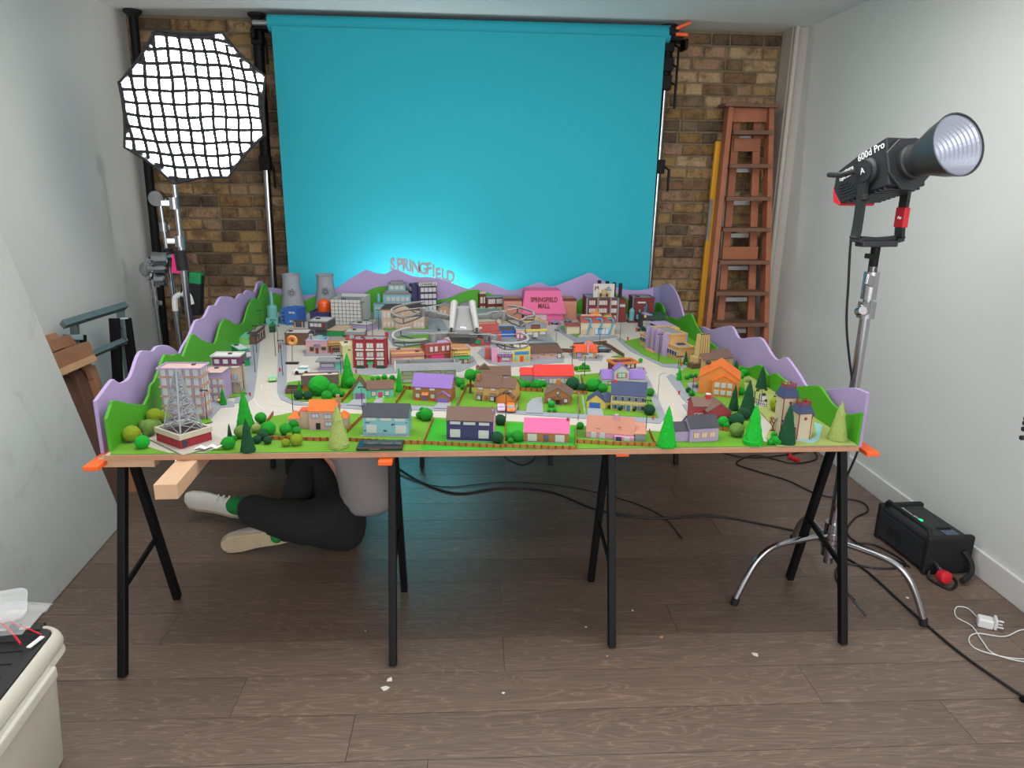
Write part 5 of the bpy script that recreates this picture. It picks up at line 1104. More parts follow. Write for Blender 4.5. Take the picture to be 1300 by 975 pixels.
c = b.p(14, 13, 12); MB().lathe([(8.4 * b.s * x, (z) * b.sv) for x, z in ((1, 0), (1, 7), (.96, 10), (.82, 12.8), (.6, 14.8), (.3, 16), (.01, 16.3))], 24, Matrix.Translation(c)).build('dome', mat('orange_dome_gloss', (214, 82, 22), .25, var=.02), b.r, smooth=True)
b.box(25, 4, 0, 31, 20, 8, 'charcoal', 'annexe')
b = B('model_office_block', 'white miniature office cube covered in a black line grid', 'model building', (421, 412), (459, 413)); D = 9 * b.k
b.box(0, 0, 0, 38, D, 28, 'white'); b.flat(0, 0, 38, D, 28, 'grey', 'white', 4.2, 1.2, .2, vent=(8, 20))
mb = MB()
for i in range(9): mb.box(*b.p(i * 4.72, -.35, 0), *b.p(i * 4.72 + .35, 0, 32))
for j in range(8): mb.box(*b.p(-.3, -.36, j * 4.6 - .2), *b.p(38.4, 0, j * 4.6 + .15))
for j in range(8): mb.box(*b.p(-.36, 0, j * 4.6 - .2), *b.p(0, D, j * 4.6 + .15))
for i in range(7): mb.box(*b.p(-.36, i * 7, 0), *b.p(0, i * 7 + .4, 32))
mb.build('grid_lines', pm('charcoal'), b.r, kind='stuff')
# --- left centre blocks
b = B(Sh, 'grey violet two storey miniature shop with white roof right of the blue building', 'model building', (392, 426), (416, 427)); D = 5.5 * b.k
b.box(0, 0, 0, 24, D, 18, 'darkgrey'); b.flat(0, 0, 24, D, 18, 'white', 'grey', 1.2, 1, .6, vent=(4, 14)); b.wins([(3 + i * 5, 12, 3.6, 3.6) for i in range(3)], 'grey', 'white'); b.wins([(18, 11.5, 2.4, 5)], 'maroon', 'maroon'); b.box(11, -3, 7.5, 24, 0, 8.5, 'charcoal', 'canopy'); b.wins([(3, 2, 4.5, 4)], 'grey', 'charcoal')
b = B(Sh, 'brown miniature warehouse with white roof carrying a black hoarding', 'model building', (362, 438), (391, 438)); D = 5.5 * b.k
b.box(0, 0, 0, 30, D, 14.5, 'brown'); b.flat(0, 0, 30, D, 14.5, 'white', 'brown', .9, .9, .3, vent=(3, 10)); hb = b.box(7, D - 2, 18, 21, D - 1, 28, 'charcoal', 'hoarding'); b.box(8.5, D - 4.6, 15, 9.5, D - 2.4, 25, 'tan', 'hoarding_post'); b.box(18, D - 4.6, 15, 19, D - 2.4, 25, 'tan', 'hoarding_post')
b = B(Sh, 'lilac and pink brick miniature tavern with tiny billboards on its roof', 'model building', (389, 449), (417, 449)); D = 4 * b.k
b.box(0, 0, 0, 27, D, 16, mat('card_tavern', (176, 138, 140), .8, var=.14, scale=90)); b.flat(0, 0, 27, D, 16, 'windowgrey', 'lilac', 1, .9, .4); b.wins([(5, 4, 4.4, 4.4), (20, 5, 5, 3.6)], 'woodbrown', 'charcoal'); b.door(12, 3.6, 7, 'maroon'); b.sign("MOE'S", 10, 9, 9, 4, 'lilac', 'charcoal')
b.box(3, D * .4, 17, 8, D * .5, 23.5, 'lightblue', 'billboard'); b.box(4.3, D * .38, 17.5, 6.8, D * .4, 22, 'rose', 'billboard_panel'); b.box(13, D * .5, 18, 20, D * .6, 21.5, 'teal', 'roof_unit'); b.box(21.5, D * .4, 17, 25, D * .7, 20, 'skyblue', 'roof_unit')
b = B(Sh, 'tan miniature shop with wooden front and sign next to the tavern', 'model building', (417, 448), (436, 447)); D = 5 * b.k
b.box(0, 0, 0, 19, D, 15, 'sand'); b.flat(0, 0, 19, D, 15, 'grey', 'tan', .9, .8); b.wins([(1.5, 1.5, 16, 6.5)], 'brown', 'darkbrown'); b.wins([(4, 2.8, 11, 4)], 'orange2', 'charcoal', v=-.8); b.sign('~xxxxxxxxx', .5, 10, 18, 4, 'sand', 'darkbrown')
b = B(Sh, 'green fronted miniature shed with sand roof behind the shop row', 'model building', (415, 427), (438, 428)); D = 5 * b.k; b.box(0, 0, 0, 23, D, 8, 'green'); b.flat(0, 0, 23, D, 8, 'beige', 'sand', .8, .8)
b = B(Sh, 'small lilac miniature shop with white roof and dark vent, left of the courthouse', 'model building', (444, 419), (467, 421)); D = 4 * b.k; b.box(0, 0, 0, 23, D, 7.5, 'lilac'); b.flat(0, 0, 23, D, 7.5, 'white', 'grey', 1, .8, .5, vent=(5, 8)); b.wins([(15, 2, 5, 1.4)], 'mauve', 'lilac', fr=.2)
b = B(Sh, 'low red miniature shop with pale grey cornice behind the red brick block', 'model building', (439, 432), (462, 432)); D = 5 * b.k; b.box(0, 0, 0, 24, D, 8, 'rose'); b.box(-.8, -.8, 7, 24.8, D, 10, 'grey', 'cornice'); b.flat(-.6, -.6, 24.6, D, 10, 'cream2', 'grey', .8, .8, vent=(7, 12)); b.wins([(6, 2.4, 3.5, 3.5)], 'white', 'teal')
b = B(Sh, 'pale yellow green miniature building joined to the left of the red brick block', 'model building', (436, 468), (450, 467)); D = 7 * b.k; b.box(0, 0, 0, 14, D, 28, 'paleyellow'); b.flat(0, 0, 14, D, 28, 'cream', 'paleyellow', 1, .9, .4, vent=(5, 18)); b.wins([(7, 23, 3, .8)], 'brown', 'brown', fr=.2)
b = B('model_apartment_block', 'three storey deep red brick miniature block with white balconies', 'model building', (450, 467), (491, 467)); D = 5.5 * b.k
b.box(0, 0, 0, 41, D, 35, 'red'); b.flat(0, 0, 41, D, 35, 'grey', 'red', 1.2, 1, .4, vent=(8, 10))
for u in (-1, 12.5, 25.5, 38.5): b.box(u, -1.6, 0, u + 3.2, 0, 37.5, 'red', 'pilaster')
b.box(38, D - 3, 35, 42, D, 41, 'red', 'stair_head')
for j in range(3):
    for k_, u in enumerate((3.4, 16.4, 29)):
        if j == 0 and k_ == 1: continue
        b.wins([(u, 3.5 + j * 11, 8.4, 5.8)], 'red', 'white', mull=1, fr=.3)
        if j: b.box(u - 1, -2.6, .2 + j * 11, u + 9.2, -.2, 2.2 + j * 11, 'white', 'balcony')
b.door(17.5, 5.5, 5, 'windowgrey'); aw = b.poly([(16.5, 0, 9), (16.5, -4, 5.5), (16.5, 0, 5.5)], (8, 0, 0), 'green', 'awning')
for u in (2.5, 28.5): b.box(u, -4.5, 0, u + 11, -1.8, 3, 'dkgreen', 'hedge')
b = B(Sh, 'lilac and mint miniature shop with grey overhanging roof left of the tall green cone', 'model building', (406, 470), (434, 470)); D = 4.5 * b.k; b.box(0, 0, 0, 28, D, 11, 'lilac'); b.box(-4, -4, 11, 29, D, 12.6, 'grey', 'roof'); b.box(20, -.8, 0, 28, 0, 11, 'mint', 'mint_panel'); b.wins([(2, 4.5, 16, 4)], 'mauve', 'white'); b.box(20, D * .3, 12.6, 25, D * .4, 14, 'charcoal', 'roof_vent')
# motel and shops in the middle
b = B('model_motel', 'long cream two storey miniature motel with grey tray roof', 'model building', (509, 487), (579, 485)); D = 6.5 * b.k
b.box(0, 0, 0, 70, D, 18, 'cream'); 
b.poly([(-6, -5, 17), (-6, 0, 25), (-6, 1.5, 25), (-6, 1.5, 17)], (82, 0, 0), 'grey', 'mansard'); b.box(-6, 1.5, 17, 76, D, 20, 'grey', 'roof'); b.box(12, D * .55, 20, 14, D, 26, 'grey', 'roof_wall'); b.box(-6, D - 2, 20, 76, D, 25, 'grey', 'roof_wall'); b.box(68, 2, 20, 70, D, 25, 'grey', 'roof_wall')
b.poly([(-6, -5, 17), (-6, 8, 27), (-6, 8, 17)], (-1, 0, 0), 'white', 'white_end'); b.wins([(3 + i * 18, 11, 11, 4) for i in range(4)] + [(3 + i * 18, 1.5, 11, 4) for i in range(2)], 'grey', 'white')
b = B(Sh, 'low tan miniature shops with peach roofs right of the red brick block', 'model building', (497, 463), (539, 461)); D = 6 * b.k
b.box(0, 0, 0, 42, D * .6, 12, 'pinkbeige'); b.flat(0, 0, 42, D * .6, 12, 'sand', 'salmon', 1.3, 1, .4, vent=(32, 10)); b.box(0, D * .6, 0, 42, D, 14, 'beige'); b.flat(0, D * .6, 42, D, 14, 'beige', 'salmon', 1.2, 1, .3, vent=(9, D * .75)); b.box(14, -1, 3, 24, 0, 7, 'yellow', 'awning'); b.box(28, -1, 3, 38, 0, 7, 'yellow', 'awning'); b.box(0, -.5, 9, 42, 0, 10.5, 'rose', 'band')
b = B(Sh, 'red brick two storey miniature shop with hot pink front', 'model building', (540, 460), (574, 457)); D = 4.5 * b.k
b.box(0, 0, 0, 33, D, 22, 'brick'); b.flat(0, 0, 33, D, 22, 'lilac', 'rose', 1, 1, .5, vent=(7, 8)); b.wins([(6, 13, 3.4, 6), (12, 13, 3.4, 6), (21, 13, 3.4, 6), (27, 13, 3.4, 6)], 'rose', 'white', fr=.5); b.box(0, -.8, 9, 33, 0, 10.5, 'rose', 'band'); b.box(7, -1.4, 0, 23, 0, 8, 'hotpink', 'shopfront')
b = B(Sh, 'tan miniature shop with yellow sign and green awning above a brown front', 'model building', (575, 462), (597, 461)); D = 8 * b.k
b.box(0, 0, 0, 22, D * .5, 17, 'sand'); b.flat(0, 0, 22, D * .5, 17, 'tan', 'woodbrown', .9, .9); b.box(0, D * .5, 0, 19, D, 22, 'tan'); b.flat(0, D * .5, 19, D, 22, 'tan', 'woodbrown', .9, .9); b.sign('~xxxxxxxxxx', 1, 11, 20, 4.6, 'yellow', 'charcoal'); b.poly([(0, 0, 10), (0, -3, 6.5), (0, 0, 6.5)], (22, 0, 0), 'green', 'awning'); b.wins([(2, 1, 9, 4)], 'brown', 'white'); b.wins([(14, 1, 4, 4.4)], 'brown', 'white'); b.box(0, -.3, 0, 22, 0, 1, 'brown', 'plinth')
# civic row at the back
b = B('model_civic_building', 'pale blue miniature tower block in three steps with rows of white windows', 'model building', (487, 401), (522, 401)); D = 30
b.box(0, 0, 0, 35, D, 27, 'lightblue'); b.poly([(-.8, -.8, 27), (35.8, -.8, 27), (35.8, D + .8, 27), (-.8, D + .8, 27)], (0, 0, 1), 'grey', 'cornice'); b.box(3, 6, 28, 32, D - 4, 31, 'grey', 'sloped_roof'); b.box(6.5, 7, 31, 28, D - 6, 38, 'lightblue', 'upper_wall'); b.box(5.5, 6, 38, 29, D - 5, 39.5, 'grey', 'roof'); b.box(9, 10, 39.5, 25, D - 9, 42, 'grey', 'cap')
b.grid(5, 18.5, 5, 1, 6, 1, 3.6, 5, fc='white', pc='white', fr=.3); b.grid(5, 11, 5, 1, 6, 1, 3.6, 5, fc='white', pc='white', fr=.3); b.grid(5, 3, 5, 1, 6, 1, 3.6, 5, fc='white', pc='white', fr=.3); b.grid(9, 33, 3, 1, 6.2, 1, 3.8, 4, fc='white', pc='white', v=7, fr=.3)
b = B('model_civic_building', 'small pale blue miniature annexe with a water tank on its roof', 'model building', (475, 404), (487, 404)); b.box(0, 0, 0, 12, 14, 17, 'lightblue'); b.flat(0, 0, 12, 14, 17, 'grey', 'lightblue', .8, .8); b.cyl(6, 6, 20, 28, 2.1, 'teal', 'water_tank'); b.cyl(6, 6, 28, 30.5, 2.3, 'teal', 'tank_cap', .2); b.box(5.6, 5.6, 17, 6.4, 6.4, 20, 'grey', 'tank_leg'); b.wins([(2 + i * 3, 11, 1.8, 2.6) for i in range(3)], 'white', 'white', fr=.2)
b = B('model_courthouse', 'sand pink miniature courthouse with brown roof and pediment behind the drone', 'model building', (485, 417), (540, 418)); D = 34
b.box(0, 0, 0, 54, D, 24, 'beige'); b.box(-1, -1, 24, 55, D + 1, 25.4, 'brown', 'cornice'); b.hip(0, 0, 54, D, 25.4, 3.5, 'darkbrown', 10)
b.box(17, -3, 0, 39, 0, 24, 'beige', 'portico'); b.poly([(16, -3.4, 24), (28, -3.4, 29.5), (40, -3.4, 24)], (0, 5, 0), 'beige', 'pediment'); b.wins([(2.5 + i * 5, 14, 2.6, 6) for i in range(3)] + [(2.5 + i * 5, 3, 2.6, 5) for i in range(3)] + [(41 + i * 4.5, 14, 2.6, 6) for i in range(3)] + [(41 + i * 4.5, 3, 2.6, 5) for i in range(3)], 'white', 'white', fr=.3)
for u in (19, 24, 31, 36): b.cyl(u, -3.8, 0, 23, .9, 'beige', 'column', n=10)
b.box(25, -5, 0, 31, -3, 2, 'grey', 'steps')
b = B('model_office_block', 'navy miniature tower with rows of white windows and CHANNEL 6 sign', 'model building', (532, 402), (555.5, 401)); D = 26
b.box(0, 0, 0, 23, D, 38, 'navy'); b.flat(0, 0, 23, D, 38, 'grey', 'navy', 1.5, 1)
b.box(-7, 6, 0, 0, D, 39, 'navy', 'side_wall')
for j in range(4): b.wins([(2.6 + i * 5, 7 + j * 8, 4.2, 5.4) for i in range(4)], 'navy', 'white', fr=.3); b.wins([(1.0, 7 + j * 8, 3, 5)], 'navy', 'white', v=6, fr=.2); b.wins([(8 + i * 5, 7 + j * 8, 3.6, 5) for i in range(3)], 'navy', 'white', face='l', u=-7, fr=.3)
b.sign('CHANNEL 6', .6, 38.4, 22.4, 4.6, 'white', 'charcoal', v=0)
for cx, lb_ in ((565, 'left grey round topped miniature hangar with tan front behind the drone'), (591, 'right grey round topped miniature hangar behind the drone')):
    b = B('model_hangar', lb_, 'model building', (cx - 9, 400), (cx + 9, 400)); n = 12
    b.poly([(9 - 10 * math.cos(PI * k / n), 2, 5 + 10.5 * math.sin(PI * k / n)) for k in range(n + 1)] + [(19, 2, 0), (-1, 2, 0)], (0, 40, 0), 'grey', 'vault'); b.poly([(8 - 8.5 * math.cos(PI * k / n), 0, 2 + 9 * math.sin(PI * k / n)) for k in range(n + 1)] + [(16.5, 0, 0), (-.5, 0, 0)], (0, 2, 0), 'tan', 'front_wall'); b.wins([(3, 2, 2, 4), (8, 2, 2, 4)], 'white', 'windowgrey', fr=.3)
b = B('model_office_block', 'miniature block with dark red frame, white panels and grey green roof', 'model building', (610, 400), (640, 399)); D = 30
b.box(8, 0, 0, 30, D, 22, 'maroon'); b.box(0, 6, 0, 8, D, 26, 'maroon', 'side_wall'); b.flat(8, 0, 30, D, 22, 'grey', 'teal', 1, 1, .4); b.wins([(9.5, 14, 9, 6), (20, 14, 9, 6), (9.5, 4, 9, 6), (20, 4, 9, 6)], 'maroon', 'white', fr=.3); b.wins([(1, 4, 3.0, 6), (5, 4, 2, 6), (1, 14, 3, 8), (5, 14, 2, 8)], 'maroon', 'white', v=6, fr=.3); b.box(0, 5, 26, 8, 6, 29, 'cream2', 'sign_board')
b = B(Sh, 'low white miniature block with green edged roof in front of the red framed one', 'model building', (605, 411), (636, 411)); D = 34; b.box(0, 0, 0, 31, D, 13, 'cream2'); b.flat(0, 0, 31, D, 13, 'grey', 'palegreen', 1, 1, .6); b.wins([(17, 6, 10, 2.4)], 'charcoal', 'grey', fr=.2); b.wins([(3, 2, 6, 5)], 'grey', 'windowgrey')
b = B(Sh, 'low white miniature shop with red edged roof behind the drone body', 'model building', (598, 420), (630, 420)); D = 26; b.box(0, 0, 0, 32, D, 10, 'white'); b.flat(0, 0, 32, D, 10, 'cream2', 'rose', 1, 1, .6)
# shopping centre
b = B('model_mall', 'hot pink sloping miniature shopping centre with SPRINGFIELD MALL lettering', 'model building', (665, 407), (715, 407)); D = 34
b.box(0, 0, 0, 50, D, 9, 'pink'); mb = MB(); pts = [(-3, -3, 9), (53, -3, 9), (53, D, 9), (-3, D, 9), (1, 3, 37), (46, 3, 37), (46, D - 4, 37), (1, D - 4, 37)]
mb.add([b.p(*q) for q in pts], [(0, 1, 5, 4), (1, 2, 6, 5), (2, 3, 7, 6), (3, 0, 4, 7), (4, 5, 6, 7), (3, 2, 1, 0)]).build('sloping_wall', pm('pink'), b.r); b.flat(2.5, 4, 44.5, D - 5, 36.6, 'darkgrey', 'pink', 1, 1.2)
b.wins([(14, 1, 14, 6.5)], 'white', 'windowgrey'); mb = MB()
for i in range(5): mb.box(*b.p(14 + i * 3.4, -1, 1), *b.p(14.4 + i * 3.4, 0, 7.5))
mb.box(*b.p(14, -1, 4.2), *b.p(28, 0, 4.6)); mb.build('glazing_bars', pm('pink'), b.r)
me = None
for t_, z_, w_ in (('SPRINGFIELD', 26.5, 34), ('MALL', 19, 15)):
    me = text_mesh('lettering', t_, 1, .0, pm('maroon'), .035); xs = [q.co.x for q in me.vertices]; ys_ = [q.co.y for q in me.vertices]; sx = w_ * b.s / (max(xs) - min(xs)); sy = 6.2 * b.sv / (max(ys_) - min(ys_))
    c0 = ((max(xs) + min(xs)) / 2, (max(ys_) + min(ys_)) / 2)
    for q in me.vertices: q.co.x = (q.co.x - c0[0]) * sx; q.co.y = (q.co.y - c0[1]) * sy
    tl = math.atan2(6 * b.s, 28 * b.sv); linkobj('lettering', me, b.r, b.p(25, -3 + 6 * (z_ - 9) / 28 - .5, z_), (PI / 2 - tl, 0, 0))
for sgn, u0, u1, lb_ in ((0, -25, -2, 'salmon barrel roofed wing joined to the left side of the pink shopping centre'), (1, 50, 67, 'salmon barrel roofed wing joined to the right side of the pink shopping centre')):
    n = 10; sec = [(0, 0)] + [(4 - 4 * math.cos(PI / 2 * k / n), 18 + 8 * math.sin(PI / 2 * k / n)) for k in range(n + 1)] + [(30, 26), (30, 0)]
    b.poly([(u0, 4 + v, z) for v, z in sec], (u1 - u0, 0, 0), 'salmon', 'side_wing')
b.box(-25, 3.8, 25, -2, 10, 26.6, 'maroon', 'wing_edge'); b.box(48, 3.8, 25, 67, 10, 26.6, 'maroon', 'wing_edge')
b = B(Sh, 'grey miniature store with dark sign and yellow trim right of the drone', 'model building', (667, 429), (695, 428)); D = 8 * b.k * .7
b.box(0, 0, 0, 27, D, 18, 'grey'); b.gable(0, 0, 27, D, 18, 5, 'sand', 'grey', 'v', .6); b.sign('~~xxxxxx', 7, 11.5, 11, 5, 'charcoal', 'orangered', v=0); b.box(0, -1, 8, 27, 0, 11, 'yellow', 'trim_band'); b.wins([(1.5, 4, 7, 3.2), (18, 4, 7, 3.2)], 'grey', 'white'); b.wins([(10, .6, 5.4, 6.4)], 'grey', 'white')
b = B(Sh, 'red miniature hall with coloured posters right behind the drone', 'model building', (598, 440), (640, 438)); D = 6 * b.k
b.box(0, 0, 0, 38, D * .5, 16, 'rose'); b.flat(0, 0, 38, D * .5, 16, 'brick', 'rose', 1.2, 1); b.box(4, D * .5, 0, 38, D, 24, 'rose', 'rear_wall'); b.flat(4, D * .5, 38, D, 24, 'salmon', 'rose', 1.2, 1); b.wins([(5, 3, 7, 5)], 'brown', 'green'); b.wins([(17, 4, 7, 5)], 'brown', 'mauve'); b.wins([(8 + i * 5, 19, 3.6, 3) for i in range(2)], 'rose', 'white', v=D * .5)
b = B(Sh, 'bright blue walled open topped miniature block right of the red hall', 'model building', (634, 428), (654, 428)); D = 6 * b.k; b.box(0, 0, 0, 20, D, 7, 'blue'); b.flat(0, 0, 20, D, 7, 'brown', 'blue', 1.6, 1.4)
b = B(Sh, 'tiny white and red miniature shopfront between the blue block and the grey store', 'model building', (655, 430), (667, 430)); D = 24; b.box(0, 0, 0, 11, D, 11, 'brightred'); b.flat(0, 0, 11, D, 11, 'grey', 'white', .8, .8); b.sign('~xxxxxxxx', 0, 7, 11, 3, 'white', 'brightred', v=0); b.wins([(1, 1, 3, 4.5), (6, 1, 3, 4.5)], 'white', 'windowgrey', fr=.3)
b = B(Sh, 'pink miniature store with striped awning and white FLAMING sign', 'model building', (624, 460), (650, 460)); D = 6 * b.k
b.box(0, 0, 0, 25.5, D, 17, 'lightpink'); b.flat(0, 0, 25.5, D, 17, 'grey', 'lightpink', 1.2, .9, .3, vent=(14, 12)); b.sign('FLAMING', 8, 15, 19, 4.4, 'white', 'mauve', v=0); b.sign('~xxxxxx', 8, 11, 19, 4.2, 'white', 'mauve', v=0); b.wins([(13, 2.5, 10, 4)], 'red', 'white'); b.door(7.5, 3.4, 8, 'brightred')
for k in range(9): b.poly([(7 + k * 2.1, 0, 10.5), (7 + k * 2.1, -2.4, 8), (7 + k * 2.1, 0, 8)], (2.1, 0, 0), 'blue' if k % 2 else 'red', 'awning_stripe')
b.box(-8, 14, 0, -1, D, 14, 'rose', 'rear_annexe')
b = B(Sh, 'yellow miniature store with sky blue sign next to the pink store', 'model building', (650.5, 460), (673, 459)); D = 5.5 * b.k
b.box(0, 0, 0, 22.5, D, 17, 'yellow'); b.flat(0, 0, 22.5, D, 17, 'cream2', 'yellow', 1.2, 1, .3, vent=(0, 12)); b.sign('~xxxxxxxxxxx', 2.5, 9.5, 18, 4.2, 'skyblue', 'blue', v=0); b.wins([(2, 3, 5, 4.6), (16, 3, 4.6, 4.6)], 'yellow', 'lightblue'); b.door(9.5, 4.5, 7.5, 'orangered')
b = B(Sh, 'long low miniature hall with big brown roof and pink wall', 'model building', (672, 456), (713, 455)); D = 34
b.box(0, 0, 0, 41, D, 8, 'pinkbeige'); b.poly([(-2, -1.5, 7.5), (43, -1.5, 7.5), (42, 26, 11.5), (-2, 26, 11.5)], (0, 0, 1), 'brown', 'roof'); b.box(-2, 26, 11, 42, 34, 13, 'darkgrey', 'roof_edge'); b.wins([(36, 1, 3.6, 5.4)], 'brown', 'white'); b.wins([(33, 3.5, 2, 2)], 'brown', 'white', fr=.3); b.wins([(10, 2.2, 2.2, .5), (17, 5, 2.2, .5), (27, 4, 2.4, .5), (2, 1, 1.6, .5)], 'brown', 'brown', fr=.1)
b = B('model_diner', 'miniature diner with pleated orange red roof and tall roadside sign', 'model diner', (730, 455), (758, 455)); D = 5 * b.k
b.box(0, 0, 0, 27, D, 9, 'sand')
for k in range(8): b.poly([(-1 + k * 3.7, -2.5, 8.5), (-1 + k * 3.7, D * .5, 16), (-1 + k * 3.7, D + 2, 8.5)], (3.2, 0, 0), 'orangered', 'roof_pleat')
b.gable(-1, -1.8, 28, D + 1.5, 8.3, 7, 'orange', None, 'u', .6, .5); b.box(-3, -3, 0, 30, D + 4, .8, 'paving', 'plinth'); b.wins([(12, 2.5, 10, 4)], 'white', 'windowgrey'); b.wins([(2, 1.5, 5.5, 6)], 'charcoal', 'lilac'); b.cyl(15, -5, 0, 19, .55, 'white', 'sign_pole'); b.sign('~xxxxxxxx', 10, 19, 11, 2.6, 'lightpink', 'red', v=-4.8); b.poly([(11, -5.6, 21.8), (15.5, -5.6, 24.5), (20, -5.6, 21.8)], (0, .8, 0), 'orange2', 'sign_top'); b.cyl(26, -3, .8, 3, 1, 'red', 'bin')
for seg in (((713, 447), (730, 448)), ((766, 438), (774, 442)), ((774, 442), (792, 454)), ((728, 440), (770, 437))):
    a_, c_ = atz(*seg[0], ZT + .001), atz(*seg[1], ZT + .001); o = MB().bar(Vector((0, 0, .010)), c_ - a_ + Vector((0, 0, .010)), .005, .020).build('model_wall', pm('brown'), None, loc=a_); tag(o, {713: 'brown miniature wall left of the diner', 766: 'short brown miniature wall behind the black car', 774: 'long brown miniature wall running down to the right of the car park', 728: 'brown miniature wall behind the diner'}[seg[0][0]], 'wall')
b = B(Sh, 'cinema with red curved roof and three blue arching pipes on a stone front', 'model building', (737, 425), (780, 425)); D = 26
b.box(0, 0, 0, 43, D, 16, 'cream'); n = 8; b.poly([(-.8, -1 + (D / 2 + 1) * (1 - math.cos(PI * k / n)), 15.5 + 6 * math.sin(PI * k / n)) for k in range(n + 1)], (45, 0, 0), 'brick', 'roof'); b.box(0, -.6, 0, 16, 0, 7, 'beige', 'stone_base'); b.wins([(18 + i * 4.4, 1, 3.6, 7) for i in range(4)], 'skyblue', 'windowgrey', fr=.4)
for u in (11, 25, 39): MB().tube(smooth_path([b.p(u - 5, 4, 19.5), b.p(u, -1, 20), b.p(u + 1, -2.5, 16), b.p(u - 1, -1.5, 8), b.p(u - 3, -1.5, 0)]), .0045, 8).build('arch_pipe', mat('pipe_blue', (50, 150, 190), .5), b.r, smooth=True)
b.box(-17, 3, 0, -1, D - 4, 10, 'cream', 'annexe'); b.box(-18, 2, 10, 0, D - 3, 11.6, 'brick', 'annexe_roof'); b.cyl(13.5, -.7, 9.5, 12, 1.2, 'white', 'clock')
b.sign('~xxxxxxxxx', 2, 20.5, 26, 3, 'cream', 'orangered', v=D * .5); b.poly([(14, D * .6, 23), (17, D * .6, 27), (19, D * .6, 26), (21, D * .6, 32), (24, D * .6, 27), (26, D * .6, 26), (27, D * .6, 23)], (0, .8, 0), 'orange2', 'roof_ornament')
for k in range(9): a = PI * k / 8; MB().bar(b.p(35, 8, 21), b.p(35 + 6 * math.cos(a), 8, 21 + 4.5 * math.sin(a)), .002).build('sunburst_ray', pm('yellow'), b.r)
b = B('model_factory', 'brick red miniature factory with white billboard and four black chimneys on top', 'model building', (744, 409), (784, 409)); D = 30
b.box(0, 0, 0, 40, D, 30, 'maroon'); b.flat(0, 0, 40, D, 30, 'grey', 'darkgrey', 1, 1, .4)
for u in (-.8, 13, 29, 38.5): b.box(u, -1.2, 0, u + 1.8, 0, 31, 'grey', 'pilaster')
for z in (22, 12, 3): b.wins([(q, z, 2.1, 5.5) for q in (3, 5.6, 8.2, 15.5, 18, 20.6, 23.2, 31, 33.4, 35.6)], 'maroon', 'white', fr=.2)
bb_ = b.box(8, 3, 31, 34.5, 4, 48, 'white', 'billboard'); b.box(14, 2.3, 31.5, 29, 3, 37.5, 'churchtan', 'billboard_picture', bb_); b.box(16, 1.9, 32, 18.5, 2.3, 36, 'charcoal', 'billboard_picture', bb_); b.box(24, 1.9, 32, 26.5, 2.3, 36, 'charcoal', 'billboard_picture', bb_); b.cyl(21.5, 2.6, 35, 41, 3, 'churchtan', 'billboard_picture')
for k in range(4): b.box(20 + k * 2, 2.5, 39.5 + k * 1.6, 31 - k, 2.9, 40 + k * 1.6, 'charcoal', 'billboard_line', bb_)
b.poly([(9.5, 2.9, 40), (10.2, 2.9, 46), (12, 2.9, 43), (13.5, 2.9, 46), (15, 2.9, 41), (14, 2.9, 41), (13, 2.9, 44), (12, 2.9, 42), (10.8, 2.9, 44), (10.6, 2.9, 40)], (0, -.6, 0), 'red', 'billboard_letter')
for u, hh_ in ((17, 51), (27, 50), (36, 48.5), (44, 47.5)): b.cyl(u, 12, 30, hh_, 2.3, 'black', 'chimney')
b.box(41, 0, 0, 50, D, 28, 'maroon', 'side_wall'); b.wins([(42, 20, 6, 2.4)], 'grey', 'white')
b = B('model_factory', 'plain dark red miniature block with pale blue pipes at the back right', 'model building', (803, 407), (829, 407)); D = 26
b.box(0, 0, 0, 26, D, 28, 'maroon'); b.flat(0, 0, 26, D, 28, 'grey', 'maroon', 1, 1, .3, vent=(5, 8)); b.wins([(5, 22, 10, 2)], 'maroon', 'white')
for u, z in ((14, 12), (16, 16), (-1, 24)): b.cyl(u, -1.2, 0, z + 6, .7, 'skyblue', 'pipe', n=8)
b.box(-9, -14, 0, 16, -1, 1.4, 'maroon', 'loading_dock'); b.cyl(-3, -6, 1.4, 14, 3.4, 'teal', 'silo'); b.cyl(-3, -6, 14, 17, 3.4, 'teal', 'silo_cap', .8); b.cyl(6.5, -7, 3.5, 8.5, 4.3, 'teal', 'tank'); b.cyl(6.5, -7, 8.5, 15, 1, 'teal', 'tank_neck')
b = B(Sh, 'miniature theatre with dark green ribbed barrel roof and black sign front', 'model building', (816, 419), (846, 419)); D = 26
for k in range(4): n = 8; b.poly([(10 + k * 5.2, 2 + 12 * (1 - math.cos(PI * q / n)), 10 + 10.5 * math.sin(PI * q / n)) for q in range(n + 1)] + [(10 + k * 5.2, 26, 0), (10 + k * 5.2, 2, 0)], (4.8, 0, 0), 'dkgreen', 'barrel_section')
b.box(0, 0, 0, 11, D, 18, 'charcoal'); 
for k in range(6): b.box(-.4, -.5, 1.6 + k * 1.8, 9, 0, 2.6 + k * 1.8, 'white', 'slat')
b.poly([(0, -.8, 13), (0, -.8, 20), (11, -.8, 17), (13, -.8, 13)], (0, .7, 0), 'charcoal', 'sign_front'); b.box(.5, -1.2, 16, 3, -.8, 19.5, 'yellow', 'sign_panel'); b.box(2, 4, 18, 12, 20, 19, 'lilac', 'top_panel')
b = B(Sh, 'yellow roofed miniature shop with lilac back roof behind the school', 'model building', (836, 428), (862, 427)); D = 24; b.box(0, 0, 0, 25, D, 10, 'white'); b.box(-1, -1, 8, 26, 8, 11, 'yellow', 'yellow_roof'); b.poly([(4, 8, 11), (26, 8, 11), (20, 26, 14), (-2, 26, 14)], (0, 0, .8), 'lilac', 'rear_roof'); b.wins([(8, 2, 10, 4)], 'grey', 'windowgrey')
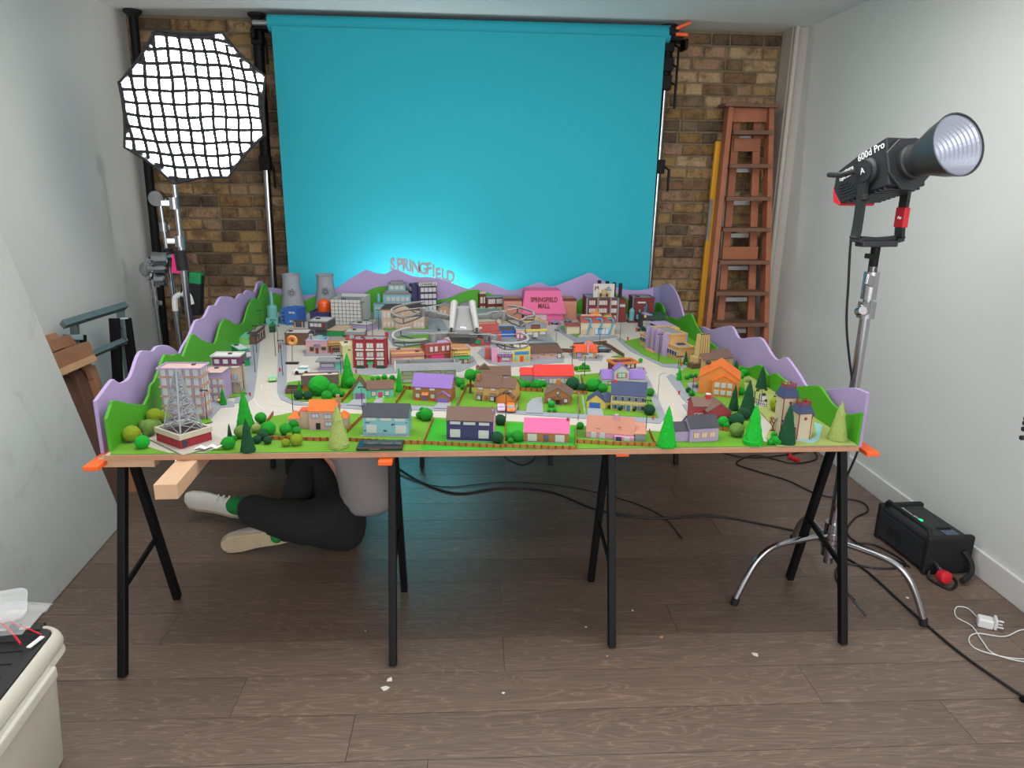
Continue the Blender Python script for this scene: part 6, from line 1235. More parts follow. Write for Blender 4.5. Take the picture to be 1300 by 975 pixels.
# school: turned to face the avenue
def two(name, label, cat, a, b_): return B(name, label, cat, a, b_)
b = two('model_school', 'tan miniature school with lilac fins and blue windows on its lawn', 'model building', (812, 438), (851, 456)); D = 14
b.box(0, 0, 0, 14, D * .8, 14, 'sand'); b.flat(0, 0, 14, D * .8, 14, 'grey', 'sand', 1.4, 1, .4); b.box(11, 2, 0, 38, D, 26, 'sand'); b.flat(11, 2, 38, D, 26, 'grey', 'sand', 1.6, 1.2, .4)
for u in (12, 19.5, 25.5, 34.5): b.box(u, -2.2, 0, u + 1.8, 3, 28, 'lilac', 'fin')
b.wins([(1.5 + i * 3.1, 7, 2.2, 4.4) for i in range(4)], 'white', 'navy', fr=.4); b.wins([(14.2, 16, 2, 5), (16.8, 16, 2, 5), (21.6, 13, 3, 9), (28, 16, 2.4, 5), (31.2, 16, 2.4, 5), (14.2, 7, 2, 4), (16.8, 7, 2, 4), (28, 6, 2.4, 4), (31.2, 6, 2.4, 4)], 'white', 'navy', v=2, fr=.4)
b.box(16, -4, 0, 26, -2, 2.4, 'sand', 'entrance_wall'); b.box(37.5, 13, 0, 38.6, 14, 28, 'lilac', 'fin')
b = two('model_school', 'lower tan miniature school wing with four blue windows', 'model building', (846, 452), (861, 459)); D = 12; W2 = 16
b.box(0, 0, 0, W2, D, 16, 'sand'); b.flat(0, 0, W2, D, 16, 'grey', 'sand', 1.4, 1.2, .4, vent=(3, 5)); b.wins([(1.5 + i * 3.5, 6, 2.3, 5) for i in range(4)], 'white', 'navy', fr=.4); b.box(W2, D * .2, 0, W2 + 8, D * .25, 9, 'beige', 'garden_wall')
b = B(Sh, 'red miniature burger bar with orange edged roof and white sign', 'model building', (780, 475), (807, 473)); D = 4.5 * b.k
b.box(0, 0, 0, 27, D, 13, 'maroon'); b.flat(-1, -1, 29, D, 12, 'cream2', 'orange2', 2.6, 1.6, .8, vent=(6, 12)); b.sign('~~xxxxxxx', 14, 1, 14, 5, 'white', 'red', v=-2); b.wins([(16, 7, 3, 4), (21, 7, 3, 4)], 'white', 'windowgrey', fr=.3)
b = B('model_church', 'brown roofed miniature church with tan ribbed tower', 'model church', (888, 470), (931, 466)); D = 22
b.box(4, 0, 0, 42, D, 12, 'churchtan'); b.gable(4, 0, 42, D, 12, 9, 'roofbrown', 'churchtan', 'u', 1); b.wins([(8 + i * 8, 2, 3.6, 6) for i in range(4)], 'mauve', 'lightpink'); b.wins([(5, 5, 3.4, 7)], 'maroon', 'mauve', face='l', u=4)
mb = MB(); b.box(0, 8, 0, 4, D - 4, 14, 'churchtan', 'porch')
mb.add([b.p(*q) for q in [(2.6, 7, 6), (17, 7, 6), (17, 16, 6), (2.6, 16, 6), (4, 8, 42), (16, 8, 42), (16, 15, 42), (4, 15, 42)]], [(0, 1, 5, 4), (1, 2, 6, 5), (2, 3, 7, 6), (3, 0, 4, 7), (4, 5, 6, 7), (3, 2, 1, 0)]).build('tower', pm('churchtan'), b.r)
for k in range(5): MB().bar(b.p(3 + k * 3.4, 6.8, 6), b.p(4.6 + k * 2.7, 7.8, 42), .0022).build('tower_rib', pm('woodbrown'), b.r)
for k in range(4): b.cyl(5.5 + k * 3, 9, 42, 43.2, 1.1, 'dkgreen', 'tower_cap', n=8)
b.box(-6, 4, 0, 3, 14, 7, 'brown', 'side_porch')
# turned houses on the right block
def skewhouse(lab, a, b_, D, wh, wall, roofc, rh, axis='v', **k):
    h = B(H, lab, 'model house', a, b_); h.box(0, 0, 0, h.W, D, wh, wall); h.gable(0, 0, h.W, D, wh, rh, roofc, wall, axis, 2); return h
h = skewhouse('big bright orange miniature house with satellite dish on its roof', (886, 500), (937, 505), 46, 22, 'orange2', 'orange', 15)
h.wins([(21, 4, 5, 4.5), (29, 4, 5, 4.5), (37, 4, 5, 4.5), (21, 13, 5, 4.5), (29, 13, 5, 4.5), (37, 13, 5, 4.5)], 'white', 'windowgrey', v=-7)
h.box(17, -7, 0, 46, 0, 19, 'orange2', 'gabled_bay'); h.gable(17, -7, 46, 4, 19, 8, 'orange', 'orange2', 'v', 1.5); h.box(-9, 18, 0, 0, 40, 1, 'windowgrey', 'terrace'); h.poly([(-10, 20, 8), (0, 20, 12), (0, 40, 12), (-10, 40, 8)], (0, 0, .8), 'rose', 'awning')
h.cyl(9, 26, 30, 33, .4, 'charcoal', 'dish_mast', n=6); MB().lathe([(.002, 0), (.012, .004)], 12, Matrix.Translation(h.p(9, 25, 34)) @ Matrix.Rotation(-1.1, 4, 'X')).build('satellite_dish', pm('darkgrey'), h.r)
h = skewhouse('dark red miniature house with brown roofs and white chimney', (897, 540), (927, 540), 40, 17, 'redhouse', 'roofbrown', 10)
h.box(-14, 12, 0, 0, 38, 20, 'redhouse', 'side_wing'); h.gable(-14, 12, 12, 40, 20, 8, 'roofbrown', 'redhouse', 'u', 1.5); h.chimney(4, 22, 27, 6, 5, 'brightred'); h.box(4, 22, 32, 10, 28, 33, 'white', 'chimney_cap'); h.door(2, 5, 10, 'roofbrown', 0, 0, 'porch_door'); h.box(-6, -2, 0, -2, 1, 6, 'pink', 'pink_box')
h.wins([(-12, 6, 4, 5), (-6, 6, 4, 5)], 'white', 'charcoal', v=12)
h = B(H, 'lilac miniature bungalow with charcoal roof at the front right', 'model house', (858, 563), (911, 560)); D = 24
h.box(17, 0, 0, 53, D, 18, 'lilac'); h.gable(17, 0, 53, D, 18, 12, 'charcoal', 'lilac', 'u', 1.6); h.box(0, 4, 0, 17, D, 14, 'lilac', 'side_wing'); h.gable(0, 4, 18, D, 14, 8, 'charcoal', 'lilac', 'u', 1.2); h.wins([(22, 6, 6, 6), (32, 6, 6, 6), (42, 6, 6, 6)], 'orange2', 'cream', mull=1, fr=.5)
# mansion
b = B('model_mansion', 'cream miniature mansion with blue mansard roofs and red trims in the right corner', 'model building', (1011, 560), (1030, 559)); D = 16
def tower(u0, v0, w_, d_, z0, zw, zr, inset_=2.4, diamond=True):
    b.box(u0, v0, z0, u0 + w_, v0 + d_, zw, 'cream'); 
    for uu in (u0 - .3, u0 + w_ - .5): b.box(uu, v0 - .3, z0, uu + .9, v0 + .5, zw, 'red', 'corner_trim')
    b.box(u0 - 1.2, v0 - 1.2, zw, u0 + w_ + 1.2, v0 + d_ + 1.2, zw + 1, 'red', 'eaves'); q = inset_
    pts = [(u0 - 2, v0 - 2, zw + 1), (u0 + w_ + 2, v0 - 2, zw + 1), (u0 + w_ + 2, v0 + d_ + 2, zw + 1), (u0 - 2, v0 + d_ + 2, zw + 1), (u0 + q, v0 + q, zr), (u0 + w_ - q, v0 + q, zr), (u0 + w_ - q, v0 + d_ - q, zr), (u0 + q, v0 + d_ - q, zr)]
    MB().add([b.p(*p_) for p_ in pts], [(0, 1, 5, 4), (1, 2, 6, 5), (2, 3, 7, 6), (3, 0, 4, 7), (4, 5, 6, 7), (3, 2, 1, 0)]).build('mansard_roof', pm('cblue'), b.r)
    mb = MB()
    for z_ in (zr, zr + 3): 
        for (x0, y0, x1, y1) in ((q, q, w_ - q, q), (q, d_ - q, w_ - q, d_ - q), (q, q, q, d_ - q), (w_ - q, q, w_ - q, d_ - q)): mb.bar(b.p(u0 + x0, v0 + y0, z_), b.p(u0 + x1, v0 + y1, z_), .0022)
    for x0, y0 in ((q, q), (w_ - q, q), (q, d_ - q), (w_ - q, d_ - q)): mb.bar(b.p(u0 + x0, v0 + y0, zr), b.p(u0 + x0, v0 + y0, zr + 5.5), .0022)
    mb.build('roof_railing', pm('red'), b.r)
    if diamond: b.poly([(u0 + w_ / 2 - 2.2, v0 - .6, zw - 6), (u0 + w_ / 2, v0 - .6, zw - 3.6), (u0 + w_ / 2 + 2.2, v0 - .6, zw - 6), (u0 + w_ / 2, v0 - .6, zw - 8.4)], (0, .5, 0), 'red', 'diamond_window')
tower(0, 0, 16, 16, 0, 34, 44); tower(-8, 22, 17, 16, 0, 47, 60); b.box(-8, 18, 18, 10, 22, 20, 'cblue', 'ledge'); b.box(16, 6, 0, 22, 20, 24, 'cream', 'rear_wall'); tower(14, 14, 12, 14, 0, 26, 40, 3.5, False)
b.box(-6, 6, 0, 0, 18, 14, 'navy', 'porch'); b.box(-7, 4, 14, 1, 18, 15.5, 'cblue', 'porch_roof')
# --- middle row of houses
h = B(H, 'orange miniature house with dark brown roof edge and open grey top, behind the green bushes', 'model house', (385, 498), (430, 496)); D = 6 * h.k
h.box(0, 0, 0, 44, D, 9, 'orange2'); h.poly([(-2, -2, 9), (-2, 5, 19), (-2, 6, 19), (-2, 6, 9)], (48, 0, 0), 'darkbrown', 'mansard'); h.flat(-2, 5, 46, D, 18, 'cream2', 'roofbrown', 1.6, 1.4, .3, vent=(32, 16)); h.wins([(7, 3, 4, 1.4)], 'brown', 'charcoal', fr=.2)
h.box(-22, 14, 0, -1, 15.5, 6, 'roofbrown', 'yard_wall'); h.box(-22, -6, 0, -20.5, 15, 6, 'roofbrown', 'yard_wall'); h.box(-22, -7, 0, -4, -5.5, 6, 'roofbrown', 'yard_wall')
h = B(H, 'turquoise miniature house with brown roof and mauve garage door', 'model house', (449, 507), (500, 505)); D = 24
h.box(17, 0, 0, 51, D, 11.5, 'mint'); h.gable(17, 0, 51, D, 11.5, 8, 'brown', 'mint', 'u', 1.4); h.box(0, -3, 0, 17, D - 2, 12, 'mint', 'garage_wall'); h.gable(0, -3, 17, D, 12, 12, 'brown', 'mint', 'v', 1.6); h.box(2.5, -3.8, 0, 14, -3, 8.5, 'mauve', 'garage_door'); h.wins([(23, 3.6, 5.4, 5.4), (40, 3.6, 5.4, 5.4)], 'navy', 'white', mull=1, fr=.5); h.door(31.5, 5, 8, 'hotpink')
for u in (29, 38): MB().ball(h.p(u, -3, 1.6), 1.9 * h.s, 6).build('shrub', mat('lime_shrub', (90, 210, 40), .9, bump=.5), h.r, smooth=True)
h = B(H, 'brown miniature house with big purple roof and purple garage', 'model house', (524, 508), (574, 511)); D = 24
h.box(0, 0, 0, 49, D, 18, 'woodbrown'); h.gable(0, 0, 49, D, 18, 13, 'purple', 'woodbrown', 'u', 1.8); h.box(30, -5, 0, 48, 2, 8, 'woodbrown', 'garage_wall'); h.gable(30, -5, 48, 4, 8, 6, 'purple', 'woodbrown', 'v', 1.2); h.box(32, -5.8, 0, 46, -5, 6.4, 'purple', 'garage_door')
h.wins([(4, 4, 5, 5), (23, 4, 5, 5)], 'navy', 'white', fr=.5); h.wins([(4, 14, 6.4, 2.4), (22, 14, 6.4, 2.4)], 'purple', 'windowgrey', fr=.4); h.door(13, 4.4, 8, 'purple'); h.poly([(12, 0, 11), (12, -3, 8), (12, 0, 8)], (8, 0, 0), 'orange2', 'awning'); h.box(3, -2, .5, 10, -.8, 3, 'orangered', 'flower_box'); h.box(22, -2, .5, 29, -.8, 3, 'orangered', 'flower_box')
h = B(H, 'tan two storey miniature house with brown roofs and garage, cars parked in front', 'model house', (602, 508), (653, 513)); D = 24
h.box(0, 0, 0, 32, D, 18, 'sand'); h.gable(0, 0, 32, D, 18, 12, 'brown', 'sand', 'u', 1.6); h.box(32, 1, 0, 51, D, 19, 'sand', 'wing_wall'); h.gable(32, 1, 51, D - 2, 19, 9, 'brown', 'sand', 'u', 1.4); h.box(31, -7, 0, 51, 1, 9, 'orange2', 'garage_wall'); h.gable(31, -7, 51, 2, 9, 7, 'brown', 'orange2', 'v', 1.6); h.box(34, -7.8, 0, 48, -7, 7, 'orange2', 'garage_door')
h.wins([(5, 14.5, 6.4, 2.6), (21, 14.5, 6.4, 2.6), (44, 15, 4, 2)], 'brown', 'white', fr=.4); h.door(13.5, 4.4, 7.5, 'woodbrown')
for u in (4, 21): h.box(u - .6, -2, 1, u + 6, 0, 8, 'charcoal', 'bay_window'); h.poly([(u - 1.4, 0, 11), (u - 1.4, -3, 8), (u - 1.4, 0, 8)], (8.2, 0, 0), 'roofbrown', 'bay_roof'); h.box(u + .4, -2.4, 2, u + 4.8, -2, 7, 'windowgrey', 'pane')
h.chimney(2, 4, 24, 4, 8, 'woodbrown')
h = B(H, 'pink walled miniature bungalow with brown roof peeking behind the tan house', 'model house', (605, 484), (648, 484)); D = 22; h.box(0, 0, 0, 43, D, 8, 'lightpink'); h.gable(0, 0, 43, D, 8, 8, 'brown', 'lightpink', 'u', 1.8); h.wins([(17, 3, 5, 4)], 'blue', 'midblue'); h.wins([(30, 2, 9, 4), (6, 2, 6, 4)], 'mauve', 'white'); h.poly([(2, 6, 14), (10, 6, 20), (18, 6, 14)], (0, 8, 0), 'roofbrown', 'dormer'); h.chimney(0, 9, 15, 3, 3, 'brick')
h = B(H, 'lilac miniature bungalow with bright red roof in two heights', 'model house', (678, 490), (727, 490)); D = 20; h.box(0, 0, 0, 50, D, 13, 'lilac'); h.gable(0, 0, 50, D, 13, 11, 'brightred', 'lilac', 'u', 1.4); h.box(-17, 3, 0, 0, D, 13, 'grey', 'side_wall'); h.gable(-17, 3, 0, D, 13, 7, 'brightred', 'grey', 'u', 1); h.wins([(4, 3.5, 10, 6), (19, 3.5, 9, 6), (34, 3.5, 9, 6)], 'maroon', 'white', mull=1, fr=.5)
h = B(H, 'brown miniature bungalow with grey brown gable roof and little porch', 'model house', (691, 513), (725, 515)); D = 30
h.box(0, 0, 0, 33, D, 12, 'woodbrown'); h.gable(0, 0, 33, D, 12, 9, 'roofbrown', 'woodbrown', 'v', 2.2); h.box(11, -5, 0, 23, 0, 1, 'grey', 'porch_floor'); h.gable(11, -5, 23, 0, 8, 4, 'roofbrown', 'woodbrown', 'v', 1); h.box(12, -4.4, 1, 13, -3.6, 8, 'brown', 'porch_post'); h.box(21, -4.4, 1, 22, -3.6, 8, 'brown', 'porch_post'); h.door(14.5, 5, 7, 'darkbrown'); h.wins([(4.4, 4, 4, 4), (25, 4, 4, 4)], 'roofbrown', 'white', fr=1.2); h.wins([(15.5, 14, 2.6, 2.6)], 'charcoal', 'white', fr=.5); h.chimney(13, 12, 19, 6, 9, 'woodbrown')
h = B(H, 'yellow miniature house with navy roof, blue shutters and blue door', 'model house', (775, 521), (819, 524)); D = 22
h.box(0, 0, 0, 44, D, 20.5, 'yellow'); h.gable(0, 0, 44, D, 20.5, 14, 'cblue', 'yellow', 'u', 1.6); h.box(-.4, -.8, 10, 44.4, 0, 11, 'cream', 'band')
for j in (1.8, 12.4):
    for i in range(5):
        if i == 2 and j < 5: continue
        u = 4.2 + i * 8.6; h.wins([(u, j + 1, 3.4, 5)], 'white', 'charcoal', fr=.4); h.box(u - 2.2, -.7, j + .6, u - .6, 0, j + 6.4, 'midblue', 'shutter'); h.box(u + 4, -.7, j + .6, u + 5.6, 0, j + 6.4, 'midblue', 'shutter')
h.door(20, 4.8, 8, 'midblue'); h.box(-31, 2, 0, -7, D, 9, 'yellow', 'garage_wall'); h.gable(-31, 2, -7, D, 9, 9, 'cblue', 'yellow', 'v', 1.6); h.box(-27.5, 1.2, 0, -13.5, 2, 8, 'blue', 'garage_door'); h.box(-8, 6, 0, 0, D - 2, 9, 'yellow', 'link_wall'); h.gable(-10, 6, 2, D, 9, 9, 'cblue', 'yellow', 'u', 1); h.chimney(2, 9, 31, 4, 5, 'brightred')
h = B(H, 'white miniature house with purple roof and gabled dormer behind the yellow one', 'model house', (764, 490), (818, 490)); D = 20
h.box(0, 0, 0, 54, D, 9, 'white'); h.gable(0, 0, 54, D, 9, 9, 'purple', 'white', 'u', 1.4); h.box(15, -2, 0, 33, 10, 20, 'white', 'dormer_wall'); h.gable(15, -2, 33, 12, 20, 7, 'purple', 'white', 'v', 1.6); h.wins([(19.5, 11.5, 9, 5.5)], 'green', 'white', mull=1, v=-2); h.box(17, -2.6, 11, 18.8, -2, 17, 'pink', 'shutter'); h.box(29.4, -2.6, 11, 31, -2, 17, 'pink', 'shutter'); h.wins([(8, 2, 3.6, 3.6)], 'charcoal', 'cream')
# --- front row of houses
h = B(H, 'beige miniature house with orange roofs and a brick chimney at the front left', 'model house', (393, 546), (430, 546)); D = 22
h.box(0, 0, 0, 36, D, 24, 'pinkbeige'); h.gable(0, 0, 36, D, 24, 11, 'orange', 'pinkbeige', 'u', 1.6); h.box(-12, 5, 0, 0, D, 22, 'beige', 'link_wall'); h.box(-13, 5, 22, 0, D, 23, 'orangered', 'link_roof'); h.box(-27, 3, 0, -12, D, 14, 'beige', 'side_wing'); h.hip(-27, 3, -12, D, 14, 7, 'orange', 7); h.box(36, 5, 0, 48, D, 14, 'beige', 'side_wing'); h.hip(36, 5, 48, D, 14, 7, 'orange', 6)
h.wins([(4.5, 16, 8, 4.4), (20, 15, 8, 4.4), (20.5, 5.5, 8, 4.4)], 'purple', 'windowgrey', mull=1); h.door(8.5, 5.6, 9, 'black'); h.chimney(34, 8, 22, 4, 20, 'salmon'); h.box(-1, -2.5, 0, 37, 0, .8, 'grey', 'terrace')
h = B(H, 'pale blue miniature house with dark slate roof and patio doors', 'model house', (461, 553), (519, 554)); D = 26
h.box(0, 0, 0, 58, D, 24, 'lightblue'); h.gable(0, 0, 58, D, 24, 13, 'charcoal', 'lightblue', 'u', 1.6); h.wins([(5, 4.4, 12, 9), (42, 4, 12, 9)], 'windowgrey', 'white', mull=1); h.wins([(5, 20, 12, 2.4), (23, 20, 13, 2.4), (41, 19.6, 12, 2.4)], 'windowgrey', 'white', mull=1, fr=.5); h.wins([(3, 16.5, 5.6, .5), (37, 15, 4, .5), (36.4, 13.8, 2, .5), (26, 7, 3.6, .5), (27, 5.8, 3.6, .5), (1.4, 6.4, 2.6, .5), (54.5, 17, 2, .5)], 'navy', 'navy', fr=.2); h.box(-2, -5, 0, 59, 0, .9, 'grey', 'terrace'); h.chimney(1, 10, 31, 2.4, 7, 'purple')
h = B(H, 'dark navy violet miniature house with brown roof and pink side', 'model house', (567, 559), (626, 561)); D = 24
h.box(0, 0, 0, 59, D, 26, 'navy'); h.gable(0, 0, 59, D, 26, 13, 'roofbrown', 'lightpink', 'u', 1.4); h.box(59, 0, 0, 60, D, 26, 'lightpink', 'pink_side'); h.wins([(5, 5, 12, 9), (41, 4.6, 12, 9)], 'windowgrey', 'white', mull=1, fr=.5); h.wins([(5, 21.5, 12, 2.4), (22, 21.2, 14, 2.4), (41.5, 21, 12, 2.4)], 'windowgrey', 'white', mull=1, fr=.5); h.box(-1, -2.6, 0, 59, 0, .9, 'grey', 'terrace'); h.chimney(57, 8, 31, 2, 7, 'lilac')
h = B(H, 'brown miniature bungalow with bubblegum pink roof', 'model house', (665, 561), (722, 563)); D = 22
h.box(0, 0, 0, 57, D, 13, 'woodbrown'); h.gable(0, 0, 57, D, 13, 14, 'pink', 'woodbrown', 'u', 1.6); h.wins([(5, 2, 11, 8.4), (40, 1.6, 11, 8.4)], 'white', 'white', mull=1, fr=.4); h.box(25.4, -.7, 1, 31.4, 0, 9.6, 'roofbrown', 'door'); h.box(26.4, -1, 6, 30.4, -.7, 9, 'blue', 'door_glass'); h.chimney(53.5, 9, 23, 3.4, 6, 'brick'); h.box(-1, -2.4, 0, 57, 0, .8, 'grey', 'terrace')
h = B(H, 'pink miniature bungalow with wide salmon roof and small garage', 'model house', (744, 556), (802, 560)); D = 24
h.box(0, 0, 0, 60, D, 8, 'lightpink'); h.gable(0, 0, 60, D, 8, 17, 'salmon', 'lightpink', 'u', 1.2); h.box(36, -4, 0, 61, 0, 6, 'lightpink', 'front_wall'); h.wins([(6.5, 1, 6, 7), (17.5, 1, 6, 7)], 'white', 'windowgrey', mull=1, fr=.4); h.door(38, 7, 5.6, 'navy', 0, -4); h.wins([(49, 1, 6, 4)], 'white', 'windowgrey', v=-4); h.box(62, -1, 0, 75, D - 2, 9, 'grey', 'garage_wall'); h.poly([(61, -2, 9), (76, -2, 10), (74, D, 16), (61, D, 16)], (0, 0, .9), 'salmon', 'garage_roof'); h.chimney(35, 9, 21, 4.6, 8, 'lightpink')
h.wins([(12, 12, 5, .5), (40, 15, 4, .5)], 'brown', 'brown', v=3, fr=.1)
# ------------------------------------------------------------------ trees, bushes
GR = dict(green=(22, 170, 36), dark=(10, 84, 48), bright=(16, 200, 50), lime=(176, 196, 108), olive=(120, 158, 70), yellow=(156, 178, 28), mid=(40, 150, 34))
LBL = dict(green='green', dark='dark green', bright='vivid green', lime='pale lime', olive='olive', yellow='yellow green', mid='mid green')
def flock(k): return mat('flock_' + k, dim(GR[k], 1.04), .95, var=.30, scale=34, bump=1, bscale=40)
CM = {}
def cone_mesh(k, v):
    if ('c', k, v) in CM: return CM[('c', k, v)]
    rd = random.Random(v * 7 + 1); mb = MB(); n = 26; rows_ = 22; rings = []
    for i in range(rows_ + 1):
        t = i / rows_; r = .5 * (1 - t) ** .86 * (1 - .10 * math.exp(-t * 30)) + .035 * (1 - t ** 4) * (t > .6)
        if t > .985: r = .012
        rings.append([(r * (1 + rd.uniform(-.075, .075)) * math.cos(2 * PI * q / n), r * (1 + rd.uniform(-.075, .075)) * math.sin(2 * PI * q / n), t + (rd.uniform(-.008, .008) if 0 < i < rows_ else 0)) for q in range(n)])
    vs = [p for r in rings for p in r]; fs = [(i * n + j, i * n + (j + 1) % n, (i + 1) * n + (j + 1) % n, (i + 1) * n + j) for i in range(rows_) for j in range(n)] + [tuple(reversed(range(n))), tuple(rows_ * n + j for j in range(n))]
    me = mb.add(vs, fs).mesh('cone_tree', flock(k), True); CM[('c', k, v)] = me; return me
def ball_mesh(k, v):
    if ('b', k, v) in CM: return CM[('b', k, v)]
    b_ = bmesh.new(); bmesh.ops.create_icosphere(b_, subdivisions=4, radius=.5)
    for q in b_.verts:
        nz = mnoise.noise(q.co * 5 + Vector((v * 9, 0, 0))) * .04 + mnoise.noise(q.co * 18 + Vector((v * 9, 3, 0))) * .05; q.co *= 1 + nz * 1.4
    me = bpy.data.meshes.new('round_bush'); b_.to_mesh(me); b_.free(); me.materials.append(flock(k)); me.polygons.foreach_set('use_smooth', [True] * len(me.polygons)); CM[('b', k, v)] = me; return me
def scale_at(x, y):
    P = atz(x, y, ZT + .004); P.z = ZT + .0032; q = px(P); q2 = px(P + Vector((.1, 0, 0))); q3 = px(P + Vector((0, 0, .1))); return P, .1 / abs(q2[0] - q[0]), .1 / abs(q3[1] - q[1])
def cone(x, yb, yt, w_, k, label, par=None):
    P, sx, sz = scale_at(x, yb - w_ * .12); h_ = (yb - w_ * .12 - yt) * sz
    o = bpy.data.objects.new('cone_tree', cone_mesh(k, int(x) % 3)); COL.objects.link(o); o.location = P; o.scale = (w_ * sx, w_ * sx, h_); o.rotation_euler.z = x; return tag(o, label, 'model tree')
def ball(x, yc, r, k, label=None, dy=0, sq=.95, main=None):
    yb = yc + r * .85; P, sx, sz = scale_at(x, yb - r * .30); D = 2 * r * sx
    o = bpy.data.objects.new('round_bush' if main is None else 'lobe', ball_mesh(k, int(x) % 3)); COL.objects.link(o)
    o.scale = (D, D, D * sq); o.rotation_euler.z = x
    loc = P + Vector((0, 0, D * sq * .46))
    if main is None: o.location = loc; return tag(o, label, 'model bush')
    o.parent = main; o.location = loc - main.location; return o
def cluster(label, lst, k):
    x, yc, r = lst[0]; P, sx, sz = scale_at(x, yc + r * .6); t = thing('bush_cluster', label, 'model bush', P)
    for (x, yc, r) in lst: ball(x, yc, r, k if isinstance(k, str) else k[0], main=t)
    return t
for a in [(312, 545, 497, 24, 'green', 'tall green cone tree beside the left bend of the road'), (292, 557, 537, 7, 'dark', 'small dark cone tree behind the round bush by the mast building'), (315, 575, 531, 20, 'dark', 'dark green speckled cone tree standing at the front left edge'), (321, 543, 530, 6, 'dark', 'tiny dark cone tree tip beside the tall green cone at left'), (283.6, 514, 491, 9, 'green', 'small green cone tree in front of the lower lilac block'),
          (442, 493, 448, 19, 'green', 'tall green cone tree in front of the red brick block'), (380.5, 500, 483, 7.5, 'green', 'small green cone tree in the walled yard at left'), (507, 498, 466, 10, 'bright', 'slim vivid green cone tree right of the turquoise house'), (430, 570, 513, 27, 'lime', 'large pale lime cone tree in front of the orange roofed house'), (846, 569, 515, 25, 'bright', 'large vivid green cone tree between the salmon and lilac bungalows'),
          (955.5, 566, 512, 26, 'bright', 'vivid green knobbly cone tree at the front right'), (998, 565, 512, 23, 'dark', 'dark speckled cone tree in front of the mansion'), (1062.5, 561, 509, 24, 'lime', 'pale lime cone tree in the front right corner'), (948, 530, 482, 21, 'dark', 'tall dark cone tree with a pale ball on top right of the orange house'), (931, 522, 488, 13, 'dark', 'dark cone tree between the red and the orange house'), (966, 494, 464, 14, 'dark', 'dark cone tree at the back of the graveyard'),
          (933, 481, 457, 11, 'dark', 'dark cone tree right of the church'), (995, 512, 481, 13, 'lime', 'pale lime cone tree behind the graveyard fence'), (862, 483, 463, 7, 'bright', 'thin vivid green cone tree on the kerb left of the orange house'), (870, 463, 445, 6.5, 'dark', 'small dark cone tree by the school wing'), (781, 487, 474, 6, 'bright', 'tiny vivid green cone tree against the white dormer house')]: cone(*a)
for x, y, r, k, lb_ in [(168, 553, 11, 'yellow', 'yellow green round bush by the front left green hill'), (181.5, 563, 9, 'bright', 'vivid green oval bush at the front left corner'), (197, 530, 10, 'yellow', 'yellow green round bush behind the mast building'), (211, 530, 8, 'yellow', 'smaller yellow green bush touching the tall lilac block'),
                        (331.5, 532, 7.4, 'green', 'green round bush right of the tall cone at left'), (325.5, 545, 6.2, 'lime', 'pale lime round bush behind the dark cone at left'), (307, 550, 9, 'olive', 'olive round bush half hidden by the dark front cone'), (341, 546, 9.6, 'green', 'bigger green round bush at the start of the front fence'),
                        (334, 554, 7, 'dark', 'dark round bush touching the front fence start'), (326.5, 559, 5.6, 'dark', 'small dark bush right of the front dark cone'), (340, 560, 5.4, 'dark', 'small dark bush lying in front of the fence'), (445, 487.5, 7.6, 'green', 'green round bush at the foot of the tall cone by the red block'),
                        (379, 503, 6, 'dark', 'left dark hedge ball by the walled yard'), (391, 503, 6, 'dark', 'right dark hedge ball by the walled yard'), (635, 534.5, 7.2, 'dark', 'dark round bush behind the navy walled house'), (631, 557, 7.8, 'dark', 'dark speckled round bush in front of the pink side wall'),
                        (736.5, 541, 4.6, 'green', 'green small bush left of the salmon bungalow'), (727, 489, 8.4, 'dark', 'dark round tree right of the red roofed bungalow'), (739, 493, 5.5, 'dark', 'lower dark bush beside the fence behind the brown bungalow'), (825, 499, 5.4, 'mid', 'green round bush at the right wall of the yellow house'), (824, 522, 7.2, 'dark', 'dark wide bush at the corner in front of the yellow house'), (813, 458, 2.8, 'bright', 'tiny round bush by the burger bar'),
                        (934.5, 548, 9.2, 'olive', 'olive round bush right of the lilac bungalow'), (934, 536, 9.5, 'dark', 'dark spreading bush behind the olive one at front right'), (943.5, 527, 8, 'dark', 'dark bush at the foot of the tall dark cone'), (949, 483, 3.4, 'lime', 'small pale ball near the top of the tall dark cone'), (987, 516, 10, 'yellow', 'yellow green ball tree beside the bare brown trees'), (878, 500, 4, 'green', 'green ball bush in front of the red house'), (941, 498, 4.6, 'bright', 'vivid bush right of the orange house'), (874, 496, 3.6, 'dark', 'dark little bush by the grey yard of the orange house')]:
    o = ball(x, y, r, k, lb_)
    if r == 3.4: o.location = aty(949, 483, o.location.y)
cluster('olive cluster of felt bushes left of the mast building', [(190, 545, 11), (181, 540, 6), (199, 541, 7), (186, 551, 5)], 'olive')
cluster('vivid green clump of balls at the front left edge', [(290.5, 564, 8.5), (284, 564, 4), (297, 557, 4)], 'green')
cluster('green clump of three balls behind the front fence at left', [(363, 546.5, 7.8), (373.5, 540, 6.6), (376.5, 548, 5.6)], 'green')
cluster('yellow green clump of three balls in front of the fence', [(376.6, 560, 8), (363, 563, 5.4), (367.5, 554, 4.2)], 'yellow')
cluster('big green clump of balls left of the turquoise house', [(406, 493, 13.5), (422, 496, 8), (415, 504, 7), (427, 500, 6), (434, 501, 4)], 'green')
cluster('green clump of balls behind the pale blue house', [(541, 528, 8.6), (533, 528, 5), (536, 521, 3.6), (545, 524, 4)], 'green')
cluster('green clump in front of the red roofed bungalow at left', [(661, 490, 6.8), (669, 489, 5), (664, 484, 3)], 'green')
cluster('green clump in front of the red roofed bungalow at right', [(682, 490, 6.8), (690, 488, 4.2), (677, 491, 4)], 'green')
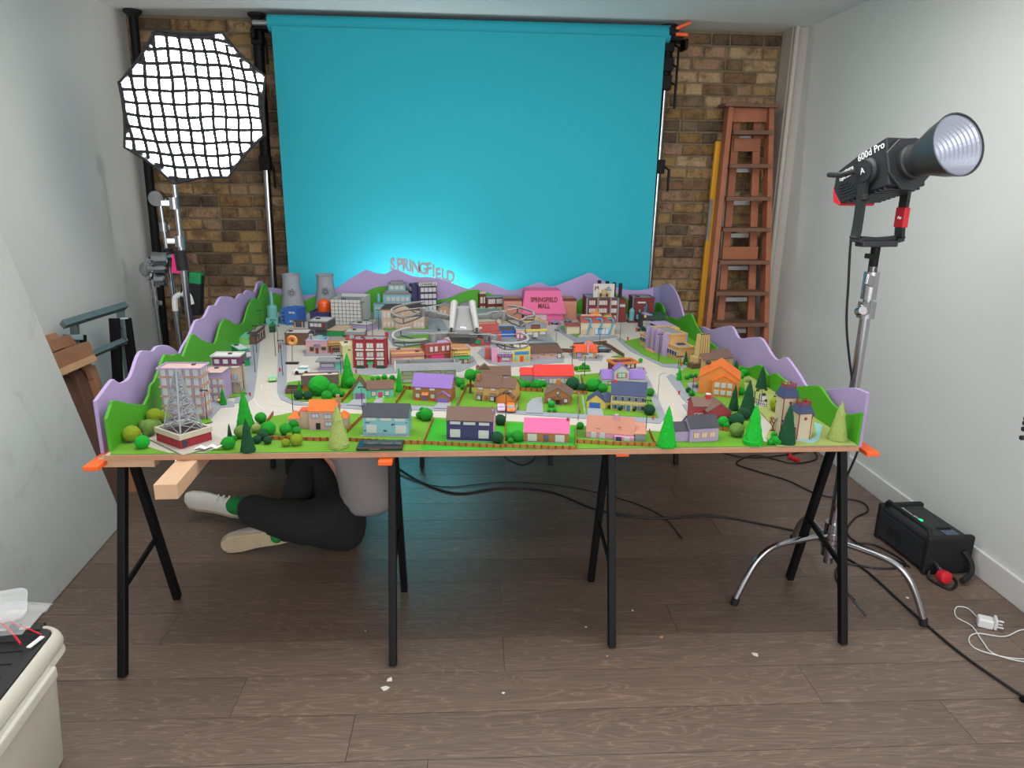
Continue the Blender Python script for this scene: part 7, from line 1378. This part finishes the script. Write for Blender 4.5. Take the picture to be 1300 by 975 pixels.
cluster('vivid green lumpy bush in front of the brown porch house', [(700, 514, 4.6), (704, 521, 3), (697, 521, 2.6)], 'bright')
cluster('green pair of bushes left of the pink roofed bungalow', [(657, 555, 7.4), (646.5, 555, 5.4), (648, 560, 4)], 'green')
cluster('green clump behind the yellow garage', [(752, 491, 8.4), (765, 494, 6.4), (759, 486, 4)], 'green')
cluster('green bushes right of the purple roofed house', [(584, 487, 6), (580, 483, 4), (588, 492, 4)], 'green')
cluster('row of small green bushes behind the red roofed bungalow', [(745, 467, 3.2), (738, 467, 3), (731, 468, 2.8), (741, 463, 2.4)], 'green')
cluster('vivid green knobbly clump left of the lilac bungalow wall', [(917.5, 537, 7), (912, 535, 4), (922, 541, 4)], 'bright')
cluster('small vivid green stepped bush at the front right edge', [(982.6, 560, 5.6), (982.6, 553, 4), (977, 562, 3.6), (988, 562, 3.4)], 'bright')
cluster('green bushes at the foot of the green hill behind the orange house', [(944, 474, 4.6), (937, 470, 3.6), (941, 478, 3.4)], 'bright')
cluster('green hedge behind the turquoise house', [(488, 479, 3.4), (480, 480, 3), (498, 480, 3.4), (473, 481, 2.6)], 'bright')
cluster('dark shrubs in front of the yellow house', [(768, 513, 3.4), (774, 517, 2.8), (787, 519, 3), (805, 520, 3)], 'dark')
cluster('small bushes beside the orange house yard', [(877, 478, 3), (872, 480, 2.6), (883, 477, 2.4)], 'green')
cluster('small shrubs by the school wing', [(876, 462, 2.8), (881, 461, 2.2), (871, 462, 2)], 'bright')
cluster('dark shrubs under the theatre front', [(816, 418, 3), (821, 420, 2.6), (811, 419, 2)], 'dark')
# ball tree on trunk, bare trees
P, sx, sz = scale_at(597, 499); t = thing('ball_tree', 'green ball tree on a reddish trunk left of the tan house', 'model tree', P)
MB().tube([(0, 0, 0), (.001, 0, .05), (0, 0, .075)], [.006, .004, .006], 8).build('trunk', mat('red_brown_twig', (122, 56, 40), .8), t, smooth=True)
for (dx, dz, r) in ((0, 24, 7.2), (9, 25, 5), (14, 21, 3.6), (6, 18, 3.6)): linkobj('crown', ball_mesh('green', 1), t, (dx * sx, 0, dz * sz), (0, 0, dx), (2 * r * sx, 2 * r * sx, 2 * r * sx))
def bare(x, y, h, label, m, seed):
    P, sx, sz = scale_at(x, y); t = thing('bare_tree', label, 'model tree', P); rd = random.Random(seed)
    def br(p, d, L, r, lv):
        q = p + d * L; nm = 'trunk' if lv == 0 else 'branch'
        acc[lv > 0].tube([p, (p + q) / 2 + Vector((rd.uniform(-.1, .1) * L, 0, 0)), q], [r, r * .8, r * .6], 6)
        if lv < 3:
            for _ in range(3 if lv else 4): br(q if _ else p + d * L * .6, (d + Vector((rd.uniform(-.9, .9), rd.uniform(-.6, .6), rd.uniform(-.1, .3)))).normalized(), L * .6, r * .62, lv + 1)
    acc = [MB(), MB()]; br(Vector((0, 0, 0)), Vector((0, 0, 1)), h * .35 * sz, .0034, 0)
    for k in range(4): a = k * 1.6; acc[0].tube([(0, 0, .004), (math.cos(a) * .012, math.sin(a) * .012, .001)], [.003, .0012], 5)
    acc[0].build('trunk', m, t, smooth=True); acc[1].build('branches', m, t, smooth=True)
tw = MATS['red_brown_twig']
bare(981, 547, 26, 'bare brown twig tree with spread roots on the olive ground', tw, 4); bare(989, 527, 28, 'bare brown twig tree in front of the yellow green ball', tw, 9)
bare(993, 508, 18, 'bright orange twig tree in front of the pale cone by the graveyard', mat('orange_twig', (226, 92, 48), .8), 2)
gst = pm('charcoal')
for i, (x, y, s) in enumerate([(970, 503, 4), (984, 505, 3), (972.5, 510, 3.2), (962, 497, 3.4), (955, 500, 3.2), (973, 496, 3.4), (947, 505, 3), (950, 512, 3)]):
    P, sx, sz = scale_at(x, y); o = MB().prism([(q[0] * s * sx, 0, q[1] * s * sz) for q in ((-.5, 0), (.5, 0), (.5, .7), (.3, 1), (-.3, 1), (-.5, .7))], (0, .004, 0)).build('gravestone', gst, None, loc=P, rot=(0, 0, .2 * (i % 3)))
    tag(o, 'small black gravestone ' + ['in the middle of the graveyard', 'at the right end of the graveyard', 'near the white path of the graveyard', 'behind the tall dark cone', 'left of the graveyard gate', 'at the back of the graveyard under the dark cone', 'beside the orange house lawn', 'in front of the tall dark cone'][i], 'gravestone')
P, sx, sz = scale_at(956, 512); t = thing('graveyard_fence', 'thin black wire fence with gate posts around the miniature graveyard', 'model fence', P)
mb = MB(); pts = [atz(x, y, ZT + .004) - P for x, y in ((948, 505), (957, 512), (963, 515), (973, 517))]
for a_, c_ in zip(pts, pts[1:]):
    for z_ in (.010, .022): mb.bar(a_ + Vector((0, 0, z_)), c_ + Vector((0, 0, z_)), .0012)
    for k in range(5): q = a_.lerp(c_, k / 4); mb.bar(q, q + Vector((0, 0, .025)), .0012)
mb.build('wire_rails', gst, t); 
for q in pts[1:3]: MB().bar(q, q + Vector((0, 0, .05)), .003).build('gate_post', gst, t)
ground('path', 'pale path leading into the miniature graveyard', 'path', [(958, 514), (966, 500), (973, 503), (974, 515), (966, 518)], MATS['pale_plot'], .004, .001)

# ------------------------------------------------------------------ fences
fm1 = mat('fence_card_light', (160, 96, 40), .75, var=.2, scale=60); fm2 = mat('fence_card_dark', (112, 62, 28), .75, var=.2, scale=60)
def fence(label, pts, h=5, z=0):
    P = [atz(x, y, ZT + .003) for x, y in pts]; sx = scale_at(*pts[0])[2]; c = P[0].copy(); t = thing('garden_fence', label, 'model fence', c); A = MB(); Bm = MB(); k = 0
    for a, b_ in zip(P, P[1:]):
        L = (b_ - a).length; n = max(int(L / .0075), 1); d = (b_ - a) / n
        for i in range(n):
            p = a + d * i - c; hh_ = h * sx * (1 + .06 * math.sin(k * 1.7)); (A if k % 3 else Bm).bar(p + Vector((0, 0, hh_ / 2)), p + d * .92 + Vector((0, 0, hh_ / 2)), .0022 + .0006 * (k % 2), hh_); k += 1
    A.build('slats', fm1, t, kind='stuff'); Bm.build('dark_slats', fm2, t, kind='stuff')
for lb_, pts in [('brown slatted fence along the front left lawn', [(336, 558), (420, 560)]), ('brown slatted fence behind the black phone', [(443, 560), (500, 563), (538, 564)]), ('plain brown fence in front of the navy walled house', [(538, 564), (640, 569)]),
                 ('brown slatted fence in front of the pink roofed bungalow', [(641, 568), (731, 571)]), ('brown slatted fence in front of the salmon bungalow', [(731, 562), (780, 565), (832, 567)]), ('diagonal fence right of the beige house', [(441, 549), (460, 530)]), ('diagonal fence between the pale blue and navy houses', [(538, 563), (550, 533)]),
                 ('fence post row right of the navy walled house', [(640, 568), (642, 538)]), ('fence right of the pink roofed bungalow', [(731, 570), (731, 543)]), ('diagonal fence right of the salmon bungalow', [(832, 566), (824, 548)]), ('short diagonal fence beside the left bend', [(337, 540), (347, 526)]),
                 ('diagonal fence left of the turquoise house', [(434, 511), (452, 491)]), ('diagonal fence left of the purple roofed house', [(503, 513), (515, 495)]), ('fence behind the purple roofed house', [(512, 494), (524, 495)]), ('fence left of the tan house', [(581, 516), (593, 491), (602, 492)]),
                 ('fence post row right of the tan house', [(657, 521), (660, 499)]), ('fence behind the brown porch house', [(652, 496), (690, 498)]), ('fence behind the yellow garage', [(724, 500), (746, 501)]), ('diagonal fence left of the yellow garage', [(736, 525), (734, 503)]),
                 ('fence right of the lilac bungalow', [(907, 545), (925, 548)]), ('diagonal fence behind the yellow house', [(741, 494), (738, 478)])]: fence(lb_, pts, 4.6)

# ------------------------------------------------------------------ street lamps, hydrants, vehicles
lampm = pm('black'); lamps = [(350, 452, 46, 'at the corner of the left avenue by the yard'), (331.5, 421, 27, 'on the left pavement nearest the green hill'), (326, 447, 34, 'beside the brown brick shop'), (324, 472, 36, 'on the left pavement by the mint roofed shop'), (310, 494, 34, 'by the outside stairs at left'), (263, 533, 38, 'between the two lilac blocks'), (354, 447, 34, 'behind the giant doughnut'), (359, 476, 44, 'on the kerb left of the white van'),
         (433, 475, 24, 'in front of the mint panelled shop'), (461, 413, 30, 'right of the white office cube'), (466, 430, 24, 'left of the courthouse lawn'), (473, 426, 22, 'at the courthouse pavement corner'), (481, 419, 26, 'in front of the small pale blue annexe'), (497, 424, 18, 'at the park corner'), (577, 472, 28, 'in front of the green awning shop'), (706, 433, 14, 'near the purple car'), (713, 418, 18, 'left of the cinema lawn'),
         (761, 443, 26, 'on the corner behind the diner'), (787, 432, 24, 'at the school road corner'), (726, 466, 26, 'left of the diner kerb'), (742, 477, 28, 'behind the red roofed bungalow'), (836, 458, 34, 'on the pavement in front of the school'), (861, 468, 16, 'by the school wing window'), (862, 480, 28, 'at the orange house corner'), (878, 512, 34, 'in front of the red house'), (896, 527, 24, 'on the red house lawn'),
         (372, 523, 34, 'in front of the walled yard'), (460, 521, 30, 'in front of the turquoise garage'), (581, 522, 30, 'at the driveway of the purple roofed house'), (642, 531, 32, 'behind the navy walled house'), (734, 533, 34, 'between the brown and the yellow house'), (820, 546, 38, 'leaning beside the dark bush at the right corner'), (835, 506, 30, 'on the right avenue corner'), (966, 511, 18, 'inside the graveyard gate')]
lp_mesh = {}
def lampmesh(h, w_):
    mb = MB(); mb.tube([(0, 0, 0), (0, 0, h)], [.0016, .0010], 5); return mb
for x, y, h, lb_ in lamps:
    P, sx, sz = scale_at(x, y); pale = x in (581, 835, 734, 497, 713); m = pm('grey') if pale else lampm
    t = thing('street_lamp', ('pale grey' if pale else 'thin black') + ' miniature street lamp ' + lb_, 'street lamp', P); hh_ = h * sz
    MB().tube([(0, 0, 0), (0, 0, hh_)], [.0017, .0010], 5).build('post', m, t)
    if pale: MB().tube([(0, 0, hh_), (-.012, 0, hh_ + .006), (-.024, 0, hh_ + .005)] if x != 835 else [(0, 0, hh_), (.012, 0, hh_ + .008), (.03, 0, hh_ + .007)], .0012, 5).build('arm', m, t)
    else: MB().box(-.011, -.002, hh_ - .001, .011, .002, hh_ + .0012).box(-.012, -.003, hh_ - .004, -.007, .003, hh_).box(.007, -.003, hh_ - .004, .012, .003, hh_).build('lamp_head', m, t)
hyd = pm('brightred')
for x, y, lb_ in [(355.5, 442, 'on the kerb by the giant doughnut'), (355.5, 471, 'on the kerb left of the white van'), (317.5, 502, 'on the left pavement by the small lawn'), (452, 473, 'in front of the red brick block'), (421, 449, 'in front of the wood fronted shop'), (625, 520, 'left of the pink car'), (829, 532, 'at the corner of the yellow house lawn'), (817, 471, 'right of the white burger sign'), (862, 500, 'on the kerb in front of the orange house'), (865, 464, 'on the school wing kerb'), (697, 412, 'at the shopping centre car park'), (797, 432, 'at the top of the school lawn'), (808, 420, 'left of the green roofed theatre')]:
    P, sx, sz = scale_at(x, y); t = thing('fire_hydrant', 'tiny red fire hydrant ' + lb_, 'hydrant', P); s = sx * 1.1
    MB().lathe([(1.1 * s, 0), (1.1 * s, .5 * s), (.8 * s, .7 * s), (.8 * s, 3 * s), (1 * s, 3.2 * s), (.7 * s, 4 * s), (.1 * s, 4.3 * s)], 8).build('body', hyd, t, smooth=True); MB().box(-1.3 * s, -.3 * s, 2 * s, 1.3 * s, .3 * s, 2.6 * s).build('outlet', hyd, t)
def car(x, y, L, Wd, Hh, rz, col, label, van=False, cat='toy car'):
    P, sx, sz = scale_at(x, y); t = thing('toy_van' if van else 'toy_car', label, cat, P, rz); s = sx; m = mat('car_' + col, PAL[col], .3, var=.01, coat=.4)
    L *= s; Wd *= s; Hh *= s; r = Hh * .24
    prof = [(-L / 2, r * .8), (L / 2, r * .8), (L / 2, Hh * .52), (L * .44, Hh * .6), (-L * .46, Hh * .62), (-L / 2, Hh * .5)]
    MB().prism([(a, -Wd / 2, b_) for a, b_ in prof], (0, Wd, 0)).build('body', m, t, bevel=.0012)
    cab = [(-L * .44, Hh * .6), (L * .22, Hh * .6), (L * .14, Hh), (-L * .42, Hh)] if van else [(-L * .36, Hh * .6), (L * .24, Hh * .58), (L * .10, Hh), (-L * .26, Hh)]
    MB().prism([(a, -Wd * .43, b_) for a, b_ in cab], (0, Wd * .86, 0)).build('cabin', m, t, bevel=.001)
    g = pm('lightblue', .3); MB().prism([(a * .86 - L * .01, -Wd * .445, Hh * .64 + (b_ - Hh * .6) * .7) for a, b_ in cab], (0, Wd * .89, 0)).build('side_window', g, t)
    MB().prism([(L * .235, -Wd * .36, Hh * .63), (L * .235, Wd * .36, Hh * .63), (L * .15, Wd * .34, Hh * .95), (L * .15, -Wd * .34, Hh * .95)], (.0012, 0, .0006)).build('windscreen', g, t)
    for a in (-L * .3, L * .3):
        for q in (-1, 1): MB().lathe([(r, -.002), (r, .002)], 12, Matrix.Translation((a, q * Wd * .48, r)) @ Matrix.Rotation(PI / 2, 4, 'X')).build('wheel', pm('black'), t)
    for q in (-1, 1): MB().box(L / 2 - .001, q * Wd * .36 - .002, Hh * .36, L / 2 + .0015, q * Wd * .36 + .002, Hh * .48).build('headlamp', pm('cream'), t)
    return t
car(636, 520, 20, 9.5, 7, -PI / 2, 'lightpink', 'pink toy car on the drive of the tan house'); car(648.5, 521, 19, 10.5, 8, -PI / 2, 'orange', 'orange toy car on the drive of the tan house', True)
car(705, 411, 12, 6, 5, -.5, 'mauve', 'small purple toy car outside the shopping centre'); car(721, 410, 10, 6, 5, -.2, 'navy', 'small navy toy car right of the purple one'); car(765, 446, 20, 9, 7, .05, 'charcoal', 'black toy car beside the diner'); car(346, 483, 12, 9, 6, -1.3, 'palegreen', 'green toy car driving down the left avenue')
car(384, 474, 20, 9, 10, PI, 'white', 'white toy ambulance van in the left car park', True, 'toy van')
P, sx, sz = scale_at(371, 461); t = thing('doughnut_sign', 'giant glazed doughnut sign standing on a black base at left', 'sign', P); s = sx
MB().box(-8 * s, -3 * s, 0, 8 * s, 3 * s, 1.2 * s).build('base', pm('black'), t); MB().bar((0, 0, 0), (s * 1.2, 0, 24 * sz), .0045).build('post', pm('grey'), t)
dn = mat('doughnut', (190, 134, 62), .5, var=.08, scale=60); tr = MB().tube([(math.cos(a) * 4.4 * s, 0, math.sin(a) * 4.4 * s) for a in [2 * PI * k / 24 for k in range(24)]], 2.5 * s, 12, closed=True).build('ring', dn, t, smooth=True, loc=(2 * s, 0, 29 * sz))
MB().tube([(math.cos(a) * 4.4 * s, -1.2 * s, math.sin(a) * 4.4 * s) for a in [PI * .1 + 1.0 * PI * k / 14 for k in range(15)]], 1.5 * s, 8).build('icing', pm('orangered'), tr, smooth=True)
# phone and paper
ph = thing('phone', 'black phone in rugged case lying flat at the front edge of the town', 'phone', (atz(452, 572.6, ZT + .006) + atz(511, 572, ZT + .006)) / 2, .02)
q0 = atz(452, 573, ZT + .005); q1 = atz(511, 572.4, ZT + .005); wph = (q1 - q0).length; dph = .072
pc = mat('phone_case', (30, 28, 28), .5, var=.05); MB().box(-wph / 2, 0, 0, wph / 2, dph, .011).build('case', pc, ph, bevel=.0035); MB().box(-wph / 2 + .006, .005, .0109, wph / 2 - .006, dph - .005, .0122).build('screen', mat('phone_glass', (10, 22, 30), .06, var=0, coat=1), ph)
MB().box(-.03, -.001, .003, .0, .001, .007).build('button', mat('bronze', (120, 96, 80), .4, .4), ph)
pp = thing('paper_strip', 'crumpled white paper strip beside the mast building', 'paper', atz(266, 571, ZT + .004)); 
m_ = MB(); pts = [(-.045, 0, .003), (-.03, .004, .010), (-.012, 0, .004), (.006, .004, .013), (.022, 0, .006), (.042, .006, .014)]
for a_, c_ in zip(pts, pts[1:]): m_.prism([Vector(a_) + Vector((0, -.007, 0)), Vector(c_) + Vector((0, -.007, 0)), Vector(c_) + Vector((0, .007, .002)), Vector(a_) + Vector((0, .007, .002))], (0, 0, .0006))
m_.build('sheet', MATS['paper_scrap'], pp)
# big felt hedge and roof bushes already placed; tidy the depsgraph
bpy.context.view_layer.update()
